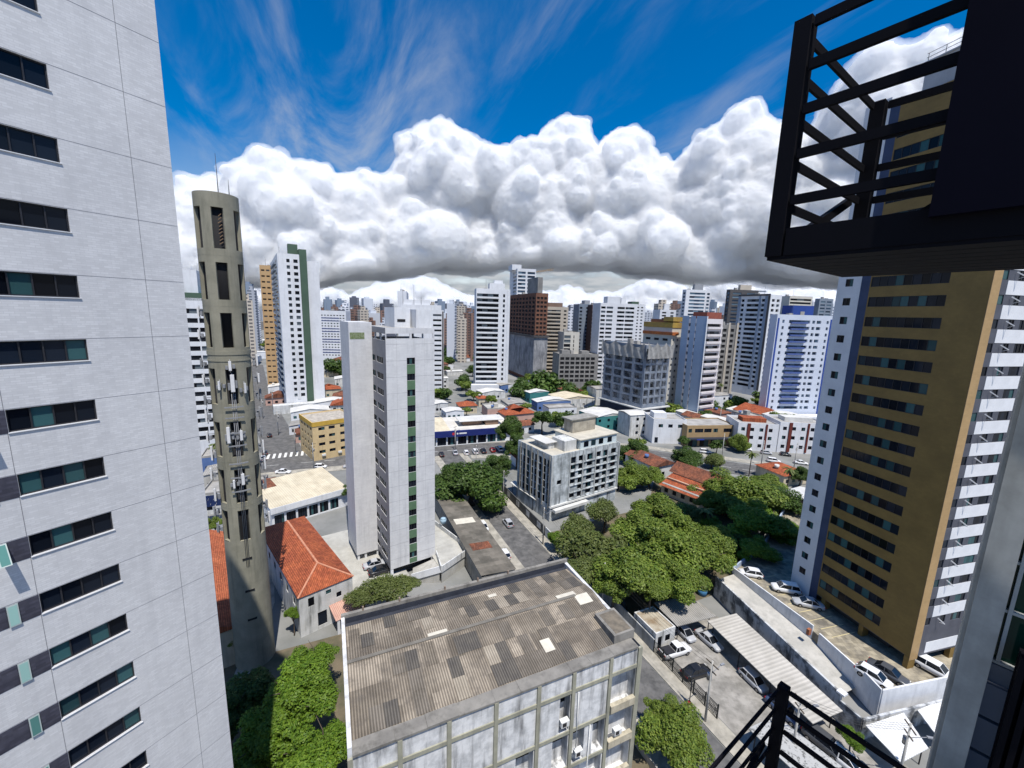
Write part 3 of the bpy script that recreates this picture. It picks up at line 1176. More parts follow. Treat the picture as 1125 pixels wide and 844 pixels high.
mb.bar((0.3, BD * 0.55, OH + 0.79), (BW - 2.5, BD * 0.55, OH + 0.79), 0.32, 0.07)
mb.build('ridge_cap', M('ridge_grey', (0.20, 0.185, 0.16), (0.13, 0.12, 0.105), 1, 0.9), rf)
pale_sheet = M('pale_roof_sheet', (0.66, 0.62, 0.52), (0.55, 0.51, 0.43), 1, 0.8)


def roof_z(y):
    return OH + 0.05 + 0.70 * (y - 1) / (BD * 0.55 - 1) if y < BD * 0.55 else OH + 0.75 - 0.65 * (y - BD * 0.55) / (BD - 0.9 - BD * 0.55)


dark_sheet = M('dark_roof_sheet', (0.15, 0.135, 0.115), (0.11, 0.10, 0.09), 1, 0.9, wave=(0.21, 'X', 0.05, 0.5))
older = M('older_roof_sheet', (0.23, 0.20, 0.165), (0.15, 0.13, 0.105), 0.6, 0.9, wave=(0.21, 'X', 0.05, 0.5))
newer = M('newer_roof_sheet', (0.42, 0.365, 0.29), (0.32, 0.275, 0.215), 0.6, 0.9, wave=(0.21, 'X', 0.05, 0.45))
sheets = [(7.2, 9.0, 7.4, 8.0, pale_sheet), (16.6, 17.6, 2.4, 3.7, pale_sheet), (20.8, 23.0, 7.4, 8.1, pale_sheet), (22.6, 24.2, 6.0, 7.3, pale_sheet), (14.4, 15.3, 10.9, 11.4, pale_sheet)]
rs_ = random.Random(11)
for i in range(22):
    for j in range(6):
        x0, y0 = 0.45 + 1.1 * i, 1.05 + 1.9 * j
        y1 = min(y0 + 1.88, BD - 0.95)
        if y0 < BD * 0.55 < y1:
            y1 = BD * 0.55 - 0.2
        q = rs_.random()
        if q < 0.36 and y1 - y0 > 0.8:
            sheets.append((x0, x0 + 1.09 * (2 if q < 0.03 and i < 20 else 1), y0 + 0.01, y1, dark_sheet if q < 0.12 else older if q < 0.28 else newer))
for k_, (x0, x1, y0, y1, mt) in enumerate(sheets):
    mb = MB()
    e = 0.03 + 0.004 * (k_ % 3) + (0.012 if mt is pale_sheet else 0)
    mb.face([(x0, y0, roof_z(y0) + e), (x1, y0, roof_z(y0) + e), (x1, y1, roof_z(y1) + e), (x0, y1, roof_z(y1) + e)])
    mb.build('roof_sheet', mt, rf)
mb = MB()
mb.box(0.0, BW, BD - 0.35, BD, OH, OH + 0.95)
mb.build('parapet', M('parapet_concrete', (0.27, 0.255, 0.23), (0.18, 0.17, 0.155), 0.6, 0.95, streak=((0.09, 0.085, 0.075), 0.7)), ob)
mb = MB()
mb.box(0.35, BW - 0.36, BD - 0.9, BD - 0.352, OH - 0.2, OH + 0.02)
mb.box(0.36, BW - 0.36, BD - 0.37, BD - 0.352, OH + 0.02, OH + 0.6)
mb.build('gutter', M('gutter_membrane', (0.045, 0.05, 0.065), (0.03, 0.033, 0.045), 1, 0.7), ob)
mb = MB()
mb.box(0.0, 0.3, 0.0, BD - 0.352, OH, OH + 0.75)
mb.build('parapet', M('lime_wash', (0.72, 0.72, 0.73), (0.52, 0.52, 0.52), 1.2, 0.9, streak=((0.25, 0.25, 0.24), 0.6)), ob)
mb = MB()
mb.box(BW - 0.35, BW, 4.2, BD - 0.352, OH, OH + 0.55)
mb.build('parapet', MATS['lime_wash'], ob)
mb = MB()
x = 0.31
while x < BW - 0.4:
    w = random.uniform(2.0, 3.0)
    mb.box(x, min(x + w, BW - 0.36), -0.14, 0.95, OH - 0.03, OH + 0.14 + random.uniform(-0.03, 0.05))
    x += w + 0.01
mb.build('eaves_slab', MATS['parapet_concrete'], ob)
tb = MB()
tb.box(BW - 2.3, BW + 0.02, 0.98, 4.1, OH, OH + 0.95)
tb.build('roof_tank', MATS['parapet_concrete'], ob)
tb = MB()
tb.box(BW - 2.0, BW - 0.2, 1.2, 3.8, OH + 0.95, OH + 0.97)
tb.build('tank_lid', M('tank_lid', (0.20, 0.17, 0.13), (0.12, 0.105, 0.085), 1.5, 0.95), ob)
mb = MB()
mb.box(BW + 0.001, BW + 0.9, 2.2, 3.6, OH - 0.9, OH - 0.35)
mb.build('air_conditioner', acm, ob)
mb = MB()
for x, y in ((5.5, BD - 0.2), (10.2, BD - 0.2), (13.9, BD - 0.2), (2.0, BD - 0.2), (17.5, BD - 0.2)):
    mb.box(x - 0.08, x + 0.08, -0.15 + y, y + 0.02, OH + 0.95, OH + 1.35)
mb.pieces('pipe_stub', M('rusted', (0.30, 0.24, 0.19), (0.18, 0.13, 0.10), 3, 0.9), ob)

# ================================================================== brown and white tower at the right
aB = radians(75.5)
bd = 75.6
bt_c = (bd * sin(radians(48.45)), bd * cos(radians(48.45)))
DK = 3.5                              # level of its parking deck
BTW, BTD, BTH = 17.0, 18.35, 81.0
tops = [43.3 - 2.92 * k for k in range(-12, 13)]
hL, hF = [], []
for zt in tops:
    if zt < 8 or zt > BTH - 2:
        continue
    hL.append((BTD - 13.35, BTD - 4.05, zt - 1.34, zt + 0.10, 9))
    hL.append((BTD - 17.12, BTD - 15.98, zt - 1.1, zt + 0.05, 2))
    z0_ = zt + 2.97
    hF.append((1.62, 2.6, z0_ - 1.18, z0_, 1))
    hF.append((4.45, 5.5, z0_ - 1.18, z0_, 2))
    hF.append((6.6, 8.6, z0_ - 1.18, z0_, 3))
    hF.append((10.3, 12.2, z0_ - 1.18, z0_, 3))
brown = M('brown_tile', (0.24, 0.155, 0.047), (0.19, 0.122, 0.037), 0.25, 0.55, brick=(0.6, 0.3, 0.9, 0.06, 'wall'))
bt = building('apartment_tower', 'brown and white tower at the right with long rows of dark windows', 'apartment tower', bt_c, pi / 2 - aB, BTW, BTD, BTH,
              M('grey_mosaic', (0.10, 0.104, 0.125), (0.075, 0.078, 0.095), 0.6, 0.6), {'L': hL, 'F': hF}, z0=DK + 1.8, dep=0.09, par=0.8, glass=glass_dark)
# cladding of the brown face, cut round the windows
mb = MB()
tfL = lambda s, d, z: (-0.03 + d, BTD - s, z)
hb = [(h[0] - (BTD - 13.5), h[1] - (BTD - 13.5), h[2], h[3]) for h in hL if h[4] == 9]
wall_face(mb, 13.5 - 0.03, DK + 1.9, BTH + 0.8, hb, 0.03, lambda s, d, z: tfL(s + BTD - 13.5, d, z))
mb.face([(-0.03, 0.03, DK + 1.9), (-0.03, 0.03, BTH + 0.8), (0, 0.03, BTH + 0.8), (0, 0.03, DK + 1.9)])
mb.build('brown_cladding', brown, bt)
mb = MB()
hw = [(h[0] - 0.02, h[1] - 0.02, h[2], h[3]) for h in hL if h[4] == 2]
wall_face(mb, 3.55, DK, BTH + 2.0, hw, 0.03, lambda s, d, z: tfL(s + 0.02, d, z))
mb.face([(-0.03, BTD - 3.57, DK), (-0.03, BTD - 3.57, BTH + 2), (0, BTD - 3.57, BTH + 2), (0, BTD - 3.57, DK)])
mb.build('white_strip', M('strip_white', (0.68, 0.69, 0.72), (0.6, 0.61, 0.64), 0.4, 0.7), bt)
mb = MB()
mb.face([(-0.012, 14.78, DK + 0.5), (-0.012, 13.5, DK + 0.5), (-0.012, 13.5, BTH + 1.5), (-0.012, 14.78, BTH + 1.5)])
mb.build('blue_strip', M('navy_paint', (0.045, 0.065, 0.13), (0.035, 0.052, 0.105), 0.5, 0.6), bt)
mb = MB()
mb.box(-0.03, 1.5, -0.05, -0.002, DK + 1.4, BTH + 0.8)
mb.build('tan_return', M('tan_tile', (0.44, 0.29, 0.135), (0.39, 0.255, 0.115), 0.4, 0.55, brick=(0.6, 0.3, 0.92, 0.06, 'wall')), bt)
sp = MB()
sp.box(2.72, BTW, -0.035, 0.0, 0, 1.66)
sp_me = sp.mesh('spandrel', M('spandrel_white', (0.78, 0.785, 0.80), (0.70, 0.705, 0.72), 0.5, 0.6))
for zt in tops:
    z0_ = zt + 2.97
    if 8 < zt < BTH - 3:
        link('spandrel', sp_me, bt, (0, 0, z0_ + 0.04))
link('spandrel', sp_me, bt, (0, 0, DK + 2.1))
br = MB()
for k, zt in enumerate(tops):
    z0_ = zt + 2.97
    if 8 < zt < BTH - 3:
        b_ = MB()
        b_.bar((3.75, -0.12, z0_ - 0.2), (4.15, -0.75, z0_ - 0.75), 0.07, 0.12)
        b_.bar((4.15, -0.75, z0_ - 0.75), (4.2, -0.15, z0_ - 0.95), 0.05, 0.05)
        b_.build('drying_rack', M('rack_white', (0.75, 0.75, 0.75)), bt)
mb = MB()
for x, y in ((0.0, 0.0), (0.0, 6.0), (0.0, 12.0), (8.4, 0.05), (15.5, 0.05), (8.4, 9), (15.5, 9)):
    mb.box(x, x + 1.3, y + 0.01, y + 0.6, DK, DK + 1.9)
mb.pieces('support_column', MATS['brown_tile'], bt)
mb = MB()
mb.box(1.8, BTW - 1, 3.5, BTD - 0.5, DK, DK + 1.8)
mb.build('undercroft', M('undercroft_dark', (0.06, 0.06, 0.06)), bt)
mb = MB()
mb.box(1.2, 9, 2.5, 12, BTH, BTH + 5)
mb.box(1.0, 9.2, 2.3, 12.2, BTH + 5, BTH + 5.2)
lh = mb.build('lift_house', M('grey_render', (0.42, 0.43, 0.45), (0.36, 0.37, 0.39), 0.4, 0.8), bt)
mb = MB()
for z in (0.5, 1.0):
    for p, q in (((1.2, 2.4), (9.1, 2.4)), ((1.2, 2.4), (1.2, 12.1))):
        mb.bar((*p, BTH + 5.2 + z), (*q, BTH + 5.2 + z), 0.05, 0.05)
for k in range(6):
    mb.bar((1.2 + k * 1.55, 2.4, BTH + 5.2), (1.2 + k * 1.55, 2.4, BTH + 6.2), 0.05, 0.05)
    mb.bar((1.2, 2.4 + k * 1.9, BTH + 5.2), (1.2, 2.4 + k * 1.9, BTH + 6.2), 0.05, 0.05)
mb.build('railing', dark_frame, lh)

# its parking deck: raised slab, parapets, ramp and outer stained wall
pd = thing('parking_deck', 'raised parking deck with white parapets round the foot of the brown tower', 'parking deck')
dl = [G(805, 628, DK), G(893, 693, DK), G(940, 735, DK), G(968, 765, DK), G(1050, 748, DK)]
far = UV(92, 70)
deck_poly = [dl[0], dl[1], dl[2], dl[3], dl[4], UV(108, 8), UV(118, 66), G(838, 602, DK)]
slabm = M('deck_paving', (0.40, 0.35, 0.255), (0.17, 0.155, 0.13), 0.45, 0.95, brick=(0.7, 0.7, 0.5, 0.3, 'roof'))
mb = MB()
mb.prism(deck_poly, 0.1, DK)
mb.build('slab', slabm, pd)
wallw = M('deck_white', (0.74, 0.75, 0.77), (0.60, 0.61, 0.63), 0.4, 0.8, streak=((0.35, 0.36, 0.38), 0.5))


def wall_run(parent, name, pts, z0, z1, t, mat):
    for i in range(len(pts) - 1):
        p, q = Vector(pts[i]), Vector(pts[i + 1])
        d = (q - p).normalized()
        e = d * (t / 2 if i < len(pts) - 2 else 0)
        mb = MB()
        za, zb = (z1 if isinstance(z1, (int, float)) else z1[i]), (z1 if isinstance(z1, (int, float)) else z1[i + 1])
        nn = Vector((-d.y, d.x)) * t / 2
        q = q - d * 0.003
        P4 = [p - nn, q - nn, q + nn, p + nn]
        zz = [za, zb, zb, za]
        lo = [(*c, z0) for c in P4]
        hi = [(*c, z) for c, z in zip(P4, zz)]
        mb.face(hi)
        for k in range(4):
            l = (k + 1) % 4
            mb.face([lo[k], lo[l], hi[l], hi[k]])
        mb.build(name, mat, parent)


wall_run(pd, 'parapet', [dl[0], dl[1]], 0.1, DK + 0.9, 0.22, wallw)
wall_run(pd, 'parapet', [G(900, 699, DK), dl[2]], 0.1, DK + 0.5, 0.22, wallw)
wall_run(pd, 'parapet', [dl[2], dl[3], dl[4], UV(100, 12)], 0.1, DK + 0.95, 0.22, wallw)
wall_run(pd, 'parapet', [dl[0], G(838, 602, DK), UV(118, 66)], 0.1, DK + 0.95, 0.25, M('deck_blue', (0.42, 0.50, 0.62), (0.33, 0.40, 0.52), 0.4, 0.8))
mb = MB()
for k in range(9):
    a = Vector(G(830 + k * 12, 636 + k * 9.2, DK))
    h = Vector((sin(radians(75)), cos(radians(75))))
    if k < 8:
        mb.bar((*(a), DK + 0.006), (*(a + h * 4.6), DK + 0.006), 0.12, 0.006)
mb.build('bay_lines', M('yellow_line', (0.62, 0.52, 0.28), (0.45, 0.39, 0.24), 1, 0.9), pd)
# ramp lane between the deck and the outer wall
o1, o2 = G(787, 633, 4.0), G(925, 762, 4.0)
ow_ = thing('boundary_wall', 'long stained white wall with black mould along the ramp beside the carport', 'wall')
mould = M('mouldy_wall', (0.56, 0.57, 0.58), (0.13, 0.135, 0.14), 0.5, 0.95, streak=((0.04, 0.04, 0.045), 0.98), contrast=(0.44, 0.62))
wall_run(ow_, 'wall', [o1, o2], 0.0, 4.0, 0.3, mould)
e1 = G(948, 790, 3.0)
wall_run(ow_, 'lower_wall', [o2, e1, G(1040, 768, 3.0)], 0.0, 3.0, 0.26, mould)
mb = MB()
mb.box(-0.45, 0.45, -0.45, 0.45, 4.0, 4.25)
mb.build('pier_cap', wallw, ow_, (*o2, 0), RG)
mb = MB()
p1, p2, p3, p4 = [Vector(q) for q in (G(797, 632, 3.5), G(893, 693, 2.2), G(926, 762, 0.6), o1)]
mb.face([(*o1, 3.2), (*G(925, 762, 1.2), 1.0), (*G(945, 752, 1.2), 1.0), (*G(893, 697, 2.4), 2.2), (*G(806, 630, 3.4), 3.2)])
mb.build('ramp', pale_concrete, ow_)
mb = MB()
mb.box(-0.3, 0.3, -0.2, 0.2, 0, 0.95)
cab = mb.build('meter_box', M('brick_red', (0.38, 0.13, 0.06), (0.28, 0.10, 0.05), 2), None, (*G(888, 697, DK), DK + 0.0), RG)
tag(cab, 'small orange brick box at the end of the white ramp parapet', 'box')
# ================================================================== the car park across the street
def at_uv(u, v, z=0.0):
    x, y = UV(u, v)
    return (x, y, z)


def canopy(label, pts, zs, mat, legs, cat='carport', drop=0.0):
    """a sheet roof on slim posts; pts world corners, zs their heights"""
    c = Vector(pts[0])
    ax = Vector(pts[1]) - c
    rz = atan2(ax.y, ax.x)
    r = thing('carport', label, cat, (*c, 0), rz)
    loc = []
    for p in pts:
        d = Vector(p) - c
        loc.append((d.x * cos(rz) + d.y * sin(rz), -d.x * sin(rz) + d.y * cos(rz)))
    mb = MB()
    top = [(x, y, z) for (x, y), z in zip(loc, zs)]
    bot = [(x, y, z - 0.12) for x, y, z in top]
    mb.face(top)
    mb.face(bot[::-1])
    n = len(top)
    for i in range(n):
        j = (i + 1) % n
        mb.face([bot[i], bot[j], top[j], top[i]])
    mb.build('roof', mat, r)
    for fx, fy in legs:
        x = (loc[0][0] * (1 - fx) + loc[1][0] * fx) * (1 - fy) + (loc[3][0] * (1 - fx) + loc[2][0] * fx) * fy
        y = (loc[0][1] * (1 - fx) + loc[1][1] * fx) * (1 - fy) + (loc[3][1] * (1 - fx) + loc[2][1] * fx) * fy
        zz = (zs[0] * (1 - fx) + zs[1] * fx) * (1 - fy) + (zs[3] * (1 - fx) + zs[2] * fx) * fy
        mb = MB()
        mb.tube((x, y, 0), (x, y, zz - 0.13), 0.07, 0.07, 8)
        mb.build('post', dark_frame, r)
    return r


pale_fc = M('pale_carport_roof', (0.54, 0.51, 0.46), (0.43, 0.405, 0.36), 0.3, 0.9, wave=(0.55, 'Y', 0.05, 0.16), brick=(50, 1.1, 0.9, 0.06, 'roof'))
legs8 = [(fx, fy) for fx in (0.08, 0.92) for fy in (0.05, 0.35, 0.65, 0.95)]
canopy('long pale sheet roofed carport beside the stained wall', [G(893, 795, 3.0), G(926, 781, 3.4), G(809, 674, 3.4), G(777, 682, 3.0)], (3.0, 3.4, 3.4, 3.0), pale_fc, legs8)
canopy('grey corrugated shed roof between the guard house and the big trees', [G(744, 688, 3.1), G(787, 677, 3.3), G(756, 655, 3.5), G(718, 662, 3.3)], (3.1, 3.3, 3.5, 3.3),
       M('grey_fibre_roof', (0.36, 0.345, 0.32), (0.25, 0.24, 0.22), 0.4, 0.95, wave=(0.35, 'X', 0.05, 0.35)), [(0.1, 0.1), (0.9, 0.1), (0.1, 0.9), (0.9, 0.9)], 'shed')
spk = M('speckled_roof', (0.40, 0.40, 0.39), (0.16, 0.16, 0.155), 3.0, 0.95, contrast=(0.52, 0.62))
canopy('leaf speckled grey flat roof seen through the lower cage rails', [G(884, 858, 2.8), G(925, 842, 2.8), G(852, 786, 2.8), G(822, 800, 2.8)], (2.8, 2.8, 2.8, 2.8), spk, [(0.1, 0.1), (0.9, 0.1), (0.1, 0.9), (0.9, 0.9)], 'carport')
wr = M('ribbed_white_roof', (0.82, 0.82, 0.81), (0.74, 0.74, 0.73), 0.4, 0.5, wave=(0.42, 'X', 0.06, 0.3))
canopy('bright white ribbed roof below the deck corner', [G(990, 838, 2.6), G(1020, 822, 2.6), G(993, 783, 2.9), G(951, 797, 2.9)], (2.6, 2.6, 2.9, 2.9), wr, [(0.1, 0.1), (0.9, 0.1)], 'carport')
canopy('white ribbed roof beside the concrete pillar of our building', [G(1032, 812, 2.6), G(1075, 800, 2.6), G(1045, 765, 2.9), G(1008, 780, 2.9)], (2.6, 2.6, 2.9, 2.9), wr, [(0.1, 0.1), (0.9, 0.1)], 'carport')

gh_o = at_uv(44.3, 41.3)
gh = building('guard_house', 'low white guard house with a flat stained roof inside the car park', 'guard house', gh_o, RG, 4.0, 5.0, 2.9, white_wall_dirty,
              {'F': [(0.5, 1.3, 0.1, 2.2, 1), (2.0, 3.0, 1.0, 2.1, 1)], 'R': [(1.5, 2.6, 1.0, 2.1, 2)], 'L': [(3.2, 4.2, 1.1, 2.1, 2)]}, par=0.12, dep=0.12,
              roof=M('leafy_roof', (0.42, 0.38, 0.30), (0.22, 0.16, 0.10), 0.5, 0.95))
# street fences and walls on that side
fmat = M('fence_green_black', (0.03, 0.035, 0.035), None, 2, 0.6)
fe = thing('metal_fence', 'black metal bar fence with gate panels along the pavement before the car park', 'fence', at_uv(43.9, 41), RG)
for k in range(6):
    mb = MB()
    y0 = -1.9 * k
    for i in range(10):
        y = y0 - 0.19 * i
        mb.bar((0, y, 0.1), (0, y, 2.1), 0.045, 0.045)
    for z in (0.12, 1.1, 2.08):
        mb.bar((0, y0, z), (0, y0 - 1.88, z), 0.06, 0.06)
    for i in range(10):
        mb.bar((0, y0 - 0.19 * i, 0.15), (0, y0 - 0.19 * i - 0.7 * (1 if y0 - 0.19 * i - 0.7 > y0 - 1.88 else 0.3), 2.0), 0.03, 0.03)
    mb.build('panel', fmat, fe)
for k in range(7):
    mb = MB()
    mb.box(-0.06, 0.06, -1.9 * k - 0.02, -1.9 * k + 0.1, 0, 2.3)
    mb.build('post', fmat, fe)
w1 = thing('boundary_wall', 'low grey boundary wall in front of the guard house and the big trees', 'wall')
wall_run(w1, 'wall', [UV(44.0, 41.2), UV(44.1, 58), UV(44.2, 66)], 0, 2.2, 0.2, M('plaster_wall', (0.40, 0.41, 0.41), (0.28, 0.285, 0.28), 0.5, 0.95, streak=((0.12, 0.12, 0.11), 0.7)))
w2 = thing('boundary_wall', 'white street wall round the yard beside the old residential block', 'wall')
wall_run(w2, 'wall', [UV(44.4, 66.2), UV(44.5, 77)], 0, 2.3, 0.2, white_wall_dirty)
wall_run(w2, 'wall', [UV(44.7, 66.2), UV(52, 66.2)], 0, 2.3, 0.2, white_wall_dirty)
w3 = thing('boundary_wall', 'dark street wall with pale panels in front of the old residential block', 'wall')
dkw = M('dark_wall', (0.12, 0.12, 0.115), (0.08, 0.08, 0.078), 1, 0.9)
wall_run(w3, 'wall', [UV(44.4, 77.2), UV(44.4, 108)], 0, 2.4, 0.2, dkw)
for k in range(5):
    mb = MB()
    mb.box(-0.125, -0.102, 1.2 + k * 6, 3.0 + k * 6, 0.6, 2.0)
    mb.build('pale_panel', white_wall_dirty, w3, at_uv(44.4, 78), RG)
w4 = thing('boundary_wall', 'low wall with a dark fence at the pavement beside the round street tree', 'wall')
wall_run(w4, 'wall', [UV(31.9, 12), UV(31.9, 44)], 0, 1.0, 0.2, pale_concrete)

# ================================================================== old residential block
a_ob = 56
oc, orz, oW, oD = corner(567.5, 605, 676, 540, hypot(*G(605, 573)), a_ob)
dist_o = hypot(*oc)
OBH = zat(dist_o, 601.5, 502)
rows = [OBH - 1.2 - k * (OBH - 5.4) / 6.0 for k in range(6)]
hF, hL = [], []
for k, zt in enumerate(rows):
    n = 6
    for i in range(n):
        s = oW * (0.25 + 0.125 * i)
        if (i, k) in ((0, 4),):
            continue
        hF.append((s, s + oW * 0.085, zt - 1.75 + 0.25 * ((i * 7 + k) % 2), zt, 2))
    if k == 1:
        hF.append((oW * 0.08, oW * 0.14, zt - 4.6, zt - 3.4, 1))
    for i in range(8):
        s = oD * (0.05 + 0.118 * i)
        hL.append((s, s + oD * 0.085, zt - 2.0, zt, 2))
old_wall = M('peeling_wall', (0.60, 0.64, 0.66), (0.30, 0.325, 0.335), 0.4, 0.95, streak=((0.09, 0.095, 0.10), 0.95), contrast=(0.35, 0.62))
orb = building('apartment_block', 'weathered white apartment block of six storeys with mould streaks and a roof terrace', 'apartment block', oc, orz, oW, oD, OBH, old_wall,
               {'F': hF, 'L': hL}, par=0.25, dep=0.35, roof=M('terrace_cream', (0.56, 0.52, 0.43), (0.42, 0.39, 0.33), 0.4, 0.9))
mb = MB()
for i in range(5):
    s = oW * (0.245 + 0.19 * i)
    mb.box(s - 0.12, s + 0.12, -0.3, -0.001, 3.2, OBH + 0.1)
mb.box(-0.25, 0.12, -0.32, -0.001, 0, OBH + 0.1)
mb.pieces('pilaster', M('pilaster', (0.56, 0.57, 0.56), (0.40, 0.41, 0.40), 0.6, 0.9), orb)
mb = MB()
for i in range(6):
    y = oD * (0.17 * i + 0.05)
    mb.box(-0.22, -0.001, y - 0.12, y + 0.12, 3.2, OBH)
mb.pieces('pilaster', concrete, orb)
for zt in rows:
    mb = MB()
    mb.box(oW * 0.26, oW * 0.98, -0.24, -0.002, zt - 2.0, zt - 1.8)
    mb.build('balcony_ledge', old_wall, orb)
mb = MB()
mb.box(-0.4, oW + 0.2, -0.5, 0.0, 3.6, 4.0)
mb.box(oW * 0.02, oW * 0.5, -1.6, -0.41, 2.6, 3.3)
mb.build('ground_canopy', M('canopy_white', (0.64, 0.64, 0.62), (0.5, 0.5, 0.48), 0.5, 0.9), orb)
mb = MB()   # penthouse floor, its white terrace wall and the tank house
mb.box(oW * 0.42, oW * 0.99, 0.8, oD * 0.75, OBH, OBH + 2.5, 0)
ph = mb.build('penthouse', M('penthouse_wall', (0.60, 0.68, 0.70), (0.5, 0.57, 0.6), 0.6, 0.8), orb)
mb = MB()
mb.box(oW * 0.40, oW * 1.01, 0.5, oD * 0.77, OBH + 2.5, OBH + 2.75)
mb.build('penthouse_roof', MATS['terrace_cream'], orb)
for s in (0.47, 0.58, 0.70, 0.84):
    mb = MB()
    mb.box(oW * s, oW * s + oW * 0.07, 0.77, 0.798, OBH + 0.5, OBH + 2.0)
    mb.build('window', glass_dark, ph)
mb = MB()
mb.box(oW * 0.22, oW * 0.39, 1.6, 6.5, OBH, OBH + 2.7)
mb.box(oW * 0.12, oW * 0.20, 5.0, oD * 0.75, OBH, OBH + 1.7)
mb.pieces('terrace_room', white_wall_dirty, orb)
mb = MB()
mb.box(oW * 0.06, oW * 0.22, 4.6, oD * 0.8, OBH + 1.71, OBH + 1.9)
mb.build('terrace_awning', roof_white, orb)
mb = MB()
mb.box(oW * 0.5, oW * 0.86, oD * 0.42, oD * 0.66, OBH + 2.75, OBH + 6.3)
mb.build('tank_house', M('tank_concrete', (0.46, 0.42, 0.34), (0.30, 0.27, 0.22), 0.6, 0.95, streak=((0.15, 0.135, 0.11), 0.8)), orb)
mb = MB()
mb.box(oW * 0.47, oW * 0.89, oD * 0.40, oD * 0.68, OBH + 6.3, OBH + 6.6)
mb.build('tank_roof', concrete, orb)
canopy('white sheet canopy at the street side of the old residential block', [G(588, 549, 3.6), G(593, 546, 3.9), G(566, 528, 3.9), G(560, 530, 3.6)], (3.6, 3.9, 3.9, 3.6), roof_white, [(0.1, 0.1), (0.9, 0.1), (0.1, 0.9), (0.9, 0.9)], 'canopy')

# ================================================================== houses and sheds placed by their own corners
def hip_roof(mb, W, D, z, rise, o=0.5, hip=(True, True), m=0, skew=0.5):
    """ridge along y"""
    x0, x1, y0, y1 = -o, W + o, -o, D + o
    xm = x0 + (x1 - x0) * skew
    k = (x1 - x0) * 0.5
    ya = y0 + (k if hip[0] else 0)
    yb = y1 - (k if hip[1] else 0)
    a, b, c, d = (x0, y0, z), (x1, y0, z), (x1, y1, z), (x0, y1, z)
    p, q = (xm, ya, z + rise), (xm, yb, z + rise)
    mb.face([a, p, q, d], m)
    mb.face([b, c, q, p], m)
    mb.face([a, b, p], m)
    mb.face([c, d, q], m)
    mb.face([(x, y, zz - 0.06) for x, y, zz in (d, c, b, a)], m)


def block(pL, pR, D, H, z=0.0):
    a, b = Vector(G(*pL, z)), Vector(G(*pR, z))
    d = b - a
    return (a.x, a.y), atan2(d.y, d.x), d.length


o, rz, W = block((328, 657), (387, 633), 27, 7, 7.0)
th = building('tile_house', 'white two storey house with a long red clay hip roof beside the telecom tower', 'house', o, rz, W, 26.5, 6.95,
              white_wall_dirty, {'F': [(1.3, 2.2, 4.7, 6.2, 1), (4.0, 4.8, 5.6, 6.3, 1), (5.6, 6.4, 4.3, 5.2, 1), (2.6, 4.0, 0.6, 3.0, 1), (5.5, 6.2, 1.5, 2.4, 1)],
                                 'R': [(3 + 4 * k, 4.2 + 4 * k, 4.2, 5.6, 2) for k in range(6)], 'L': [(3 + 4 * k, 4.2 + 4 * k, 4.2, 5.6, 2) for k in range(6)]}, par=0.0, dep=0.15)
mb = MB()
hip_roof(mb, W, 26.5, 7.0, 2.1, 0.15, (True, True))
rfo = mb.build('tiled_roof', clay, th)
mb = MB()
xm = W / 2
k = (W + 0.3) / 2
mb.bar((xm, k - 0.15, 9.13), (xm, 26.5 - k + 0.15, 9.13), 0.3, 0.14)
for x, y in ((-0.15, -0.15), (W + 0.15, -0.15)):
    mb.bar((x, y, 7.03), (xm, k - 0.15, 9.12), 0.28, 0.12)
mb.build('ridge_tiles', M('ridge_clay', (0.56, 0.26, 0.16), (0.42, 0.19, 0.12), 1.5, 0.9), rfo)
mb = MB()
mb.face([(W * 0.52, -3.2, 2.6), (W + 0.3, -3.2, 2.6), (W + 0.3, -0.05, 3.5), (W * 0.52, -0.05, 3.5)])
mb.build('lean_to_roof', M('pink_tile', (0.60, 0.37, 0.29), (0.5, 0.28, 0.22), 0.8, 0.9, wave=(0.26, 'X', 0.05, 0.3)), th)
mb = MB()
mb.box(W * 0.55, W * 0.6, -3.1, -2.9, 0, 2.5)
mb.box(W * 0.95, W * 0.99, -3.1, -2.9, 0, 2.5)
mb.pieces('lean_to_post', white_paint, th)

rz = pi / 2 - radians(52)
o = G(258, 688, 6.0)
o = (o[0] - 9 * cos(rz), o[1] - 9 * sin(rz))
th2 = building('tile_house', 'house with a bright orange clay roof squeezed between the left tower and the telecom tower', 'house', o, rz, 9.0, 31, 5.9, cream_paint,
               {'F': [(2, 3.2, 3, 4.4, 2), (5.5, 6.7, 3, 4.4, 2)], 'R': [(2 + 5 * k, 3.2 + 5 * k, 3, 4.4, 2) for k in range(5)]}, par=0.0, dep=0.15)
mb = MB()
hip_roof(mb, 9.0, 31, 5.95, 2.4, 0.3, (False, False))
mb.build('tiled_roof', M('orange_clay', (0.56, 0.17, 0.075), (0.44, 0.12, 0.055), 0.4, 0.9, brick=(0.26, 0.42, 0.55, 0.3, 'roof'), wave=(0.26, 'X', 0.06, 0.35)), th2)
# the lane between them
strip('lane', [(-13.3, 58), (-11.5, 75), (-14.6, 100)], 2.0, 0.02, paving)

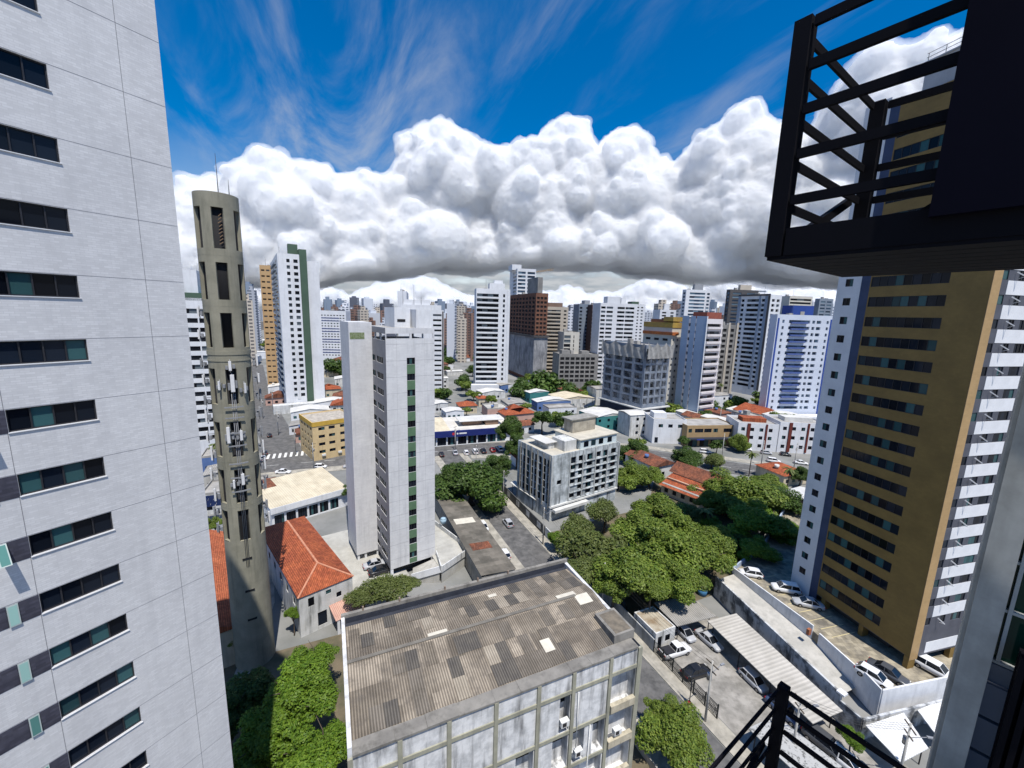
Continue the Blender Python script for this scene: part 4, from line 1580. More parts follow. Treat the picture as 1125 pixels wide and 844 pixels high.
o, rz, W = block((298, 559), (381, 536), 19, 5, 5.0)
cs = building('shop', 'shop with a cream sheet roof and white fascia facing away from the zebra crossing', 'shop', o, rz, W, 17.5, 4.9, white_paint,
              {'F': [(0.5 + 2.55 * k, 2.6 + 2.55 * k, 0.3, 3.0, 4) for k in range(int(W / 2.55))]}, par=0.0, dep=0.25, roof=void_dark, bar=0.06)
mb = MB()
mb.face([(-0.3, -0.4, 5.0), (W + 0.3, -0.4, 5.0), (W + 0.3, 18, 5.35), (-0.3, 18, 5.35)])
mb.build('sheet_roof', M('cream_sheet', (0.70, 0.62, 0.46), (0.58, 0.50, 0.36), 0.25, 0.8, wave=(0.5, 'X', 0.05, 0.15), brick=(1.1, 4.5, 0.9, 0.12, 'roof')), cs)
mb = MB()
mb.box(-0.35, W + 0.35, -0.55, -0.42, 3.7, 5.15)
mb.build('fascia', white_paint, cs)
o, rz, W = block((276, 545), (293, 541), 9, 5, 4.6)
h_ = building('tile_house', 'small house with a weathered red tile roof left of the cream roofed shop', 'house', o, rz, 7.0, 9, 4.6, cream_paint, {'F': [(1, 2, 1, 2.2), (4, 5.2, 1, 2.2)]}, par=0)
mb = MB()
hip_roof(mb, 7.0, 9, 4.62, 1.6)
mb.build('tiled_roof', clay_old, h_)

# yellow apartment block beyond the crossing
o, rz, W = block((345, 507), (392, 497.5), 15, 11)
d_ = hypot(*o)
YH = zat(d_, 345, 466)
rw = [YH - 1.5 - k * (YH - 2.2) / 4 for k in range(4)]
yb = building('apartment_block', 'yellow and cream walk up apartment block of four floors beside the side road', 'apartment block', o, rz, W, 15, YH,
              M('yellow_wall', (0.66, 0.50, 0.27), (0.58, 0.43, 0.23), 0.4, 0.8, streak=((0.35, 0.26, 0.15), 0.4)),
              {'F': [(W * c, W * c + W * 0.14, z - 1.05, z, 2) for z in rw for c in (0.13, 0.36, 0.62, 0.82)], 'L': [(2.2 + 3.4 * c, 3.6 + 3.4 * c, z - 1.1, z, 2) for z in rw for c in range(4)]},
              par=0.5, dep=0.2, roof=M('rubble_roof', (0.50, 0.45, 0.38), (0.30, 0.27, 0.23), 0.7, 0.95))
mb = MB()
mb.box(-0.15, W + 0.15, -0.15, -0.001, YH - 1.0, YH + 0.52)
mb.box(-0.15, -0.001, 0, 15, YH - 1.0, YH + 0.52)
mb.build('yellow_cornice', M('ochre_trim', (0.55, 0.35, 0.06), (0.45, 0.28, 0.05), 0.6, 0.8), yb)
mb = MB()
for s in (0.18, 0.55, 0.85):
    mb.box(W * s, W * s + 1.2, -0.5, -0.002, rw[3] - 2.0, rw[3] - 1.4)
mb.pieces('air_conditioner', acm, yb)

# the blue fronted shop and its neighbours on the avenue
o, rz, W = block((466, 492), (566, 484), 24, 6)
bs = building('shop', 'wide shop with a navy blue fascia facing the avenue parking strip', 'shop', o, rz, W, 22, 5.6, white_paint,
              {'F': [(1 + 4.0 * k, 4.4 + 4.0 * k, 0.2, 3.4, 3) for k in range(int((W - 1) / 4))]}, par=0.0, dep=0.3, roof=M('white_membrane', (0.66, 0.63, 0.57), (0.52, 0.49, 0.44), 0.3, 0.9))
mb = MB()
mb.box(-0.2, W + 0.2, -0.9, -0.002, 3.7, 6.0)
fa = mb.build('fascia', M('navy_fascia', (0.018, 0.03, 0.16), (0.014, 0.024, 0.13), 0.5, 0.5), bs)
mb = MB()
for k, (w_, mt) in enumerate(((1.3, 0), (2.1, 1))):
    x = W * 0.30 + k * 1.6
    mb.tube((x, -0.93, 4.9), (x, -0.905, 4.9), 0.55 if k == 0 else 0.35, None, 14, k)
mb.box(W * 0.30 + 2.3, W * 0.30 + 5.2, -0.93, -0.905, 4.65, 5.2, 1)
mb.build('sign', [M('sign_red', (0.45, 0.03, 0.05)), M('sign_white', (0.75, 0.75, 0.75))], fa)
mb = MB()
mb.face([(0.2, 0.5, 5.72), (W * 0.28, 0.5, 5.72), (W * 0.28, 21, 6.1), (0.2, 21, 6.1)])
mb.build('cream_roof_part', MATS['cream_sheet'], bs)
mb = MB()
mb.box(W * 0.45, W * 0.66, 7, 12, 5.62, 7.6)
mb.box(W * 0.70, W * 0.85, 6, 11, 5.62, 7.4)
mb.pieces('roof_room', M('brown_shutter', (0.24, 0.16, 0.11), (0.17, 0.11, 0.08), 0.6), bs)
mb = MB()
mb.box(W * 0.40, W * 0.9, 5.5, 14, 7.65, 7.85)
mb.build('roof_canopy', roof_white, bs)

# the low roof beside the street (left side)
lo = at_uv(23.6, 63)
lr = building('workshop', 'long low workshop with a dark weathered sheet roof left of the street', 'workshop', lo, RG, 6.6, 36, 3.9, concrete, {'R': [(3 + 6 * k, 6 + 6 * k, 0.2, 2.8, 1) for k in range(5)]}, par=0.0, dep=0.2, roof=void_dark)
mb = MB()
mb.face([(-0.2, -0.2, 4.3), (6.8, -0.2, 3.9), (6.8, 36, 3.9), (-0.2, 36, 4.3)])
r_ = mb.build('sheet_roof', M('mossy_sheet', (0.235, 0.21, 0.175), (0.13, 0.12, 0.10), 0.3, 0.95, wave=(0.35, 'Y', 0.05, 0.35), brick=(2.4, 1.1, 1.0, 0.25, 'roof')), lr)
for x0, x1, y0, y1, mt in ((1.0, 5.2, 8.0, 10.6, clay_old), (0.8, 5.4, 19, 21.5, pale_sheet)):
    mb = MB()
    zz = lambda x: 4.33 - 0.057 * x
    mb.face([(x0, y0, zz(x0)), (x1, y0, zz(x1)), (x1, y1, zz(x1)), (x0, y1, zz(x0))])
    mb.build('roof_patch', mt, r_)

# old red roofed house among the trees
o, rz, W = block((727, 531), (766, 546), 12, 4, 3.2)
rh = building('tile_house', 'old house with three stepped red tile roofs among the trees behind the apartment block', 'house', o, rz, W + 2, 14, 3.4, cream_paint,
              {'F': [(1 + 2.6 * k, 2.2 + 2.6 * k, 1, 2.3, 1) for k in range(4)]}, par=0)
for k, (y0, y1, za, zb) in enumerate(((-1.0, 3.2, 3.0, 3.9), (2.8, 6.4, 4.3, 5.0), (5.8, 14.5, 5.2, 7.6))):
    mb = MB()
    e = 0.6 if k == 2 else 0.0
    if k < 2:
        mb.face([(-0.4, y0, za), (W + 1 + e, y0, za), (W + 1 + e, y1, zb), (-0.4, y1, zb)])
    else:
        mb.face([(-1.6, y0, za), (W + 3, y0, za), (W + 3, 10, zb), (-1.6, 10, zb)])
        mb.face([(-1.6, 10, zb), (W + 3, 10, zb), (W + 3, y1, za), (-1.6, y1, za)])
        mb.face([(-1.6, y0, za), (-1.6, 10, zb), (-1.6, y1, za)])
        mb.face([(W + 3, y0, za), (W + 3, y1, za), (W + 3, 10, zb)])
    mb.build('tiled_roof', clay_old if k == 2 else clay, rh)
mb = MB()
mb.box(-0.2, W, 3, 6.3, 3.4, 4.4)
mb.box(0, W, 6.0, 14, 3.4, 5.3)
mb.build('upper_wall', cream_paint, rh)
# ruin with dark roof
o, rz, W = block((674, 541), (706, 534), 8, 3)
rn = building('shed', 'roofless grey shed with dark broken walls behind the feathery tree', 'shed', o, rz, W, 8, 2.6, concrete, {'F': [(1, 2, 0.1, 2)]}, par=0.8, roof=M('dark_rubble', (0.10, 0.09, 0.08), (0.05, 0.045, 0.04), 0.8, 1.0))

# white house, tan arcade and the red and white row along the avenue
o, rz, W = block((716, 487), (752, 488), 11, 8)
H_ = zat(hypot(*o), 730, 463)
wh = building('house', 'white two storey house beside the tan arcade on the avenue', 'house', o, rz, W, 12, H_, white_paint,
              {'F': [(1.0, 2.4, 0.2, 2.6, 1)] + [(2.2 + 4 * k, 4.0 + 4 * k, H_ - 3.0, H_ - 1.6, 2) for k in range(int(W / 4.2))]}, par=0.5)
mb = MB()
mb.box(W * 0.1, W * 0.5, 4, 9, H_, H_ + 2.2)
mb.build('roof_room', white_paint, wh)
o, rz, W = block((753, 491), (806, 490), 12, 7)
H_ = zat(hypot(*o), 780, 472)
ar = building('arcade', 'tan two storey arcade with a dark awning over its ground floor on the avenue', 'commercial building', o, rz, W, 12, H_, M('tan_render', (0.42, 0.29, 0.15), (0.35, 0.24, 0.125), 0.5, 0.8),
              {'F': [(W * a, W * b, H_ - 2.6, H_ - 1.0, 3) for a, b in ((0.03, 0.1), (0.16, 0.33), (0.35, 0.5), (0.54, 0.63), (0.75, 0.92))] + [(1 + 5 * k, 5 + 5 * k, 0.2, 2.9, 2) for k in range(int(W / 5.4))]}, par=0.4)
mb = MB()
mb.box(-0.5, W + 0.5, -2.2, -0.002, 3.4, 3.9)
mb.build('awning', M('dark_awning', (0.03, 0.035, 0.05)), ar)
mb = MB()
mb.box(W * 0.15, W * 0.3, -2.23, -2.203, 3.42, 3.88)
mb.build('sign', M('sign_blue', (0.03, 0.06, 0.35)), ar)
mb = MB()
mb.box(W * 0.5, W * 0.6, -1.2, -0.9, 0, 3.4)
mb.build('pillar', dark_frame, ar)
dred = M('dark_red_paint', (0.16, 0.035, 0.025), (0.12, 0.027, 0.02), 0.5, 0.8)
for (pl, pr, lab) in (((808, 494), (852, 497), 'white three storey row with dark red pilasters, left wing beside the tan arcade'), ((853, 497), (905, 500), 'white three storey row with dark red pilasters, right wing before the blue tower')):
    o, rz, W = block(pl, pr, 12, 9)
    H_ = zat(hypot(*o), (pl[0] + pr[0]) / 2, 468)
    nb = int(W / 3.4)
    rr_ = building('apartment_block', lab, 'apartment block', o, rz, W, 13, H_, white_paint,
                   {'F': [(1.2 + 3.4 * k, 2.6 + 3.4 * k, H_ - 1.4 - j * (H_ - 1) / 3 - 1.4, H_ - 1.4 - j * (H_ - 1) / 3, 2) for k in range(nb) for j in range(3)]}, par=0.5)
    for k in range(nb + 1):
        if k % 2 == 1:
            mb = MB()
            x = min(3.4 * k + 0.1, W - 1.4)
            mb.box(x - 0.1, x + (1.0 if k % 4 == 1 else 0.5), -0.35, -0.002, 0.5, H_ + 0.3)
            mb.build('pilaster', dred, rr_)
    mb = MB()
    mb.box(W * 0.2, W * 0.8, 4, 9, H_ + 0.01, H_ + 1.6)
    mb.build('roof_shed', roof_white if pl[0] > 830 else clay, rr_)
# ================================================================== the towers of the middle distance and the skyline
LAND = []      # (x, y, short description) of landmarks, used to word the labels of the small buildings


def tower(label, px, yref, dist, a, ytop, fh, wall, front=(), left=(), wh=1.35, head=1.6, default=15.0, par=0.8, balc=None, balcL=None, house=None, glass=None,
          frame=None, short=None, dep=0.35, bar=0.0, z0=5.0, roof=None, cat='apartment tower', bm=None, name='apartment_tower'):
    C, rz, W, D = corner(px[0], px[1], px[2], yref, dist, a, default)
    H = zat(dist, px[1], ytop)
    n = int((H - head - z0 - 1) / fh) + 1
    hF = [h for (f0, f1, p) in front for h in cols([(W * f0, W * f1)], n, H - head, fh, wh, p)]
    hL = [h for (f0, f1, p) in left for h in cols([(D * f0, D * f1)], n, H - head, fh, wh, p)]
    hF.sort(key=lambda h: -h[3])
    r = building(name, label, cat, C, rz, W, D, H, wall, {'F': hF, 'L': hL}, par=par, dep=dep, glass=glass or glass_far, frame=frame or dark_frame, bar=bar, roof=roof)
    for rng, fc in ((balc, 'F'), (balcL, 'L')):
        if not rng:
            continue
        for k in range(n):
            z = H - head - wh - k * fh
            for f0, f1 in rng:
                mb = MB()
                if fc == 'F':
                    mb.box(W * f0, W * f1, -0.9, -0.002, z - 1.0, z + 0.05)
                else:
                    mb.box(-0.9, -0.002, D * (1 - f1), D * (1 - f0), z - 1.0, z + 0.05)
                mb.build('balcony', bm or wall, r)
    for hx in (house or ()):
        f0, f1, g0, g1, hh = hx[:5]
        mb = MB()
        mb.box(W * f0, W * f1, D * g0, D * g1, H + 0.01, H + hh)
        mb.build('lift_house', hx[5] if len(hx) > 5 else wall, r)
    for q in range(2):
        hx_ = 0.15 + 0.5 * ((len(LAND) * 0.37 + q * 0.41) % 1)
        mb = MB()
        mb.box(W * hx_, W * hx_ + 2.2, D * 0.55, D * 0.55 + 2.0, H + 0.011, H + 1.6 + q)
        mb.build('plant_room', roof_felt, r)
    mb = MB()
    mb.tube((W * 0.3, D * 0.3, H), (W * 0.3, D * 0.3, H + 5 + len(LAND) % 4), 0.09, 0.05, 5)
    mb.build('aerial', dark_frame, r)
    x = C[0] + cos(rz) * W / 2 - sin(rz) * D / 2
    y = C[1] + sin(rz) * W / 2 + cos(rz) * D / 2
    LAND.append((x, y, short or label, max(W, D) / 2 + 3))
    return r, W, D, H


tw_white = M('tower_white', (0.72, 0.73, 0.75), (0.62, 0.63, 0.65), 0.1, 0.7, streak=((0.42, 0.42, 0.42), 0.3))
tw_grey = M('tower_grey', (0.34, 0.35, 0.37), (0.27, 0.28, 0.30), 0.1, 0.7)
tw_dark = M('tower_dark', (0.09, 0.085, 0.085), (0.065, 0.062, 0.065), 0.1, 0.6)
tw_beige = M('tower_beige', (0.52, 0.46, 0.38), (0.45, 0.40, 0.33), 0.1, 0.8)
tw_tan = M('tower_tan', (0.50, 0.33, 0.17), (0.43, 0.28, 0.145), 0.1, 0.8)
tw_blue = M('tower_blue', (0.05, 0.07, 0.20), (0.04, 0.055, 0.16), 0.1, 0.6)
tw_slate = M('tower_slate', (0.22, 0.26, 0.31), (0.17, 0.20, 0.25), 0.1, 0.6)
tw_cream = M('tower_cream', (0.60, 0.57, 0.50), (0.50, 0.475, 0.42), 0.1, 0.8)
raw_brick = M('raw_brick', (0.20, 0.095, 0.06), (0.14, 0.07, 0.05), 0.15, 0.95)
raw_conc = M('raw_concrete', (0.30, 0.29, 0.275), (0.20, 0.195, 0.185), 0.12, 0.95, streak=((0.11, 0.105, 0.10), 0.6))
green_dk = M('tower_green', (0.075, 0.125, 0.085), (0.06, 0.10, 0.07), 0.1, 0.7)

# far left, behind the telecom tower
tower('white balconied tower with dark bands half hidden behind the telecom tower', (203, 203, 242), 400, 165, 60, 330, 2.95, tw_white, [(0.05, 0.48, 2), (0.52, 0.96, 2)], wh=1.5,
      house=[(0.0, 0.55, 0.1, 0.6, 9.5), (0.0, 0.9, 0.0, 0.8, 2.4, green_dk)], short='the far left balconied tower', head=2.5)
tower('narrow tan tower with small dark window slits right of the telecom tower', (283, 289, 306), 350, 285, 75, 293, 3.3, tw_tan, [(0.08, 0.3, 1), (0.40, 0.62, 1), (0.7, 0.92, 1)], [(0.3, 0.8, 1)], wh=0.9,
      short='the narrow tan tower')
r, W, D, H = tower('tall white tower with a green slab and dark balconied side at the left', (298.5, 309.5, 333), 360, 227, 57, 280, 2.95, tw_white,
                   [(0.40, 0.55, 1), (0.72, 0.92, 1)], [(0.08, 0.30, 1), (0.38, 0.62, 1), (0.70, 0.92, 1)], wh=1.6, short='the tall green and white tower')
mb = MB()
mb.box(W * 1.001, W * 1.36, 1.0, 6, 0, H + 3.5)
mb.box(W * 0.55, W * 1.0, 5.0, 9, H + 0.85, H + 6)
mb.build('green_slab', green_dk, r)
mb = MB()
mb.box(W * 1.361, W * 1.95, 2.5, 14, 0, H - 1.5)
mb.build('white_wing', tw_white, r)
mb = MB()
for s in (0.565, 0.60, 0.66):
    mb.box(W * s, W * s + 0.35, -0.25, -0.002, 6, H - 2)
mb.pieces('fin', tw_white, r)
for k in range(int(H / 2.95) - 3):
    mb = MB()
    mb.box(-1.0, -0.002, D * 0.1, D * 0.45, H - 3.6 - 2.95 * k, H - 2.6 - 2.95 * k)
    mb.build('balcony', tw_slate, r)
pod = MB()
pod.box(-6, W + 14, -5, -0.3, 0, 4.2)
pod.build('podium', white_wall_dirty, r)

r_slab = tower('wide slab of navy and white tiles in squares beyond the green trees', (349, 349, 381), 370, 430, 84, 342, 2.5, tw_white,
           [(0.04 + 0.105 * k, 0.10 + 0.105 * k, 1) for k in range(9)], wh=1.0, short='the navy and white slab', head=3.0)
r, W, D, H = r_slab
for k in range(4):
    mb = MB()
    mb.box(0.2, W * 0.76, -0.06, -0.02, H - 9 - 10 * k, H - 8.2 - 10 * k)
    mb.box(0.2, W * 0.76, -0.06, -0.02, H - 6.5 - 10 * k, H - 5.6 - 10 * k)
    mb.build('navy_band', tw_blue, r)
r, W, D, H = tower('white tower with a column of dark windows behind the slim white tower', (438, 438, 487.5), 380, 250, 78, 341, 3.0, tw_white, [(0.76, 0.95, 1)], wh=1.15, short='the white antenna tower', dep=0.5,
                   house=[(0.06, 0.95, 0.2, 0.9, 3.6), (0.1, 0.7, 0.3, 0.7, 6.5)])
mb = MB()
mb.box(W * 0.965, W * 0.995, -0.3, -0.002, 3, H)
mb.build('dark_edge', tw_dark, r)
mb = MB()
for s, hh in ((0.1, 12), (0.34, 15), (0.5, 11)):
    mb.tube((W * s, 4, H), (W * s, 4, H + hh), 0.12, 0.06, 6)
mb.build('antenna_mast', dark_frame, r)
tower('plain tall white slab rising behind the slim white tower', (433, 437, 447), 350, 300, 78, 321, 3.0, tw_white, [], short='the plain white slab', house=[(0.2, 0.4, 0.4, 0.6, 3)])
r, W, D, H = tower('white tower banded with wavy dark balcony stripes in the centre left', (522.5, 522.5, 559), 380, 268, 80, 318, 3.2, tw_white, [(0.02, 0.66, 4), (0.79, 0.85, 1)], wh=1.95, dep=0.8,
                   house=[(0.4, 0.85, 0.2, 0.8, 4.5), (0.55, 0.8, 0.3, 0.6, 6.5)], balc=[(0.02, 0.66)], short='the wavy striped white tower', head=2.4)
mb = MB()
mb.box(-3, W + 3, -6, -1.0, 0, 5)
mb.box(W * 0.92, W * 0.96, -0.25, -0.002, 5, H)
mb.build('podium', tw_white, r)
# the brown unfinished tower with netting below
r, W, D, H = tower('unfinished brown brick tower with bare window grid above grey netting', (559, 587, 600), 380, 305, 70, 323, 3.05, raw_brick, [(0.08, 0.30, 1), (0.38, 0.60, 1), (0.68, 0.9, 1)],
                   [(0.04 + 0.12 * k, 0.12 + 0.12 * k, 1) for k in range(8)], wh=1.7, short='the unfinished brown tower', glass=void_dark, head=2.0, cat='building site')
net = M('grey_net', (0.33, 0.335, 0.35), (0.14, 0.145, 0.16), 0.12, 1.0, streak=((0.55, 0.55, 0.55), 0.8))
zn = zat(305, 587, 371)
mb = MB()
mb.box(-0.7, W + 0.7, -0.7, -0.4, 3, zn)
mb.box(-0.7, -0.4, -0.39, D + 0.5, 3, zn)
mb.build('safety_net', net, r)
mb = MB()
mb.box(-1.5, W + 1.5, -1.6, -0.75, zn + 0.1, zn + 1.6)
mb.box(-1.6, -0.75, -0.7, D + 1, zn + 0.1, zn + 1.6)
mb.build('safety_platform', tw_dark, r)
mb = MB()
mb.box(W * 0.1, W * 0.5, D * 0.0, D * 0.35, H + 0.9, H + 12)
mb.build('core_head', raw_conc, r)
r, W, D, H = tower('white and dark glass tower crowning the group above the unfinished brown tower', (560, 568, 588.5), 310, 345, 78, 296, 3.0, tw_white, [(0.05, 0.45, 2), (0.55, 0.95, 1)], [(0.5, 0.9, 1)], wh=1.8,
                   house=[(-0.2, 0.3, 0.2, 0.7, 4.5)], short='the highest white tower', glass=glass_blue)
cr = thing('tower_crane', 'small grey tower crane jib poking out beside the highest white tower', 'crane', (*[q * 352 for q in (sin(azi(588, 300)), cos(azi(588, 300)))], zat(352, 588, 330)), 0)
mb = MB()
mb.bar((0, 0, -30), (0, 0, zat(352, 588, 298) - zat(352, 588, 330)), 1.0, 1.0)
mb.build('mast', tw_tan, cr)
mb = MB()
hz = zat(352, 588, 300) - zat(352, 588, 330)
for a_ in (0, 1.1):
    mb.bar((-4, 0, hz + a_ * 0.2), (15, -2, hz + 2.6 + a_), 0.3, 0.3)
for k in range(7):
    mb.bar((k * 2.0, -k * 0.27, hz + k * 0.35), (k * 2.0 + 1.0, -k * 0.27 - 0.13, hz + k * 0.35 + 1.25), 0.2, 0.2)
mb.build('jib', tw_tan, cr)
tower('beige tower with even dark window stripes right of the unfinished tower', (599, 599, 623), 370, 330, 80, 338, 2.95, tw_beige, [(0.04, 0.66, 3), (0.8, 0.92, 1)], wh=1.25, house=[(0.1, 0.75, 0.1, 0.7, 4, M('crown_brown', (0.24, 0.16, 0.12), (0.18, 0.12, 0.09)))],
      short='the beige striped tower', balc=[(0.04, 0.66)])
tower('short dark block with a white upright strip in front of the far towers', (619, 619, 636), 380, 300, 80, 366, 3.1, tw_cream, [(0.02, 0.44, 1), (0.62, 0.68, 1)], wh=2.2, short='the short dark block')
tower('low bare concrete frame still under construction below the dark towers', (614, 614, 657), 400, 285, 78, 390, 3.1, raw_conc, [(0.03 + 0.13 * k, 0.13 + 0.13 * k, 1) for k in range(7)], wh=2.0, glass=void_dark, short='the low concrete frame', cat='building site', house=[(0.1, 0.3, 0.2, 0.6, 3), (0.6, 0.8, 0.2, 0.6, 2.5)])
tower('dark grey tower with a tank room on top in the middle of the skyline', (634, 634, 648), 380, 345, 80, 335, 2.9, tw_slate, [(0.05, 0.25, 1), (0.55, 0.7, 1)], wh=1.5, house=[(0.5, 0.9, 0.2, 0.7, 4, tw_grey)], short='the dark grey tower')
tower('dark brown balconied tower close beside the dark grey one', (648, 648, 660), 380, 338, 80, 336, 2.9, M('tower_brown', (0.13, 0.075, 0.06), (0.10, 0.06, 0.05), 0.1), [(0.3, 0.9, 1)], wh=1.4, balc=[(0.02, 0.3)], bm=tw_beige, short='the dark brown tower')
r, W, D, H = tower('white tower with a grid of dark panes and a dark notch left of it', (657, 657, 697), 380, 300, 80, 334, 2.95, tw_white, [(0.02, 0.14, 1), (0.17, 0.34, 1), (0.46, 0.66, 3), (0.68, 0.92, 4)], wh=1.5,
                   house=[(0.2, 0.55, 0.1, 0.6, 5.5), (0.62, 0.75, 0.3, 0.6, 5)], short='the white grid tower')
tower('pale tower with greenish roof plants behind the white grid tower', (693, 693, 708), 350, 400, 80, 335, 2.9, tw_white, [(0.1, 0.55, 1), (0.7, 0.85, 1)], wh=1.2, short='the pale planted tower', house=[(0.0, 0.5, 0, 0.6, 3, green_dk)])
# the netted tower under construction
r, W, D, H = tower('building wrapped in torn blue grey safety netting under construction', (662, 707, 733), 420, 198, 60, 381, 3.9, M('site_concrete', (0.24, 0.275, 0.33), (0.17, 0.20, 0.245), 0.2, 0.9),
                   [(0.04 + 0.24 * k, 0.22 + 0.24 * k, 2) for k in range(4)], [(0.03 + 0.245 * k, 0.22 + 0.245 * k, 2) for k in range(4)], wh=3.0, head=0.9, dep=0.9, glass=glass_far, short='the netted building site', cat='building site', z0=9)
zb0 = 8.5
mb = MB()
mb.box(-1.6, W + 1.6, -1.7, -0.05, zb0, zb0 + 0.5)
mb.box(-1.7, -0.05, -0.04, D + 1, zb0, zb0 + 0.5)
mb.build('safety_platform', M('white_platform', (0.6, 0.6, 0.58)), r)
gauze = bpy.data.materials.new('safety_gauze')
gauze.use_nodes = True
gt = gauze.node_tree
tb_ = gt.nodes.new('ShaderNodeBsdfTransparent')
ms_ = gt.nodes.new('ShaderNodeMixShader')
nz_ = gt.nodes.new('ShaderNodeTexNoise')
nz_.inputs['Scale'].default_value = 0.45
mr_ = gt.nodes.new('ShaderNodeMapRange')
mr_.inputs[1].default_value, mr_.inputs[2].default_value, mr_.inputs[3].default_value, mr_.inputs[4].default_value = 0.38, 0.72, 0.04, 0.42
co_ = gt.nodes.new('ShaderNodeTexCoord')
gt.links.new(co_.outputs['Object'], nz_.inputs['Vector'])
gt.links.new(nz_.outputs['Fac'], mr_.inputs[0])
gt.links.new(mr_.outputs[0], ms_.inputs[0])
gt.links.new(tb_.outputs[0], ms_.inputs[1])
gt.nodes['Principled BSDF'].inputs['Base Color'].default_value = (0.34, 0.37, 0.42, 1)
gt.nodes['Principled BSDF'].inputs['Roughness'].default_value = 0.9
gt.links.new(gt.nodes['Principled BSDF'].outputs[0], ms_.inputs[2])
gt.links.new(ms_.outputs[0], gt.nodes['Material Output'].inputs[0])


def drape(mb, p, q, z0, z1, sag, n=18, tatter=0.0):
    """a hanging net between two points, its top edge sagging in swags"""
    p, q = Vector(p), Vector(q)
    d = (q - p)
    nn = Vector((-d.y, d.x)).normalized()
    rows = 8
    pts = []
    for j in range(rows + 1):
        for i in range(n + 1):
            t = i / n
            zt = z1 - sag * sin(pi * ((t * 3) % 1)) - tatter * random.random() * (j == 0 or j == rows)
            o_ = 0.22 * sin(i * 0.9 + j * 0.5) + 0.12 * random.random()
            z = z0 + (zt - z0) * j / rows
            c = p + d * t - nn * (0.5 + o_)
            pts.append((c.x, c.y, z))
    for j in range(rows):
        for i in range(n):
            a = j * (n + 1) + i
            mb.face([pts[a], pts[a + 1], pts[a + n + 2], pts[a + n + 1]], 0, True)


mb = MB()
drape(mb, (-0.6, -0.8), (W + 0.6, -0.8), zb0 + 1, H - 4, 0.0, 20, 1.0)
drape(mb, (-0.8, D + 0.5), (-0.8, -0.6), zb0 + 1, H - 4, 0.0, 26, 1.0)
mb.build('safety_net', gauze, r)
mb = MB()
drape(mb, (-0.6, -1.1), (W + 0.6, -1.1), H - 5.5, H + 2.4, 2.4, 40, 0.25)
drape(mb, (-1.1, D + 0.5), (-1.1, -0.6), H - 5.5, H + 2.2, 2.6, 48, 0.25)
mb.build('top_net', M('net_grey', (0.36, 0.355, 0.34), (0.24, 0.235, 0.225), 0.3, 1.0), r)
mb = MB()
mb.box(0.3, W - 0.3, -0.9, -0.1, 0, zb0 - 0.1)
mb.box(-0.9, -0.1, 0.0, D, 0, zb0 - 0.1)
mb.build('hoarding', M('dark_hoarding', (0.035, 0.045, 0.07), (0.02, 0.025, 0.04), 0.3), r)
r, W, D, H = tower('unfinished tower with yellow and orange forms on its top floors', (704, 735, 749), 400, 232, 62, 362, 3.3, tw_cream, [(0.1, 0.24, 1), (0.42, 0.56, 1), (0.7, 0.82, 1)], [(0.1 + 0.3 * k, 0.28 + 0.3 * k, 1) for k in range(3)],
                   wh=1.3, short='the yellow topped unfinished tower', cat='building site')
mb = MB()
mb.box(-0.3, W + 0.1, -0.3, D, H + 0.85, H + 3.6)
mb.box(-0.35, W * 0.9, -0.35, D * 0.3, H + 4.2, H + 6.5)
mb.build('yellow_forms', M('yellow_form', (0.42, 0.28, 0.06), (0.30, 0.20, 0.07), 0.3, 0.8), r)
mb = MB()
mb.box(-0.6, W * 0.4, -0.9, D, H - 3.0, H - 1.4)
mb.build('orange_guard', M('orange_guard', (0.50, 0.15, 0.04), (0.3, 0.1, 0.04), 0.5), r)
mb = MB()
mb.box(W * 0.1, W + 0.3, D * 0.2, D * 0.8, H + 3.61, H + 5.2)
mb.build('roof_crown', raw_brick, r)
r, W, D, H = tower('blue grey slab tower with pink white balconies on its lit side', (745, 771.5, 789), 400, 222, 60, 352, 3.6, M('pale_pink', (0.70, 0.66, 0.66), (0.62, 0.58, 0.58), 0.1), [(0.06, 0.92, 3)], [(0.28, 0.36, 1), (0.56, 0.60, 1)],
                   wh=1.5, dep=0.9, balc=[(0.04, 0.94)], short='the blue grey slab tower', house=[(0.05, 0.95, 0.05, 0.6, 4.0, M('brick_crown', (0.30, 0.09, 0.06), (0.24, 0.07, 0.05)))])
mb = MB()
mb.face([(-0.02, D, 0), (-0.02, D * 0.72, 0), (-0.02, D * 0.72, H + 2), (-0.02, D, H + 2)])
mb.face([(-0.02, D * 0.64, 0), (-0.02, D * 0.44, 0), (-0.02, D * 0.44, H + 2), (-0.02, D * 0.64, H + 2)])
mb.face([(-0.02, D * 0.40, 0), (-0.02, 0, 0), (-0.02, 0, H + 2), (-0.02, D * 0.40, H + 2)])
mb.build('blue_face', M('powder_blue', (0.33, 0.42, 0.55), (0.29, 0.37, 0.49), 0.1, 0.7), r)
mb = MB()
mb.box(-0.15, W * 0.04, -0.2, -0.01, 0, H + 2)
mb.build('white_edge', tw_white, r)
tower('tall white tower with navy window bands rising behind the blue grey slab', (749, 753, 780), 330, 390, 80, 319, 3.0, tw_white, [(0.15, 0.78, 3), (0.86, 0.97, 1)], [(0.2, 0.8, 1)], wh=1.7, glass=glass_blue, house=[(0.35, 0.7, 0.2, 0.7, 5.5, tw_grey)], short='the tall navy banded tower')
tower('small white block with dark openings in the far middle skyline', (725, 725, 748), 345, 470, 80, 341, 3.2, tw_white, [(0.1, 0.3, 1), (0.5, 0.65, 1), (0.8, 0.95, 1)], wh=1.6, short='the small white block', house=[(0.25, 0.5, 0.2, 0.6, 7)])
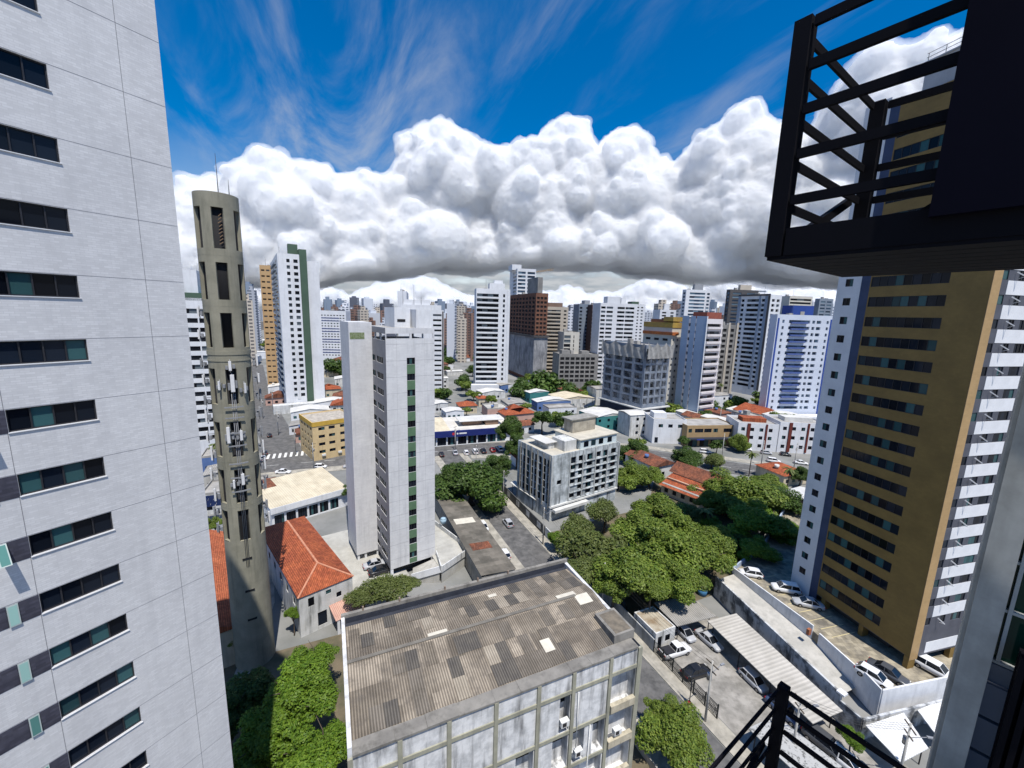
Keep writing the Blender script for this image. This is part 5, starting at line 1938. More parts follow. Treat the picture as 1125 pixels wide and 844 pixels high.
tower('tall dark tower standing behind the glass fronted white tower', (796, 800, 831), 340, 400, 78, 319, 3.0, tw_dark, [(0.1, 0.4, 1), (0.6, 0.9, 1)], [(0.2, 0.8, 1)], wh=1.5, glass=glass_blue, house=[(0.35, 0.75, 0.1, 0.7, 5, tw_beige), (0.75, 1.3, 0.2, 0.8, 1.0, tw_slate)], short='the tall dark tower')
r, W, D, H = tower('white tower with a glassy slate front framed in black', (803, 837, 849), 400, 325, 62, 325, 3.25, tw_white, [(0.15, 0.42, 1), (0.58, 0.85, 1)], [(0.10, 0.2, 1), (0.28, 0.66, 3), (0.74, 0.84, 1)], wh=1.8, glass=glass_far, dep=0.7, short='the glass fronted white tower', head=2.0)
mb = MB()
for f0, f1 in ((0.0, 0.09), (0.67, 0.73), (0.85, 0.93)):
    mb.box(-0.3, -0.002, D * (1 - f1), D * (1 - f0), 4, H + 0.8)
mb.pieces('fin', M('slate_blue', (0.30, 0.35, 0.43), (0.25, 0.30, 0.37), 0.1), r)
mb = MB()
mb.box(-0.5, -0.302, 0, D, H + 0.1, H + 1.3)
mb.box(-0.5, -0.302, D * 0.0, D * 0.06, 4, H)
mb.build('black_frame', tw_dark, r)
tower('cream tower with rows of dark balconies behind the glass fronted tower', (846, 846, 866), 400, 385, 78, 353, 3.0, tw_cream, [(0.08, 0.4, 1), (0.5, 0.9, 1)], wh=1.5, short='the cream balconied tower')
r, W, D, H = tower('half built grey tower with bare upright piers left of the glass fronted tower', (779, 786, 806), 400, 275, 75, 358, 3.2, raw_conc, [(0.2, 0.4, 1), (0.62, 0.8, 1)], [(0.2, 0.8, 1)], wh=1.8, glass=void_dark, short='the half built grey tower', cat='building site')
mb = MB()
for s in (0.0, 0.45, 0.9):
    mb.box(W * s, W * s + 1.4, -0.5, -0.002, 2, H + 2)
mb.pieces('pier', tw_beige, r)
r, W, D, H = tower('white tower with blue glass balconies and blue side strips in front of the avenue row', (847, 847, 907), 400, 245, 84, 347, 3.15, M('bluish_white', (0.60, 0.64, 0.72), (0.53, 0.57, 0.65), 0.1, 0.7),
                   [(0.10, 0.14, 1), (0.22, 0.60, 5), (0.64, 0.69, 1), (0.72, 0.80, 2), (0.90, 0.94, 1)], wh=1.5, dep=0.8, glass=glass_blue, short='the blue balconied tower', head=1.8, default=5.0)
for f0, f1 in ((0.015, 0.045), (0.965, 0.995)):
    mb = MB()
    mb.box(W * f0, W * f1, -0.12, -0.002, 3, H - 1)
    mb.build('blue_strip', M('cobalt_paint', (0.03, 0.07, 0.30), (0.025, 0.06, 0.25), 0.2, 0.6), r)
bal_m = M('blue_balcony', (0.05, 0.09, 0.28), (0.10, 0.14, 0.30), 0.3, 0.3)
for k in range(int((H - 8) / 3.15)):
    mb = MB()
    z = H - 1.8 - 1.5 - 3.15 * k
    mb.box(W * 0.25, W * 0.54, -1.0, -0.002, z - 0.25, z + 0.6)
    mb.build('balcony', bal_m, r)
mb = MB()
mb.box(W * 0.33, W * 0.72, 3, 10, H + 0.01, H + 5.5)
mb.build('roof_box', MATS['cobalt_paint'], r)
mb = MB()
mb.box(W * 0.05, W * 1.05, -8, -1.2, 0, 4.2)
mb.build('podium', white_paint, r)
tower('grey tower striped with pale floors behind the blue balconied tower', (866, 866, 891), 340, 480, 80, 326, 3.2, tw_cream, [(0.03, 0.95, 3)], wh=1.9, short='the grey striped far tower')
tower('slate and white stepped tower at the right end of the skyline', (894, 899, 914), 340, 520, 80, 329, 3.2, tw_slate, [(0.1, 0.45, 1), (0.55, 0.9, 1)], wh=1.6, short='the slate stepped tower', glass=glass_blue)

# the thin far skyline: each block one mesh, its windows too small to model
def far_mat(name, wall, win, wx, wz):
    """window rhythm printed in the wall finish, in the block's own coordinates"""
    m = bpy.data.materials.new(name)
    m.use_nodes = True
    t = m.node_tree
    b = t.nodes['Principled BSDF']
    b.inputs['Roughness'].default_value = 0.7
    co = t.nodes.new('ShaderNodeTexCoord')
    sp = t.nodes.new('ShaderNodeSeparateXYZ')
    t.links.new(co.outputs['Object'], sp.inputs[0])

    def mth(op, a, b_=None):
        n = t.nodes.new('ShaderNodeMath')
        n.operation = op
        for i, q in enumerate((a, b_)):
            if q is None:
                continue
            if isinstance(q, (int, float)):
                n.inputs[i].default_value = q
            else:
                t.links.new(q, n.inputs[i])
        return n.outputs[0]
    sx = mth('FRACT', mth('DIVIDE', mth('ADD', sp.outputs[0], sp.outputs[1]), wx))
    sz = mth('FRACT', mth('DIVIDE', sp.outputs[2], wz))
    f = mth('MULTIPLY', mth('LESS_THAN', sx, 0.62), mth('LESS_THAN', sz, 0.48))
    mx = t.nodes.new('ShaderNodeMix')
    mx.data_type = 'RGBA'
    t.links.new(f, mx.inputs[0])
    mx.inputs[6].default_value = (*wall, 1)
    mx.inputs[7].default_value = (*win, 1)
    t.links.new(mx.outputs[2], b.inputs['Base Color'])
    return m


FARM = [('white', far_mat('far_white', (0.66, 0.67, 0.70), (0.10, 0.12, 0.16), 5.0, 3.1)), ('grey', far_mat('far_grey', (0.36, 0.38, 0.42), (0.09, 0.11, 0.14), 7.0, 3.2)),
        ('slate blue', far_mat('far_slate', (0.20, 0.25, 0.32), (0.08, 0.11, 0.16), 40.0, 3.2)), ('beige', far_mat('far_beige', (0.52, 0.46, 0.38), (0.12, 0.11, 0.11), 4.0, 3.0)),
        ('pale', far_mat('far_pale', (0.58, 0.61, 0.66), (0.16, 0.19, 0.24), 60.0, 3.3)), ('brown', far_mat('far_brown', (0.22, 0.13, 0.10), (0.06, 0.05, 0.05), 6.0, 3.0)),
        ('dark', far_mat('far_dark', (0.10, 0.11, 0.14), (0.30, 0.33, 0.37), 50.0, 3.3))]
random.seed(21)
FAR = []


def far_block(px, wpx, ytop, dist, mi, a=None):
    az_ = azi(px, 352)
    w = max(8, wpx * dist / FPX * 0.92)
    H = zat(dist, px, ytop)
    if H < 8:
        return
    d = random.uniform(0.7, 1.1) * w
    mb = MB()
    mb.box(-w / 2, w / 2, -d / 2, d / 2, 0, H)
    mb.box(-w * 0.25, w * 0.2, -d * 0.25, d * 0.25, H + 0.01, H + random.uniform(3, 6))
    FAR.append((mb, (dist * sin(az_), dist * cos(az_), 0), -az_ + random.uniform(-0.45, 0.45), mi, px, ytop))


for px, w, yt, d, mi in ((361, 8, 329, 900, 2), (374, 8, 330, 950, 2), (381, 6, 333, 800, 0), (390, 9, 327, 1000, 6), (404, 10, 328, 1000, 4), (413, 5, 337, 700, 0), (423, 9, 336, 900, 3),
                         (397, 12, 338, 620, 1), (384, 11, 341, 600, 0), (410, 14, 344, 560, 4), (424, 9, 343, 600, 5), (368, 7, 337, 800, 5), (352, 6, 336, 900, 0), (430, 6, 339, 1000, 4),
                         (495, 7, 340, 700, 6), (503, 7, 332, 800, 2), (512, 9, 341, 600, 0), (518, 7, 336, 800, 4), (508, 10, 350, 430, 3), (492, 6, 350, 480, 5),
                         (627, 6, 341, 700, 2), (632, 5, 343, 800, 4), (612, 6, 345, 800, 2), (700, 8, 340, 700, 4), (712, 7, 343, 800, 0), (720, 5, 341, 900, 1), (742, 8, 344, 700, 4),
                         (790, 8, 348, 600, 5), (785, 6, 351, 700, 0), (858, 8, 349, 700, 4), (852, 5, 352, 800, 1), (920, 6, 338, 700, 0), (910, 7, 336, 640, 4), (318, 8, 330, 900, 4),
                         (276, 7, 312, 800, 2), (279, 6, 319, 560, 1), (281, 5, 325, 700, 0), (273, 6, 330, 420, 3), (207, 9, 312, 700, 4), (215, 6, 318, 900, 2), (548, 8, 345, 700, 1), (540, 6, 348, 800, 4)):
    far_block(px, w, yt, d, mi)
for k in range(200):
    far_block(random.uniform(195, 925), random.uniform(5, 12), random.choice((random.uniform(331, 346), random.uniform(340, 357), random.uniform(343, 360))) + (-8 if k % 3 == 0 and False else 0), random.uniform(480, 1700), random.choice((0, 0, 0, 1, 2, 3, 4, 4, 4, 5, 6)))
for k in range(60):
    far_block(random.choice((random.uniform(352, 432), random.uniform(488, 522), random.uniform(600, 660), random.uniform(690, 860))), random.uniform(8, 15), random.uniform(333, 350), random.uniform(430, 720), random.choice((0, 0, 1, 2, 3, 4, 5, 6)))
FAR.sort(key=lambda q: q[4])
for i, (mb, loc, rz, mi, px, yt) in enumerate(FAR):
    o = mb.build('distant_tower', FARM[mi][1], None, loc, rz)
    near = min(LAND, key=lambda l: abs(azi(px, 352) - atan2(l[0], l[1])) + (0 if hypot(l[0], l[1]) < hypot(*loc[:2]) else 9))
    side = 'left of' if azi(px, 352) < atan2(near[0], near[1]) else 'right of'
    tag(o, '%s distant block on the skyline %s %s' % (FARM[mi][0], side, near[2]), 'distant tower', 'distant towers on the skyline')
# ================================================================== low houses, trees, cars, poles
random.seed(5)
CLEAR = []       # (x, y, r) taken ground
for x, y, s, r_ in LAND:
    CLEAR.append((x, y, r_))


def road_dist(x, y):
    u = x * cos(RG) + y * sin(RG)
    v = -x * sin(RG) + y * cos(RG)
    best = 1e9
    for line in (AVENUE, [(-14.5, 152), (-24, 200), (-37, 262), (-60, 420)], [(38.2, 8), (38.2, 136)]):
        for (a, b), (c, d) in zip(line, line[1:]):
            t = max(0, min(1, ((u - a) * (c - a) + (v - b) * (d - b)) / ((c - a) ** 2 + (d - b) ** 2)))
            best = min(best, hypot(u - a - t * (c - a), v - b - t * (d - b)))
    return best


def near_land(x, y):
    return min(LAND, key=lambda l: hypot(x - l[0], y - l[1]))


WALLS = [white_paint, cream_paint, white_wall_dirty, pale_concrete, M('pink_render', (0.55, 0.36, 0.30), (0.46, 0.30, 0.25), 0.4), M('teal_wall', (0.05, 0.22, 0.22), (0.04, 0.17, 0.17), 0.4), M('blue_render', (0.10, 0.17, 0.36), (0.08, 0.14, 0.30), 0.4)]
WNAME = ['white', 'cream', 'stained', 'grey', 'pink', 'teal', 'blue']
ROOFS = [('orange tile', clay, 1), ('weathered tile', clay_old, 1), ('white sheet', roof_white, 0), ('grey sheet', roof_grey, 0), ('flat grey', roof_felt, 2), ('cream sheet', MATS['cream_sheet'], 0), ('flat pale', pale_concrete, 2)]
counts = {}
hwin = MB()
hwin.box(0, 1.3, -0.03, 0.0, 0, 1.2)
hwin_me = hwin.mesh('window', glass_dark)


def low_house(x, y, rz, w, d, h, wi, ri):
    near = near_land(x, y)
    key = '%s house, %s roof' % (WNAME[wi], ROOFS[ri][0])
    if h > 7:
        key = 'tall ' + key.replace(' house', '')
    elif max(w, d) > 15:
        key = 'long ' + key.replace(' house', '')
    rel = 'left of' if atan2(x, y) < atan2(near[0], near[1]) else 'right of'
    rel2 = 'before' if hypot(x, y) < hypot(near[0], near[1]) else 'behind'
    lab = '%s, %s and %s %s' % (key, rel, rel2, near[2])
    r = thing('low_house', lab, 'house', (x, y, 0), rz, 'low houses among the towers')
    mb = MB()
    mb.box(0, w, 0, d, 0, h, 0, 'b')
    mb.build('wall', WALLS[wi], r)
    nm, mt, kind = ROOFS[ri]
    mb = MB()
    if kind == 1:
        if random.random() < 0.5:
            hip_roof(mb, w, d, h + 0.03, w * 0.2, 0.45)
        else:
            hip_roof(mb, w, d, h + 0.03, w * 0.2, 0.45, (False, False))
    elif kind == 0:
        rs = w * 0.07
        e = 0.25
        mb.face([(-e, -e, h + 0.05), (w / 2, -e, h + 0.05 + rs), (w / 2, d + e, h + 0.05 + rs), (-e, d + e, h + 0.05)])
        mb.face([(w / 2, -e, h + 0.05 + rs), (w + e, -e, h + 0.05), (w + e, d + e, h + 0.05), (w / 2, d + e, h + 0.05 + rs)])
        mb.face([(0, -0.01, h), (w, -0.01, h), (w / 2, -0.01, h + rs)])
    else:
        for a in ((0, w, 0, 0.2), (0, w, d - 0.2, d), (0, 0.2, 0.2, d - 0.2), (w - 0.2, w, 0.2, d - 0.2)):
            mb.box(*a, h + 0.002, h + 0.6)
        if random.random() < 0.6:
            mb.box(w * 0.3, w * 0.3 + 2.2, d * 0.4, d * 0.4 + 2.2, h + 0.01, h + 1.9)
        mb.face([(0.2, 0.2, h + 0.01), (w - 0.2, 0.2, h + 0.01), (w - 0.2, d - 0.2, h + 0.01), (0.2, d - 0.2, h + 0.01)])
    mb.build('roof', mt, r)
    if random.random() < 0.45:
        q = MB()
        q.tube((0, 0, 0), (0, 0, 1.1), 0.6, 0.72, 10)
        q.build('water_tank', random.choice((roof_white, WALLS[6], pale_concrete)), r, (w * random.uniform(0.15, 0.4), d * random.uniform(0.3, 0.8), h + (0.3 if kind != 1 else 0.9)))
    if hypot(x, y) < 330:
        for f in range(max(1, int(h / 3.1))):
            for i in range(min(3, int(w / 3))):
                link('window', hwin_me, r, (1.0 + i * (w - 2) / 3, 0, 1.1 + 3.0 * f))
            for i in range(min(2, int(d / 4))):
                link('window', hwin_me, r, (0, 2.8 + i * 3.5, 1.1 + 3.0 * f), -pi / 2)
    CLEAR.append((x + cos(rz) * w / 2 - sin(rz) * d / 2, y + sin(rz) * w / 2 + cos(rz) * d / 2, max(w, d) * 0.55))


def free(x, y, r):
    return all(hypot(x - a, y - b) > r + c for a, b, c in CLEAR)


# ground already taken by the built things of the middle distance
for ob_ in list(SC.objects):
    if ob_.parent is None and ob_.get('label') and ob_.name.split('.')[0] in ('shop', 'tile_house', 'house', 'arcade', 'apartment_block', 'workshop', 'shed', 'guard_house'):
        if 'photo is taken' in ob_['label']:
            continue
        xs_ = [(ob_.matrix_basis @ c.matrix_basis @ Vector(b)) for c in ob_.children if c.type == 'MESH' and c.name.startswith('wall') for b in c.bound_box]
        if xs_:
            cx_ = sum(p.x for p in xs_) / len(xs_)
            cy_ = sum(p.y for p in xs_) / len(xs_)
            CLEAR.append((cx_, cy_, max(hypot(p.x - cx_, p.y - cy_) for p in xs_) * 0.85))

# the ones that can be made out one by one: (px, py of the base, w, d, h, wall, roof)
for px, py, w, d, h, wi, ri in ((655, 474, 17, 14, 6.5, 5, 2), (582, 443, 13, 12, 6, 5, 2), (530, 440, 15, 10, 4.5, 2, 2), (505, 455, 9, 9, 4, 1, 0), (490, 462, 9, 8, 4, 0, 2), (526, 447, 6, 6, 4.5, 1, 0),
                               (555, 468, 16, 8, 5, 4, 0), (615, 449, 22, 16, 5, 2, 5), (590, 452, 20, 8, 5, 6, 2), (550, 432, 10, 9, 5, 6, 3), (622, 440, 12, 12, 5.5, 3, 1), (700, 473, 14, 10, 5, 2, 2), (690, 462, 12, 10, 4.5, 0, 4),
                               (765, 473, 8, 9, 5.5, 2, 1), (790, 468, 8, 9, 6, 4, 1), (755, 466, 7, 8, 5, 0, 2), (725, 470, 6, 7, 4, 0, 2), (830, 470, 16, 14, 6, 0, 0), (855, 476, 18, 10, 7, 0, 2),
                               (815, 463, 14, 10, 4.5, 0, 2), (860, 535, 10, 10, 3.6, 1, 0), (320, 463, 16, 10, 4, 0, 2), (345, 452, 18, 9, 4, 0, 2), (318, 478, 12, 8, 3.6, 0, 3), (325, 487, 10, 8, 3.4, 4, 1), (366, 446, 14, 9, 5, 1, 1),
                               (350, 438, 12, 9, 5, 1, 0), (218, 505, 16, 9, 5, 2, 4), (222, 521, 10, 9, 5, 6, 4), (224, 540, 12, 8, 4.5, 3, 3), (222, 566, 13, 9, 5, 2, 4), (368, 425, 20, 12, 5, 2, 2), (295, 435, 14, 9, 5, 0, 2), (292, 446, 12, 8, 4, 4, 1)):
    x, y = G(px, py)
    low_house(x, y, RG + random.uniform(-0.1, 0.1), w, d, h, wi, ri)
n_h = 0
tries = 0
while n_h < 230 and tries < 9000:
    tries += 1
    az_ = radians(random.uniform(-40, 42))
    d_ = 120 + 590 * random.random() ** 1.3
    x, y = d_ * sin(az_), d_ * cos(az_)
    u, v = x * cos(RG) + y * sin(RG), -x * sin(RG) + y * cos(RG)
    if v < 162 and u < 60 or (v < 84 and u < 104) or road_dist(x, y) < 14:
        continue
    w, d = random.uniform(7, 13), random.uniform(8, 16)
    if random.random() < 0.15:
        w, d = w * 1.5, d * 1.6
    if not free(x, y, max(w, d) * 0.5):
        continue
    rz = RG + random.choice((0, pi / 2)) + random.uniform(-0.12, 0.12)
    cxh = x - (cos(rz) * w / 2 - sin(rz) * d / 2)
    cyh = y - (sin(rz) * w / 2 + cos(rz) * d / 2)
    low_house(cxh, cyh, rz, w, d, random.choice((3.4, 3.8, 4.5, 6.5, 7.0, 9.5)), random.choice((0, 0, 0, 1, 2, 2, 3, 4)), random.choice((0, 0, 1, 1, 2, 2, 2, 3, 3, 4, 6)))
    n_h += 1

# solar panels on a roof left of the telecom tower
sp_ = thing('solar_panels', 'dark blue solar panels on the pale roof left of the telecom tower', 'solar panels', (*G(211, 560, 5.7), 5.7), RG)
for i in range(2):
    for j in range(5):
        mb = MB()
        mb.face([(j * 1.1, i * 3.2, 0.1), (j * 1.1 + 1.05, i * 3.2, 0.1), (j * 1.1 + 1.05, i * 3.2 + 2.1, 0.7), (j * 1.1, i * 3.2 + 2.1, 0.7)])
        mb.face([(j * 1.1, i * 3.2 + 2.1, 0.0), (j * 1.1 + 1.05, i * 3.2 + 2.1, 0.0), (j * 1.1 + 1.05, i * 3.2 + 2.1, 0.7), (j * 1.1, i * 3.2 + 2.1, 0.7)])
        mb.build('panel', M('solar_cell', (0.012, 0.018, 0.05), (0.01, 0.014, 0.04), 2, 0.15), sp_)


# ------------------------------------------------------------------ trees
def crown_mesh(name, n_leaf, leaf, mats, seed, clumps=26, flat=0.72, spread=0.36, ragged=0.16):
    """a crown of radius 1: leaves gathered in clumps through its volume, open between them"""
    rnd = np.random.default_rng(seed)
    cs, rs = [], []
    while len(cs) < clumps:
        p = rnd.normal(size=3)
        p /= np.linalg.norm(p)
        if p[2] < -0.55:
            continue
        r = rnd.uniform(0.35, 0.86) if len(cs) % 4 else rnd.uniform(0.0, 0.4)
        c = p * r * rnd.uniform(0.85, 1.1)
        c[2] = c[2] * flat
        cs.append(c)
        rs.append(spread * rnd.uniform(0.6, 1.2))
    cs, rs = np.array(cs), np.array(rs)
    wgt = rs ** 2 / (rs ** 2).sum()
    k = rnd.choice(clumps, n_leaf, p=wgt)
    d = rnd.normal(size=(n_leaf, 3))
    d /= np.linalg.norm(d, axis=1)[:, None]
    rad = rs[k] * (1 - np.abs(rnd.normal(size=n_leaf)) * 0.28 + rnd.random(n_leaf) * ragged)
    p = cs[k] + d * rad[:, None] * np.array([1, 1, 0.8])
    nrm = d * 0.75 + np.array([0, 0, 0.55]) + rnd.normal(size=(n_leaf, 3)) * 0.42
    nrm /= np.linalg.norm(nrm, axis=1)[:, None]
    t = np.cross(nrm, rnd.normal(size=(n_leaf, 3)))
    t /= np.linalg.norm(t, axis=1)[:, None]
    b = np.cross(nrm, t)
    s = leaf * rnd.uniform(0.6, 1.35, n_leaf)[:, None]
    v = np.empty((n_leaf, 4, 3))
    v[:, 0] = p - t * s
    v[:, 1] = p - b * s * 0.55 + nrm * s * 0.12
    v[:, 2] = p + t * s
    v[:, 3] = p + b * s * 0.55 + nrm * s * 0.12
    me = bpy.data.meshes.new(name)
    me.vertices.add(n_leaf * 4)
    me.vertices.foreach_set('co', v.reshape(-1))
    me.loops.add(n_leaf * 4)
    me.loops.foreach_set('vertex_index', np.arange(n_leaf * 4, dtype=np.int32))
    me.polygons.add(n_leaf)
    me.polygons.foreach_set('loop_start', np.arange(0, n_leaf * 4, 4, dtype=np.int32))
    me.polygons.foreach_set('loop_total', np.full(n_leaf, 4, dtype=np.int32))
    me.materials.append(mats)
    me.update(calc_edges=True)
    me.validate()
    return me


def trunk_mesh(name, seed):
    """trunk from the ground (z=-1.35) into the crown (radius 1), with limbs"""
    rnd = random.Random(seed)
    mb = MB()
    p, r = Vector((0, 0, -1.4)), 0.075
    for k in range(3):
        q = p + Vector((rnd.uniform(-0.07, 0.07), rnd.uniform(-0.07, 0.07), 0.36))
        mb.tube(p, q, r, r * 0.85, 7, 0, k == 0)
        p, r = q, r * 0.85
    for k in range(6):
        a = k * 1.05 + rnd.uniform(-0.3, 0.3)
        q = p + Vector((cos(a) * 0.4, sin(a) * 0.4, rnd.uniform(0.2, 0.5)))
        mb.tube(p - Vector((0, 0, rnd.uniform(0.0, 0.3))), q, r * 0.6, r * 0.32, 6, 0, False)
        q2 = q + Vector((cos(a + 0.5) * 0.3, sin(a + 0.5) * 0.3, rnd.uniform(0.05, 0.3)))
        mb.tube(q, q2, r * 0.32, r * 0.14, 5, 0, False)
    return mb.mesh(name, timber)


L_deep = leaf_mat('leaf_deep', (0.038, 0.082, 0.014), (0.10, 0.16, 0.03))
L_mid = leaf_mat('leaf_mid', (0.085, 0.15, 0.018), (0.23, 0.29, 0.048))
L_lime = leaf_mat('leaf_lime', (0.075, 0.16, 0.012), (0.19, 0.29, 0.028))
L_olive = leaf_mat('leaf_olive', (0.08, 0.115, 0.026), (0.17, 0.20, 0.055))
CR = {
    'deep': [crown_mesh('crown_deep', 22000, 0.042, L_deep, s, 34, 0.72, 0.29, 0.22) for s in (1, 2)],
    'mid': [crown_mesh('crown_mid', 24000, 0.038, L_mid, s, 36, 0.74, 0.28, 0.24) for s in (3, 4, 12)],
    'lime': [crown_mesh('crown_lime', 26000, 0.036, L_lime, s, 46, 0.66, 0.25, 0.22) for s in (5, 6)],
    'olive': [crown_mesh('crown_olive', 15000, 0.05, L_olive, s, 26, 0.8, 0.34, 0.3) for s in (7,)],
    'far_deep': [crown_mesh('crown_far_deep', 2600, 0.11, L_deep, s, 16, 0.72, 0.42) for s in (8, 9)],
    'far_mid': [crown_mesh('crown_far_mid', 2600, 0.11, L_mid, s, 16, 0.72, 0.42) for s in (10, 11)],
}
TR = [trunk_mesh('trunk', s) for s in (1, 2, 3)]
n_tree = 0


def tree_at(x, y, h, r, kind, label, group=None, squash=1.0, cat='tree', name='leafy_tree'):
    """crown of radius r; its top h above the ground"""
    global n_tree
    n_tree += 1
    rz = random.uniform(0, 6.28)
    t = thing(name, label, cat, (x, y, 0), rz, group)
    hz = h - r * 0.85 * squash
    hz = max(hz, r * 0.5)
    o = link('crown', random.choice(CR[kind]), t, (0, 0, hz))
    o.scale = (r, r, r * squash)
    o = link('trunk', random.choice(TR), t, (0, 0, hz))
    o.scale = (r, r, hz / 1.4)
    CLEAR.append((x, y, r * 0.8))
    return t


def tree(px, py, rpx, h, kind, label, squash=1.0, **k):
    """crown centred on this point of the photo, its middle at about h - r"""
    z = h * 0.66
    x, y = G(px, py, z)
    dep_ = Vector((x, y, z - CAM_H)).dot(Vector(F_))
    return tree_at(x, y, h, rpx * dep_ / FPX, kind, label, squash=squash, **k)


# foreground lower left
tree(332, 770, 46, 11.5, 'lime', 'bright green broad tree against the left end of the corrugated roof', 0.8)
tree(298, 818, 48, 9.0, 'lime', 'bright green tree in the lower left corner, nearest to us', 0.8)
tree(354, 838, 42, 10.5, 'lime', 'bright green tree tucked below the corner of the industrial block', 0.8)
tree(270, 770, 40, 8.0, 'deep', 'dark shaded tree at the foot of the telecom tower', 0.8)
tree(250, 790, 28, 8.0, 'deep', 'dark tree in the gap beside the left tower', 0.8)
tree(345, 732, 30, 8.0, 'lime', 'smaller bright green tree just before the white house', 0.7)
tree(322, 678, 9, 5.0, 'lime', 'small leafy shrub in the lane beside the long red roof', cat='shrub', name='shrub')
tree(253, 706, 10, 4.5, 'lime', 'small shrub in front of the orange roofed house', cat='shrub', name='shrub')
tree(425, 650, 25, 7.5, 'olive', 'olive green tree behind the far parapet of the industrial block', 0.7)
tree(400, 660, 18, 6.5, 'olive', 'low olive green tree beside the white house corner', 0.7)
tree(447, 645, 14, 6.5, 'olive', 'small olive green tree by the white ramp', 0.7)
tree(382, 540, 9, 6, 'deep', 'small dark tree at the corner of the cream roofed shop', cat='tree')
tree(236, 577, 9, 6, 'mid', 'small tree left of the telecom tower above the orange roof')
# the big street trees
tree(520, 522, 42, 13, 'deep', 'huge dark round tree shading the street before the blue fronted shop', 0.85)
tree(497, 522, 24, 11, 'deep', 'dark tree at the left shoulder of the huge round one', 0.85)
tree(545, 510, 20, 11, 'deep', 'dark tree at the right shoulder of the huge round one', 0.85)
tree(562, 470, 17, 15, 'deep', 'tall dark tree by the corner of the old residential block', 1.2)
tree(568, 490, 15, 12, 'deep', 'dark tree low against the old residential block', 1.2)
# the garden of big trees right of the street
tree(655, 600, 40, 11, 'olive', 'feathery olive tree nearest the street at the left of the big garden', 1.0)
tree(640, 575, 22, 8, 'olive', 'small olive tree by the ruined shed', 1.0)
tree(612, 590, 13, 5, 'lime', 'light green shrub beside the street wall', cat='shrub', name='shrub')
tree(690, 625, 43, 12, 'mid', 'broad green tree above the guard house', 0.8)
tree(730, 605, 46, 12, 'mid', 'broad green tree in the middle of the big garden', 0.8)
tree(770, 605, 36, 11, 'mid', 'broad green tree beside the ramp end of the deck', 0.8)
tree(705, 580, 36, 11, 'mid', 'green tree behind the middle of the big garden', 0.85)
tree(675, 640, 26, 9, 'mid', 'green tree overhanging the low grey street wall', 0.9)
tree(750, 640, 29, 10, 'mid', 'green tree overhanging the grey corrugated shed', 0.85)
tree(725, 553, 31, 9, 'mid', 'pale green tree behind the ruined shed', 0.8)
tree(760, 562, 17, 7, 'olive', 'spiky olive tree beside the parked white car in the lane', 1.0)
tree(838, 570, 40, 11, 'lime', 'large light green layered tree left of the brown tower', 0.7)
tree(818, 540, 44, 11, 'mid', 'wide mid green tree behind the light green layered one', 0.75)
tree(860, 548, 29, 10, 'deep', 'dark green tree against the white strip of the brown tower', 0.8)
tree(793, 533, 32, 9, 'mid', 'green tree beside the old stepped tile roofs', 0.85)
tree(865, 585, 22, 8, 'lime', 'light green tree touching the foot of the brown tower', 0.8)
tree(815, 597, 22, 6, 'deep', 'dark low tree by the deck wall', 0.8)
tree(783, 575, 14, 5, 'lime', 'light green hedge tree in the lane', 0.8)
tree(697, 492, 20, 9, 'deep', 'dark round tree right of the old residential block', 0.9)
tree(690, 518, 23, 8, 'mid', 'green tree against the right wall of the old residential block', 0.8)
tree(715, 520, 17, 7, 'mid', 'green tree between the old block and the stepped tile roofs', 0.8)
tree(757, 498, 19, 8, 'deep', 'dark round tree before the tan arcade', 0.8)
tree(783, 502, 12, 6, 'olive', 'olive green tree at the edge of the avenue', 0.9)
tree(813, 482, 12, 8, 'mid', 'upright green tree between the tan arcade and the red and white row', 1.3)
tree(880, 520, 12, 7, 'deep', 'small dark tree beside the avenue and the orange roof')
tree(742, 806, 40, 6.5, 'mid', 'rounded clipped tree at the roadside in the lower centre', 0.85)
tree(728, 785, 22, 5.5, 'mid', 'smaller lobe of greenery beside the rounded roadside tree', 0.85)
tree(790, 590, 24, 9, 'mid', 'green tree filling the right edge of the big garden', 0.9)
tree(640, 625, 22, 9, 'olive', 'olive tree over the white yard wall', 0.9)
tree(715, 650, 22, 9, 'mid', 'green tree hanging over the guard house roof', 0.85)
tree(740, 580, 30, 11, 'mid', 'rounded green tree behind the middle row of the big garden', 0.85)
tree(665, 560, 20, 9, 'olive', 'olive tree close to the foot of the old residential block', 0.95)
tree(835, 605, 24, 8, 'lime', 'light tree behind the blue deck wall', 0.8)
tree(845, 530, 24, 9, 'mid', 'green tree beyond the light layered one', 0.8)
tree(780, 548, 18, 8, 'mid', 'green tree between the lane and the stepped tile roofs', 0.85)
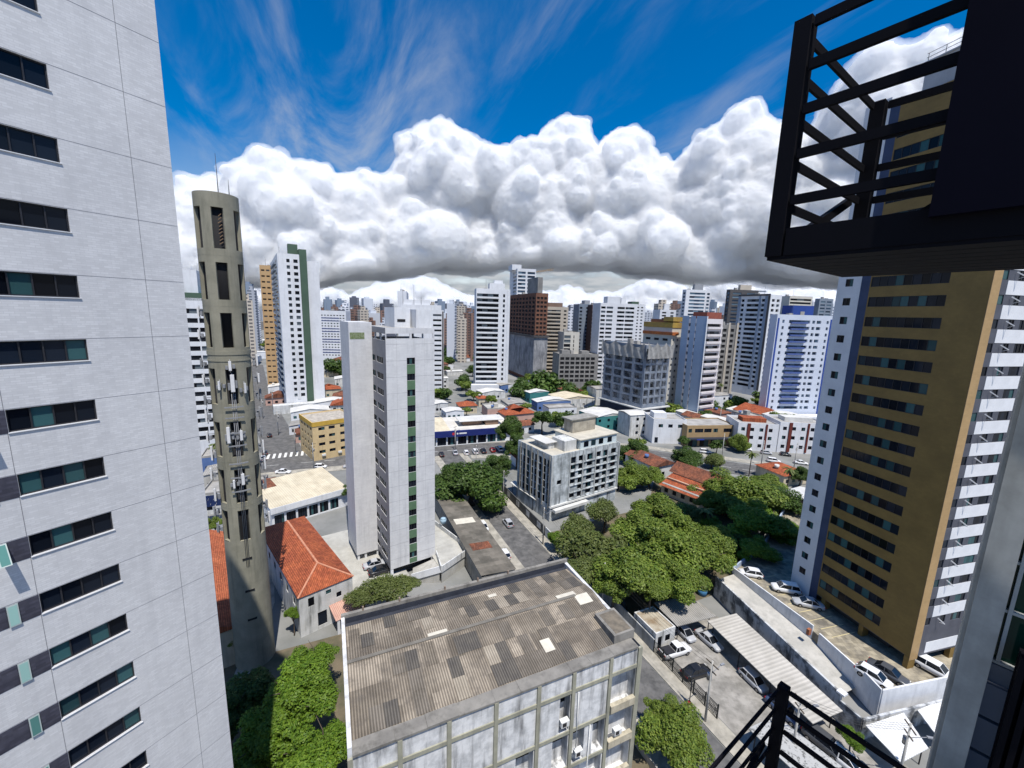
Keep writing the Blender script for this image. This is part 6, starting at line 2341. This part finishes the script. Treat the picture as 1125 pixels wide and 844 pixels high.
# further off
for px, py, rp, h, kd, lab in ((603, 420, 24, 13, 'far_deep', 'dark green grove tree below the beige striped tower'), (575, 425, 18, 11, 'far_deep', 'dark green tree below the netted foot of the brown tower'), (625, 427, 15, 11, 'far_deep', 'dark green tree before the low concrete frame'),
                               (590, 414, 14, 13, 'far_mid', 'lighter tree on top of the central grove'), (508, 417, 11, 11, 'far_deep', 'dark round tree left of the wavy striped tower'), (487, 432, 11, 9, 'far_deep', 'dark tree beside the slim white tower at mid height'), (520, 432, 8, 7, 'far_mid', 'green tree among the small orange roofs'),
                               (540, 438, 7, 7, 'far_mid', 'small tree before the white sheet roofed shed'), (650, 423, 12, 10, 'far_deep', 'dark tree left of the netted building site'), (368, 402, 15, 12, 'far_deep', 'dark trees below the navy and white slab'), (383, 404, 12, 12, 'far_deep', 'dark tree between the navy slab and the slim white tower'),
                               (740, 448, 12, 8, 'far_mid', 'light green tree between the site and the blue grey slab tower'), (780, 445, 13, 8, 'far_deep', 'dark tree at the foot of the blue grey slab tower'), (800, 440, 12, 9, 'far_mid', 'tree at the foot of the glass fronted tower'), (838, 435, 12, 10, 'far_deep', 'dark tree left of the blue balconied tower'),
                               (812, 440, 9, 8, 'far_mid', 'light tree right of the glass fronted tower foot'), (700, 487, 9, 7, 'far_mid', 'light tree near the teal shed'), (495, 385, 9, 14, 'far_deep', 'dark tree far behind the white tower'), (493, 395, 8, 12, 'far_deep', 'dark tree between the two white towers'), (520, 405, 8, 10, 'far_deep', 'dark tree behind the small striped block'),
                               (640, 432, 10, 8, 'far_mid', 'lighter tree near the dull red roof'), (575, 445, 8, 6, 'far_mid', 'light tree beside the teal walled shed'), (352, 425, 10, 7, 'far_mid', 'light tree right of the green and white tower')):
    tree(px, py, rp, h, kd, lab, 0.9)
kinds_ = ('dark green', 'far_deep'), ('mid green', 'far_mid')
n_t = tries = 0
while n_t < 230 and tries < 7000:
    tries += 1
    az_ = radians(random.uniform(-41, 42))
    d_ = 150 + 800 * random.random() ** 1.2
    x, y = d_ * sin(az_), d_ * cos(az_)
    u, v = x * cos(RG) + y * sin(RG), -x * sin(RG) + y * cos(RG)
    r = random.uniform(2.6, 5.5)
    if (v < 165 and u < 60) or road_dist(x, y) < 9 or not free(x, y, r * 0.4):
        continue
    nm, kd = random.choice(kinds_)
    near = near_land(x, y)
    rel = 'left of' if atan2(x, y) < atan2(near[0], near[1]) else 'right of'
    rel2 = 'before' if hypot(x, y) < hypot(near[0], near[1]) else 'behind'
    tree_at(x, y, r * random.uniform(1.7, 2.4), r, kd, '%s town tree %s and %s %s' % (nm, rel, rel2, near[2]), 'town trees among the houses', random.uniform(0.7, 1.0))
    n_t += 1


# palms
def palm(px, py, h, label):
    x, y = G(px, py, h)
    t = thing('palm_tree', label, 'palm', (x, y, 0))
    mb = MB()
    mb.tube((0, 0, 0), (0.15, 0.1, h), 0.17, 0.11, 7)
    mb.build('trunk', timber, t)
    mb = MB()
    for k in range(16):
        a = k * 2.4
        el = random.uniform(-0.3, 0.9)
        L = random.uniform(1.9, 2.6)
        pr, pv = None, Vector((0.15, 0.1, h))
        d = Vector((cos(a) * cos(el), sin(a) * cos(el), sin(el)))
        sd = Vector((-sin(a), cos(a), 0))
        for j in range(6):
            w = 0.34 * sin(pi * (j + 0.6) / 6.6)
            cur = (pv + sd * w - Vector((0, 0, w * 0.5)), pv.copy(), pv - sd * w - Vector((0, 0, w * 0.5)))
            if pr:
                mb.face([pr[0], pr[1], cur[1], cur[0]])
                mb.face([pr[1], pr[2], cur[2], cur[1]])
            pr = cur
            d = (d + Vector((0, 0, -0.28))).normalized()
            pv = pv + d * (L / 5)
    mb.build('crown', L_olive, t)


palm(775, 560, 6.5, 'palm with drooping fronds beside the lane of parked cars')
palm(868, 515, 8, 'palm beside the orange roof left of the brown tower')
palm(826, 498, 8, 'palm at the kerb of the avenue before the red and white row')
palm(792, 422, 14, 'tall thin palm before the half built grey tower')
palm(236, 488, 9, 'palm left of the telecom tower near the blue walled house')


# ------------------------------------------------------------------ cars
def hull(secs):
    """loft through cross sections of equal point count"""
    mb = MB()
    n = len(secs[0])
    b = 0
    for s in secs:
        mb.v.extend(s)
    for i in range(len(secs) - 1):
        for j in range(n):
            k = (j + 1) % n
            mb.f.append((i * n + j, i * n + k, (i + 1) * n + k, (i + 1) * n + j))
            mb.m.append(0)
            mb.sm.append(True)
    mb.f.append(tuple(reversed(range(n))))
    mb.f.append(tuple((len(secs) - 1) * n + j for j in range(n)))
    mb.m += [0, 0]
    mb.sm += [False, False]
    return mb


def sec(x, w, z0, z1, sh=0.12):
    """rounded car section at x: half width w between z0 and z1"""
    zm = z0 + (z1 - z0) * 0.55
    return [(x, -w * 0.9, z0), (x, w * 0.9, z0), (x, w, z0 + 0.12), (x, w, zm), (x, w - 0.05, z1 - sh * 0.5), (x, w - 0.16, z1), (x, -w + 0.16, z1), (x, -w + 0.05, z1 - sh * 0.5), (x, -w, zm), (x, -w, z0 + 0.12)]


def csec(x, w0, z0, w1, z1):
    return [(x, -w0, z0), (x, w0, z0), (x, w1, z1), (x, -w1, z1)]


CARM = {}
glass_car = M('car_glass', (0.012, 0.015, 0.02), (0.008, 0.01, 0.014), 2, 0.05, spec=0.6)
tyre_m = M('tyre', (0.015, 0.015, 0.015), None, 3, 0.9)
rim_m = M('rim', (0.35, 0.35, 0.36), None, 3, 0.35, metal=0.8)
lamp_m = M('lamp_clear', (0.7, 0.7, 0.68), None, 3, 0.2)
tail_m = M('lamp_red', (0.35, 0.01, 0.01), None, 3, 0.3)


def car_paint(name, c):
    if name not in MATS:
        M(name, c, tuple(q * 0.93 for q in c), 0.5, 0.28, spec=0.6)
    return MATS[name]


def car_meshes(kind):
    if kind in CARM:
        return CARM[kind]
    L = {'hatch': 3.9, 'sedan': 4.5, 'suv': 4.4, 'pickup': 5.2}[kind]
    h = L / 2
    zb, zh = (0.26, 0.92) if kind in ('hatch', 'sedan') else (0.34, 1.06)
    top = 1.48 if kind in ('hatch', 'sedan') else 1.70
    w = 0.86 if kind in ('hatch', 'sedan') else 0.91
    body = hull([sec(-h, w * 0.80, zb + 0.12, zh - 0.08), sec(-h + 0.14, w * 0.95, zb, zh), sec(-h + 0.9, w, zb - 0.06, zh + 0.02), sec(0, w, zb - 0.06, zh), sec(h - 1.2, w, zb - 0.06, zh - 0.02),
                 sec(h - 0.35, w * 0.96, zb, zh - 0.14), sec(h, w * 0.78, zb + 0.1, zh - 0.28)])
    if kind == 'hatch':
        xs = (-h + 0.08, -h + 0.55, 0.45, 1.15)
    elif kind == 'sedan':
        xs = (-h + 0.75, -h + 1.45, 0.40, 1.15)
    elif kind == 'suv':
        xs = (-h + 0.10, -h + 0.42, 0.62, 1.25)
    else:
        xs = (-0.55, -0.35, 0.75, 1.35)
    cabin = hull([csec(xs[0], w - 0.1, zh - 0.03, w - 0.16, zh - 0.02), csec(xs[1], w - 0.09, zh - 0.03, w - 0.24, top - 0.06), csec((xs[1] + xs[2]) / 2, w - 0.08, zh - 0.03, w - 0.22, top - 0.02), csec(xs[2], w - 0.09, zh - 0.03, w - 0.24, top - 0.07), csec(xs[3], w - 0.14, zh - 0.05, w - 0.17, zh - 0.04)])
    for i in range(len(cabin.sm)):
        cabin.sm[i] = False
    rf = MB()
    rf.box(xs[1] + 0.02, xs[2] - 0.02, -w + 0.23, w - 0.23, top - 0.065, top)
    for s in (-1, 1):   # pillars
        for xa, xb in ((xs[1], xs[0]), (xs[2], xs[3])):
            rf.bar((xa, s * (w - 0.235), top - 0.05), (xb, s * (w - 0.13), zh), 0.07, 0.06)
        xm = (xs[1] + xs[2]) / 2 - 0.1
        rf.bar((xm, s * (w - 0.215), top - 0.05), (xm, s * (w - 0.075), zh), 0.09, 0.05)
    bed = None
    if kind == 'pickup':
        bed = MB()
        bed.box(-h + 0.16, xs[0] - 0.06, -w + 0.12, w - 0.12, zh + 0.025, zh + 0.05)
    wheel = MB()
    wheel.tube((0, -0.1, 0), (0, 0.1, 0), 0.33, 0.33, 16)
    rim = MB()
    rim.tube((0, -0.108, 0), (0, -0.101, 0), 0.19, 0.19, 12)
    rim.tube((0, 0.101, 0), (0, 0.108, 0), 0.19, 0.19, 12)
    hl = MB()
    hl.box(-0.16, 0.02, -0.19, 0.19, -0.08, 0.08)
    CARM[kind] = (body, cabin.mesh('cabin_glass', glass_car), rf, bed and bed.mesh('cargo_bed', dark_frame), wheel.mesh('wheel', tyre_m), rim.mesh('rim', rim_m), hl.mesh('headlight', lamp_m), hl.mesh('tail_light', tail_m), L, w, zb, zh, {})
    return CARM[kind]


def car(x, y, z, heading, kind, paint, label, group=None):
    body, cabin, rf, bed, wheel, rim, hl, tl, L, w, zb, zh, cache = car_meshes(kind)
    if paint.name not in cache:
        cache[paint.name] = (body.mesh('body', paint), rf.mesh('roof', paint))
    r = thing('pickup_truck' if kind == 'pickup' else 'parked_car', label, 'pickup' if kind == 'pickup' else 'car', (x, y, z), pi / 2 - radians(heading), group)
    link('body', cache[paint.name][0], r)
    link('cabin_glass', cabin, r)
    link('roof', cache[paint.name][1], r)
    if bed:
        link('cargo_bed', bed, r)
    for sx in (-1, 1):
        for sy in (-1, 1):
            wl = link('wheel', wheel, r, (sx * L * 0.31, sy * (w - 0.09), 0.33))
            link('rim', rim, wl)
    for sy in (-1, 1):
        link('headlight', hl, r, (L / 2 - 0.10, sy * w * 0.58, zh - 0.30))
        link('tail_light', tl, r, (-L / 2 + 0.12, sy * w * 0.66, zh - 0.18))
    return r


P_w = car_paint('paint_white', (0.74, 0.74, 0.74))
P_s = car_paint('paint_silver', (0.42, 0.43, 0.45))
P_k = car_paint('paint_black', (0.018, 0.018, 0.02))
P_g = car_paint('paint_graphite', (0.07, 0.075, 0.085))
P_r = car_paint('paint_red', (0.26, 0.012, 0.016))
P_b = car_paint('paint_blue', (0.05, 0.08, 0.16))


def cpx(px, py, z, *a, **k):
    x, y = G(px, py, z + 0.7)
    return car(x, y, z, *a, **k)


cpx(825, 629, DK, -75, 'hatch', P_w, 'white car on the deck nearest the white boundary corner')
cpx(863, 646, DK, -75, 'suv', P_w, 'white car in the middle of the three beside the brown tower')
cpx(888, 662, DK, -72, 'sedan', P_s, 'silver white car half in the tower shadow on the deck')
cpx(960, 742, DK, 147, 'hatch', P_w, 'white car with black roof lines at the front corner of the deck')
cpx(976, 738, DK, 147, 'sedan', P_g, 'dark grey car beside the white one at the front corner of the deck')
cpx(1026, 734, DK, 150, 'suv', P_w, 'white car parked before the undercroft of the brown tower')
cpx(742, 714, 0, 70, 'pickup', P_w, 'white pickup truck with an open cargo bed in the car park')
cpx(765, 737, 0, 72, 'sedan', P_k, 'black car with an open frame roof beside the pickup')
cpx(752, 694, 0, 158, 'hatch', P_s, 'grey white car half under the corrugated shed roof')
cpx(779, 702, 0, 155, 'sedan', P_s, 'silver car at the edge of the long carport')
cpx(828, 746, 0, 160, 'hatch', P_s, 'pale car in the shade under the long carport')
cpx(862, 780, 0, 155, 'sedan', P_b, 'blue car in the shade at the lower end of the carport')
cpx(905, 815, 0, 150, 'suv', P_g, 'dark car seen through the cage rails')
cpx(930, 835, 0, 150, 'hatch', P_w, 'white car partly seen past the cage panel')
cpx(558, 574, 0, -23, 'hatch', P_s, 'silver car driving along the shaded street')
cpx(531, 578, 0, 156, 'hatch', P_w, 'white car parked left in the shaded street')
cpx(554, 608, 0.13, -24, 'hatch', P_w, 'white car parked half on the left pavement')
cpx(543, 556, 0, 156, 'sedan', P_k, 'dark car under the huge round tree')
cpx(634, 622, 0, -24, 'sedan', P_s, 'silver car in the yard behind the white street wall')
cpx(651, 640, 0, -24, 'hatch', P_b, 'blue car in the yard beside the leafy wall')
cpx(771, 553, 0, 118, 'hatch', P_w, 'white car parked in the lane beside the red one')
cpx(790, 562, 0, 118, 'sedan', P_r, 'bright red car parked in the lane between the gardens')
cpx(753, 541, 0, 118, 'sedan', P_s, 'silver car in the lane by the stepped tile roofs')
cpx(412, 619, 0.9, 60, 'sedan', P_s, 'silver car on the forecourt of the slim white tower')
cpx(418, 626, 0.9, 60, 'sedan', P_k, 'black car on the forecourt of the slim white tower')
for px, py, kind, p, lab in ((512, 497, 'hatch', P_w, 'white car parked first from the left before the blue fascia'), (522, 496, 'suv', P_w, 'white car second in the row before the blue fascia'), (531, 495, 'sedan', P_k, 'black car in the row before the blue fascia'),
                             (541, 494, 'hatch', P_r, 'dark red car in the row before the blue fascia'), (549, 493, 'suv', P_w, 'white tall car after the red one before the blue fascia'), (500, 497, 'sedan', P_s, 'silver car at the left end before the blue fascia'), (485, 499, 'hatch', P_k, 'black car partly hidden by the slim white tower')):
    cpx(px, py, 0, -18, kind, p, lab)
for px, py, hd, kind, p, lab in ((311, 518, 82, 'sedan', P_w, 'white car at the zebra crossing beside the cream roof'), (352, 512, 84, 'hatch', P_w, 'white car on the avenue behind the cream roofed shop'), (296, 478, -35, 'hatch', P_k, 'black car on the side road beyond the crossing'),
                                 (291, 497, -35, 'hatch', P_g, 'dark grey car parked at the side road kerb'), (289, 503, -35, 'sedan', P_s, 'silver car parked at the side road kerb'), (820, 493, 108, 'hatch', P_w, 'white car parked at the red and white row'), (850, 506, 112, 'suv', P_w, 'white car on the avenue left of the blue strip tower'),
                                 (880, 508, 112, 'sedan', P_w, 'white sedan on the avenue close to the brown tower'), (775, 496, 105, 'suv', P_w, 'white van like car before the tan arcade'), (842, 497, 110, 'hatch', P_s, 'silver car parked at the red and white row'), (863, 499, 110, 'hatch', P_k, 'black car parked at the red and white row'),
                                 (803, 451, 100, 'hatch', P_w, 'white car in the court behind the red and white row'), (690, 505, 100, 'hatch', P_s, 'silver car on the avenue behind the old block'), (385, 512, 84, 'sedan', P_s, 'silver car on the avenue beside the slim white tower'), (655, 497, 98, 'sedan', P_b, 'blue car on the avenue behind the old block')):
    cpx(px, py, 0, hd, kind, p, lab)


# ------------------------------------------------------------------ poles, lamps and wires
def pole(x, y, h, label, rz=0.0, arms=True):
    t = thing('utility_pole', label, 'pole', (x, y, 0), rz)
    mb = MB()
    mb.tube((0, 0, 0), (0, 0, h), 0.16, 0.10, 8)
    mb.build('post', pale_concrete, t)
    if arms:
        mb = MB()
        mb.box(-0.9, 0.9, -0.05, 0.05, h - 0.5, h - 0.38)
        mb.box(-0.7, 0.7, -0.05, 0.05, h - 1.5, h - 1.38)
        mb.build('cross_arm', timber, t)
        mb = MB()
        mb.tube((0.3, 0, h - 2.9), (0.3, 0, h - 2.0), 0.22, 0.22, 8)
        mb.build('transformer', rim_m, t)
    mb = MB()
    mb.tube((0, 0, h - 1.8), (0, -1.7, h - 1.2), 0.04, 0.04, 5)
    mb.box(-0.12, 0.12, -2.2, -1.6, h - 1.25, h - 1.12)
    mb.build('street_light', antg, t)
    return (x, y, h)


def wires(a, b, label, n=3):
    mb = MB()
    for k in range(n):
        o_ = (k - (n - 1) / 2) * 0.55
        pr = None
        for j in range(13):
            t = j / 12
            z = (a[2] - 0.35) * (1 - t) + (b[2] - 0.35) * t - 0.9 * 4 * t * (1 - t) - 0.0
            p = (a[0] * (1 - t) + b[0] * t + o_ * cos(RG), a[1] * (1 - t) + b[1] * t + o_ * sin(RG), z)
            if pr:
                mb.tube(pr, p, 0.018, 0.018, 3, 0, False)
            pr = p
    tag(mb.build('overhead_wires', dark_frame), label, 'wires')


ps = []
for v, lab in ((30, 'street pole nearest to us beside the car park fence'), (52, 'street pole before the low grey boundary wall'), (74, 'street pole at the white yard wall'), (97, 'street pole at the dark wall of the old residential block'), (120, 'street pole at the avenue end of the street')):
    ps.append(pole(*UV(42.2, v), 9.0, lab, RG + pi / 2))
for a, b, lab in zip(ps, ps[1:], ('sagging wires over the car park fence', 'sagging wires along the low grey wall', 'sagging wires along the old block', 'sagging wires at the avenue end of the street')):
    wires(a, b, lab)
ps = []
for px, py, lab in ((345, 520, 'pole at the avenue corner before the yellow block'), (306, 478, 'pole on the right kerb of the side road'), (325, 500, 'pole at the zebra crossing corner'), (289, 460, 'pole far along the side road'), (300, 450, 'thin pole beside the side road near the white sheds')):
    ps.append(pole(*G(px, py), 10.0, lab, RG))
for px, py, lab in ((560, 490, 'pole in front of the blue fascia by the tall dark tree'), (500, 495, 'pole before the blue fascia at the left'), (700, 500, 'pole on the avenue right of the old block'), (793, 503, 'pole on the avenue before the tan arcade'), (836, 512, 'pole on the avenue before the red and white row'), (872, 515, 'pole on the avenue near the brown tower'), (790, 470, 'tall pole behind the tan arcade'), (640, 465, 'pole near the teal shed')):
    pole(*G(px, py), 9.5, lab, RG + 0.6)
pa = pole(*G(1001, 795, 9.0), 9.0, 'pole with cross arms standing over the bright white ribbed roofs', RG + 0.9)
pb = pole(*G(868, 838, 0.0), 9.0, 'pole at the kerb seen through the lower cage rails', RG + 1.2)
wires(pa, pb, 'sagging wires crossing below the lower cage', 4)
tree(935, 812, 14, 4, 'lime', 'bright shrub in the corner below the deck wall', cat='shrub', name='shrub')
# traffic railing and small wall along the avenue in the right
# red bollard-like sign on the pavement beside the fence
bo = thing('street_sign', 'thin dark post with a small red base on the pavement by the fence', 'sign', (*G(757, 775), 0.13), RG)
mb = MB()
mb.tube((0, 0, 0), (0, 0, 3.6), 0.06, 0.05, 7)
mb.build('post', dark_frame, bo)
mb = MB()
mb.tube((0, 0, 0.01), (0, 0, 0.5), 0.24, 0.2, 8)
mb.build('base', M('red_base', (0.30, 0.02, 0.03)), bo)
tk = thing('water_tank', 'blue plastic water tank on a roof beside the big trees', 'tank', (*G(772, 647, 1.2), 0), 0)
mb = MB()
mb.tube((0, 0, 0), (0, 0, 1.2), 0.75, 0.9, 14)
mb.build('barrel', M('tank_blue', (0.05, 0.16, 0.30), (0.04, 0.13, 0.25), 1, 0.5), tk)
mb = MB()
mb.tube((0, 0, 1.21), (0, 0, 1.4), 0.9, 0.4, 14)
mb.build('lid', MATS['tank_blue'], tk)
tk = thing('water_tank', 'pale blue water tank on the dark workshop roof left of the street', 'tank', (*G(487, 573, 4.5), 4.2), 0)
mb = MB()
mb.tube((0, 0, 0), (0, 0, 1.0), 0.65, 0.75, 14)
mb.build('barrel', M('tank_pale', (0.35, 0.48, 0.58), (0.3, 0.42, 0.5), 1, 0.5), tk)
mb = MB()
mb.tube((0, 0, 1.01), (0, 0, 1.2), 0.75, 0.35, 14)
mb.build('lid', MATS['tank_pale'], tk)


# labels that came out alike: say which of them, by how far off they stand
seen_ = {}
for ob_ in SC.objects:
    if ob_.parent is None and ob_.get('label'):
        seen_.setdefault(ob_['label'], []).append(ob_)
ORD = ('nearest', 'second nearest', 'third nearest', 'fourth nearest', 'fifth nearest', 'sixth nearest', 'seventh nearest', 'eighth nearest', 'ninth nearest', 'tenth nearest')
for lab, obs in seen_.items():
    if len(obs) > 1:
        obs.sort(key=lambda o: o.location.length)
        for k, o in enumerate(obs):
            o['label'] = '%s, %s' % (lab, ('nearer one' if k == 0 else 'farther one') if len(obs) == 2 else ORD[k] if k < len(ORD) else 'far one')
# ================================================================== the cumulus bank: real billows far behind the town
TOP = [(150, 240), (195, 212), (225, 216), (245, 208), (270, 185), (300, 172), (325, 184), (348, 180), (368, 196), (402, 192), (430, 196), (446, 168), (462, 142), (484, 134), (510, 146), (528, 168), (550, 162),
       (574, 168), (590, 158), (606, 138), (622, 128), (645, 145), (656, 170), (668, 150), (682, 146), (700, 144), (716, 166), (726, 186), (739, 186), (755, 172), (774, 154), (798, 134), (822, 126), (836, 144), (854, 147), (872, 172),
       (890, 176), (908, 150), (930, 104), (952, 82), (972, 71), (1000, 76), (1040, 72), (1080, 66), (1140, 90)]
BOT = [(150, 304), (230, 300), (330, 302), (400, 294), (520, 288), (600, 283), (680, 287), (760, 298), (860, 298), (960, 300), (1140, 300)]


def lerp(tab, x):
    for (a, b), (c, d) in zip(tab, tab[1:]):
        if a <= x <= c:
            return b + (d - b) * (x - a) / (c - a)
    return tab[0][1] if x < tab[0][0] else tab[-1][1]


def ico(sub):
    import bmesh
    bm = bmesh.new()
    bmesh.ops.create_icosphere(bm, subdivisions=sub, radius=1.0)
    v = np.array([p.co[:] for p in bm.verts])
    f = np.array([[q.index for q in p.verts] for p in bm.faces], dtype=np.int32)
    bm.free()
    return v, f


def puffs(top, bot, DIST, seed, rbig, rsmall, nsmall, kids, swell=1.0, depth=0.05):
    """billows on billows, as (centre, radius) lists"""
    rnd = np.random.default_rng(seed)
    k = DIST / FPX
    S0 = []
    x0, x1 = top[0][0], top[-1][0]

    def fits(x, y, r):
        return all(lerp(top, x + q * r) <= y - r * 1.12 * math.sqrt(1 - q * q) for q in (-0.85, -0.55, -0.25, 0, 0.25, 0.55, 0.85))
    x = x0
    while x < x1:
        t, b = lerp(top, x), lerp(bot, x)
        y = b - 4
        while y > t + 6:
            r = rnd.uniform(0.6, 1.0) * rbig
            while r > rsmall and not fits(x, y, r):
                r *= 0.85
            if fits(x, y, r):
                S0.append((x + rnd.uniform(-3, 3), y, r))
            y -= r * rnd.uniform(0.5, 0.9)
        x += rbig * 0.42
    n = tries = 0
    while n < nsmall and tries < nsmall * 30:
        tries += 1
        x = rnd.uniform(x0, x1)
        r = rnd.uniform(0.9, 2.0) * rsmall
        y = lerp(top, x) + r * 1.15 + rnd.uniform(0, 6)
        if y < lerp(bot, x) and fits(x, y, r):
            S0.append((x, y, r))
            n += 1
    P, Rr, Lv = [], [], []
    for x, y, r in S0:
        h = (y - lerp(top, x)) / max(1, lerp(bot, x) - lerp(top, x))
        dd = DIST * (1.02 - depth * 0.8 * h + rnd.uniform(-depth, depth))
        d = ray(x, y)
        P.append(d / hypot(d[0], d[1]) * dd + np.array([0, 0, CAM_H]))
        Rr.append(r * k * dd / DIST)
        Lv.append(0)
    lo, hi = 0, len(P)
    for lv, (nk, r0, r1) in enumerate(kids):
        for i in range(lo, hi):
            c, R = P[i], Rr[i]
            tc = -c / np.linalg.norm(c)
            for q in range(nk):
                d = rnd.normal(size=3)
                d /= np.linalg.norm(d)
                if d @ tc < -0.2 or d[2] < -0.5:
                    continue
                P.append(c + d * R * rnd.uniform(0.78, 0.98))
                Rr.append(R * rnd.uniform(r0, r1))
                Lv.append(lv + 1)
        lo, hi = hi, len(P)
    return P, Rr, Lv


def cloud_mesh(name, puff, bot, DIST, mat, voxel, swell, disp, smooth):
    P, Rr, Lv = puff
    geo = {0: ico(3), 1: ico(2), 2: ico(2)}
    vs, fs, off = [], [], 0
    for p, R, lv in zip(P, Rr, Lv):
        v, f = geo[lv]
        vs.append(v * (R + swell) + p)
        fs.append(f + off)
        off += len(v)
    v = np.concatenate(vs)
    f = np.concatenate(fs)
    # the flat base: what hangs below the condensation level is pressed up to it
    a = np.arctan2(v[:, 0], v[:, 1])
    xs = np.linspace(bot[0][0] - 60, bot[-1][0] + 60, 200)
    base = np.array([tanel(x, lerp(bot, x)) for x in xs])
    aa = np.array([azi(x, lerp(bot, x)) for x in xs])
    zb = np.interp(a, aa, base) * DIST + CAM_H - swell * 2.2
    zb = zb + 34 * np.sin(v[:, 0] * 0.0061 + 2 * np.sin(v[:, 1] * 0.004)) + 22 * np.sin(v[:, 0] * 0.017 + v[:, 1] * 0.011)
    low_ = v[:, 2] < zb
    v[low_, 2] = zb[low_] - (zb[low_] - v[low_, 2]) * 0.3
    me = bpy.data.meshes.new(name)
    me.vertices.add(len(v))
    me.vertices.foreach_set('co', v.reshape(-1).astype(np.float32))
    me.loops.add(len(f) * 3)
    me.loops.foreach_set('vertex_index', f.reshape(-1))
    me.polygons.add(len(f))
    me.polygons.foreach_set('loop_start', np.arange(0, len(f) * 3, 3, dtype=np.int32))
    me.polygons.foreach_set('loop_total', np.full(len(f), 3, dtype=np.int32))
    me.materials.append(mat)
    me.update(calc_edges=True)
    o = struct(link(name, me))
    rm = o.modifiers.new('union', 'REMESH')
    rm.mode = 'VOXEL'
    rm.voxel_size = voxel
    rm.use_smooth_shade = True
    sm = o.modifiers.new('soften', 'SMOOTH')
    sm.factor, sm.iterations = 0.5, smooth
    for i, (size, strength) in enumerate(disp):
        tx = bpy.data.textures.new('billow', 'CLOUDS')
        tx.noise_scale = size
        tx.noise_depth = 3
        tx.noise_basis = 'ORIGINAL_PERLIN'
        dm = o.modifiers.new('billow', 'DISPLACE')
        dm.texture = tx
        dm.texture_coords = 'LOCAL'
        dm.strength = strength
        dm.mid_level = 0.5
    return o


cl_mat = bpy.data.materials.new('cloud')
cl_mat.use_nodes = True
ct = cl_mat.node_tree
cb_ = ct.nodes['Principled BSDF']
cb_.inputs['Base Color'].default_value = (0.96, 0.965, 0.975, 1)
cb_.inputs['Roughness'].default_value = 1.0
cb_.inputs['Specular IOR Level'].default_value = 0.0
ctr = ct.nodes.new('ShaderNodeBsdfTranslucent')
ctr.inputs['Color'].default_value = (0.93, 0.95, 0.98, 1)
cms = ct.nodes.new('ShaderNodeMixShader')
cms.inputs[0].default_value = 0.6
ct.links.new(cb_.outputs[0], cms.inputs[1])
ct.links.new(ctr.outputs[0], cms.inputs[2])
ct.links.new(cms.outputs[0], ct.nodes['Material Output'].inputs[0])

mist = bpy.data.materials.new('cloud_mist')
mist.use_nodes = True
mt_ = mist.node_tree
mt_.nodes.remove(mt_.nodes['Principled BSDF'])
vs_ = mt_.nodes.new('ShaderNodeVolumeScatter')
vs_.inputs['Color'].default_value = (1, 1, 1, 1)
vs_.inputs['Density'].default_value = 0.006
vs_.inputs['Anisotropy'].default_value = 0.2
mt_.links.new(vs_.outputs[0], mt_.nodes['Material Output'].inputs['Volume'])
CD = 5200
big = puffs(TOP, BOT, CD, 4, 36, 6, 420, ((10, 0.28, 0.5), (6, 0.3, 0.5)))
cloud_mesh('clouds', big, BOT, CD, cl_mat, 16, 0, ((260, 50), (90, 46), (34, 30)), 13)
if MIST:
    cloud_mesh('cloud_edges', big, BOT, CD, mist, 22, 34, ((200, 50), (80, 55), (32, 30)), 3)
# a farther, lower row of small cumulus between that base and the skyline
rl = random.Random(3)
TOP2, BOT2 = [], []
x_, y_ = 120, 312
while x_ < 1150:
    TOP2.append((x_, y_))
    BOT2.append((x_, 342 + (x_ - 560) * 0.03))
    x_ += rl.uniform(8, 20)
    y_ = min(326, max(299, y_ + rl.uniform(-10, 10)))
row = puffs(TOP2, BOT2, 12000, 9, 8, 2.2, 260, ((8, 0.28, 0.5), (4, 0.3, 0.5)), 1.0, 0.06)
cloud_mesh('clouds', row, BOT2, 12000, cl_mat, 34, 0, ((200, 50), (90, 50)), 5)
if MIST:
    cloud_mesh('cloud_edges', row, BOT2, 12000, mist, 46, 70, ((200, 90), (90, 70)), 2)
SC.cycles.volume_bounces = 6
SC.cycles.max_bounces = 12
SC.cycles.transmission_bounces = 12
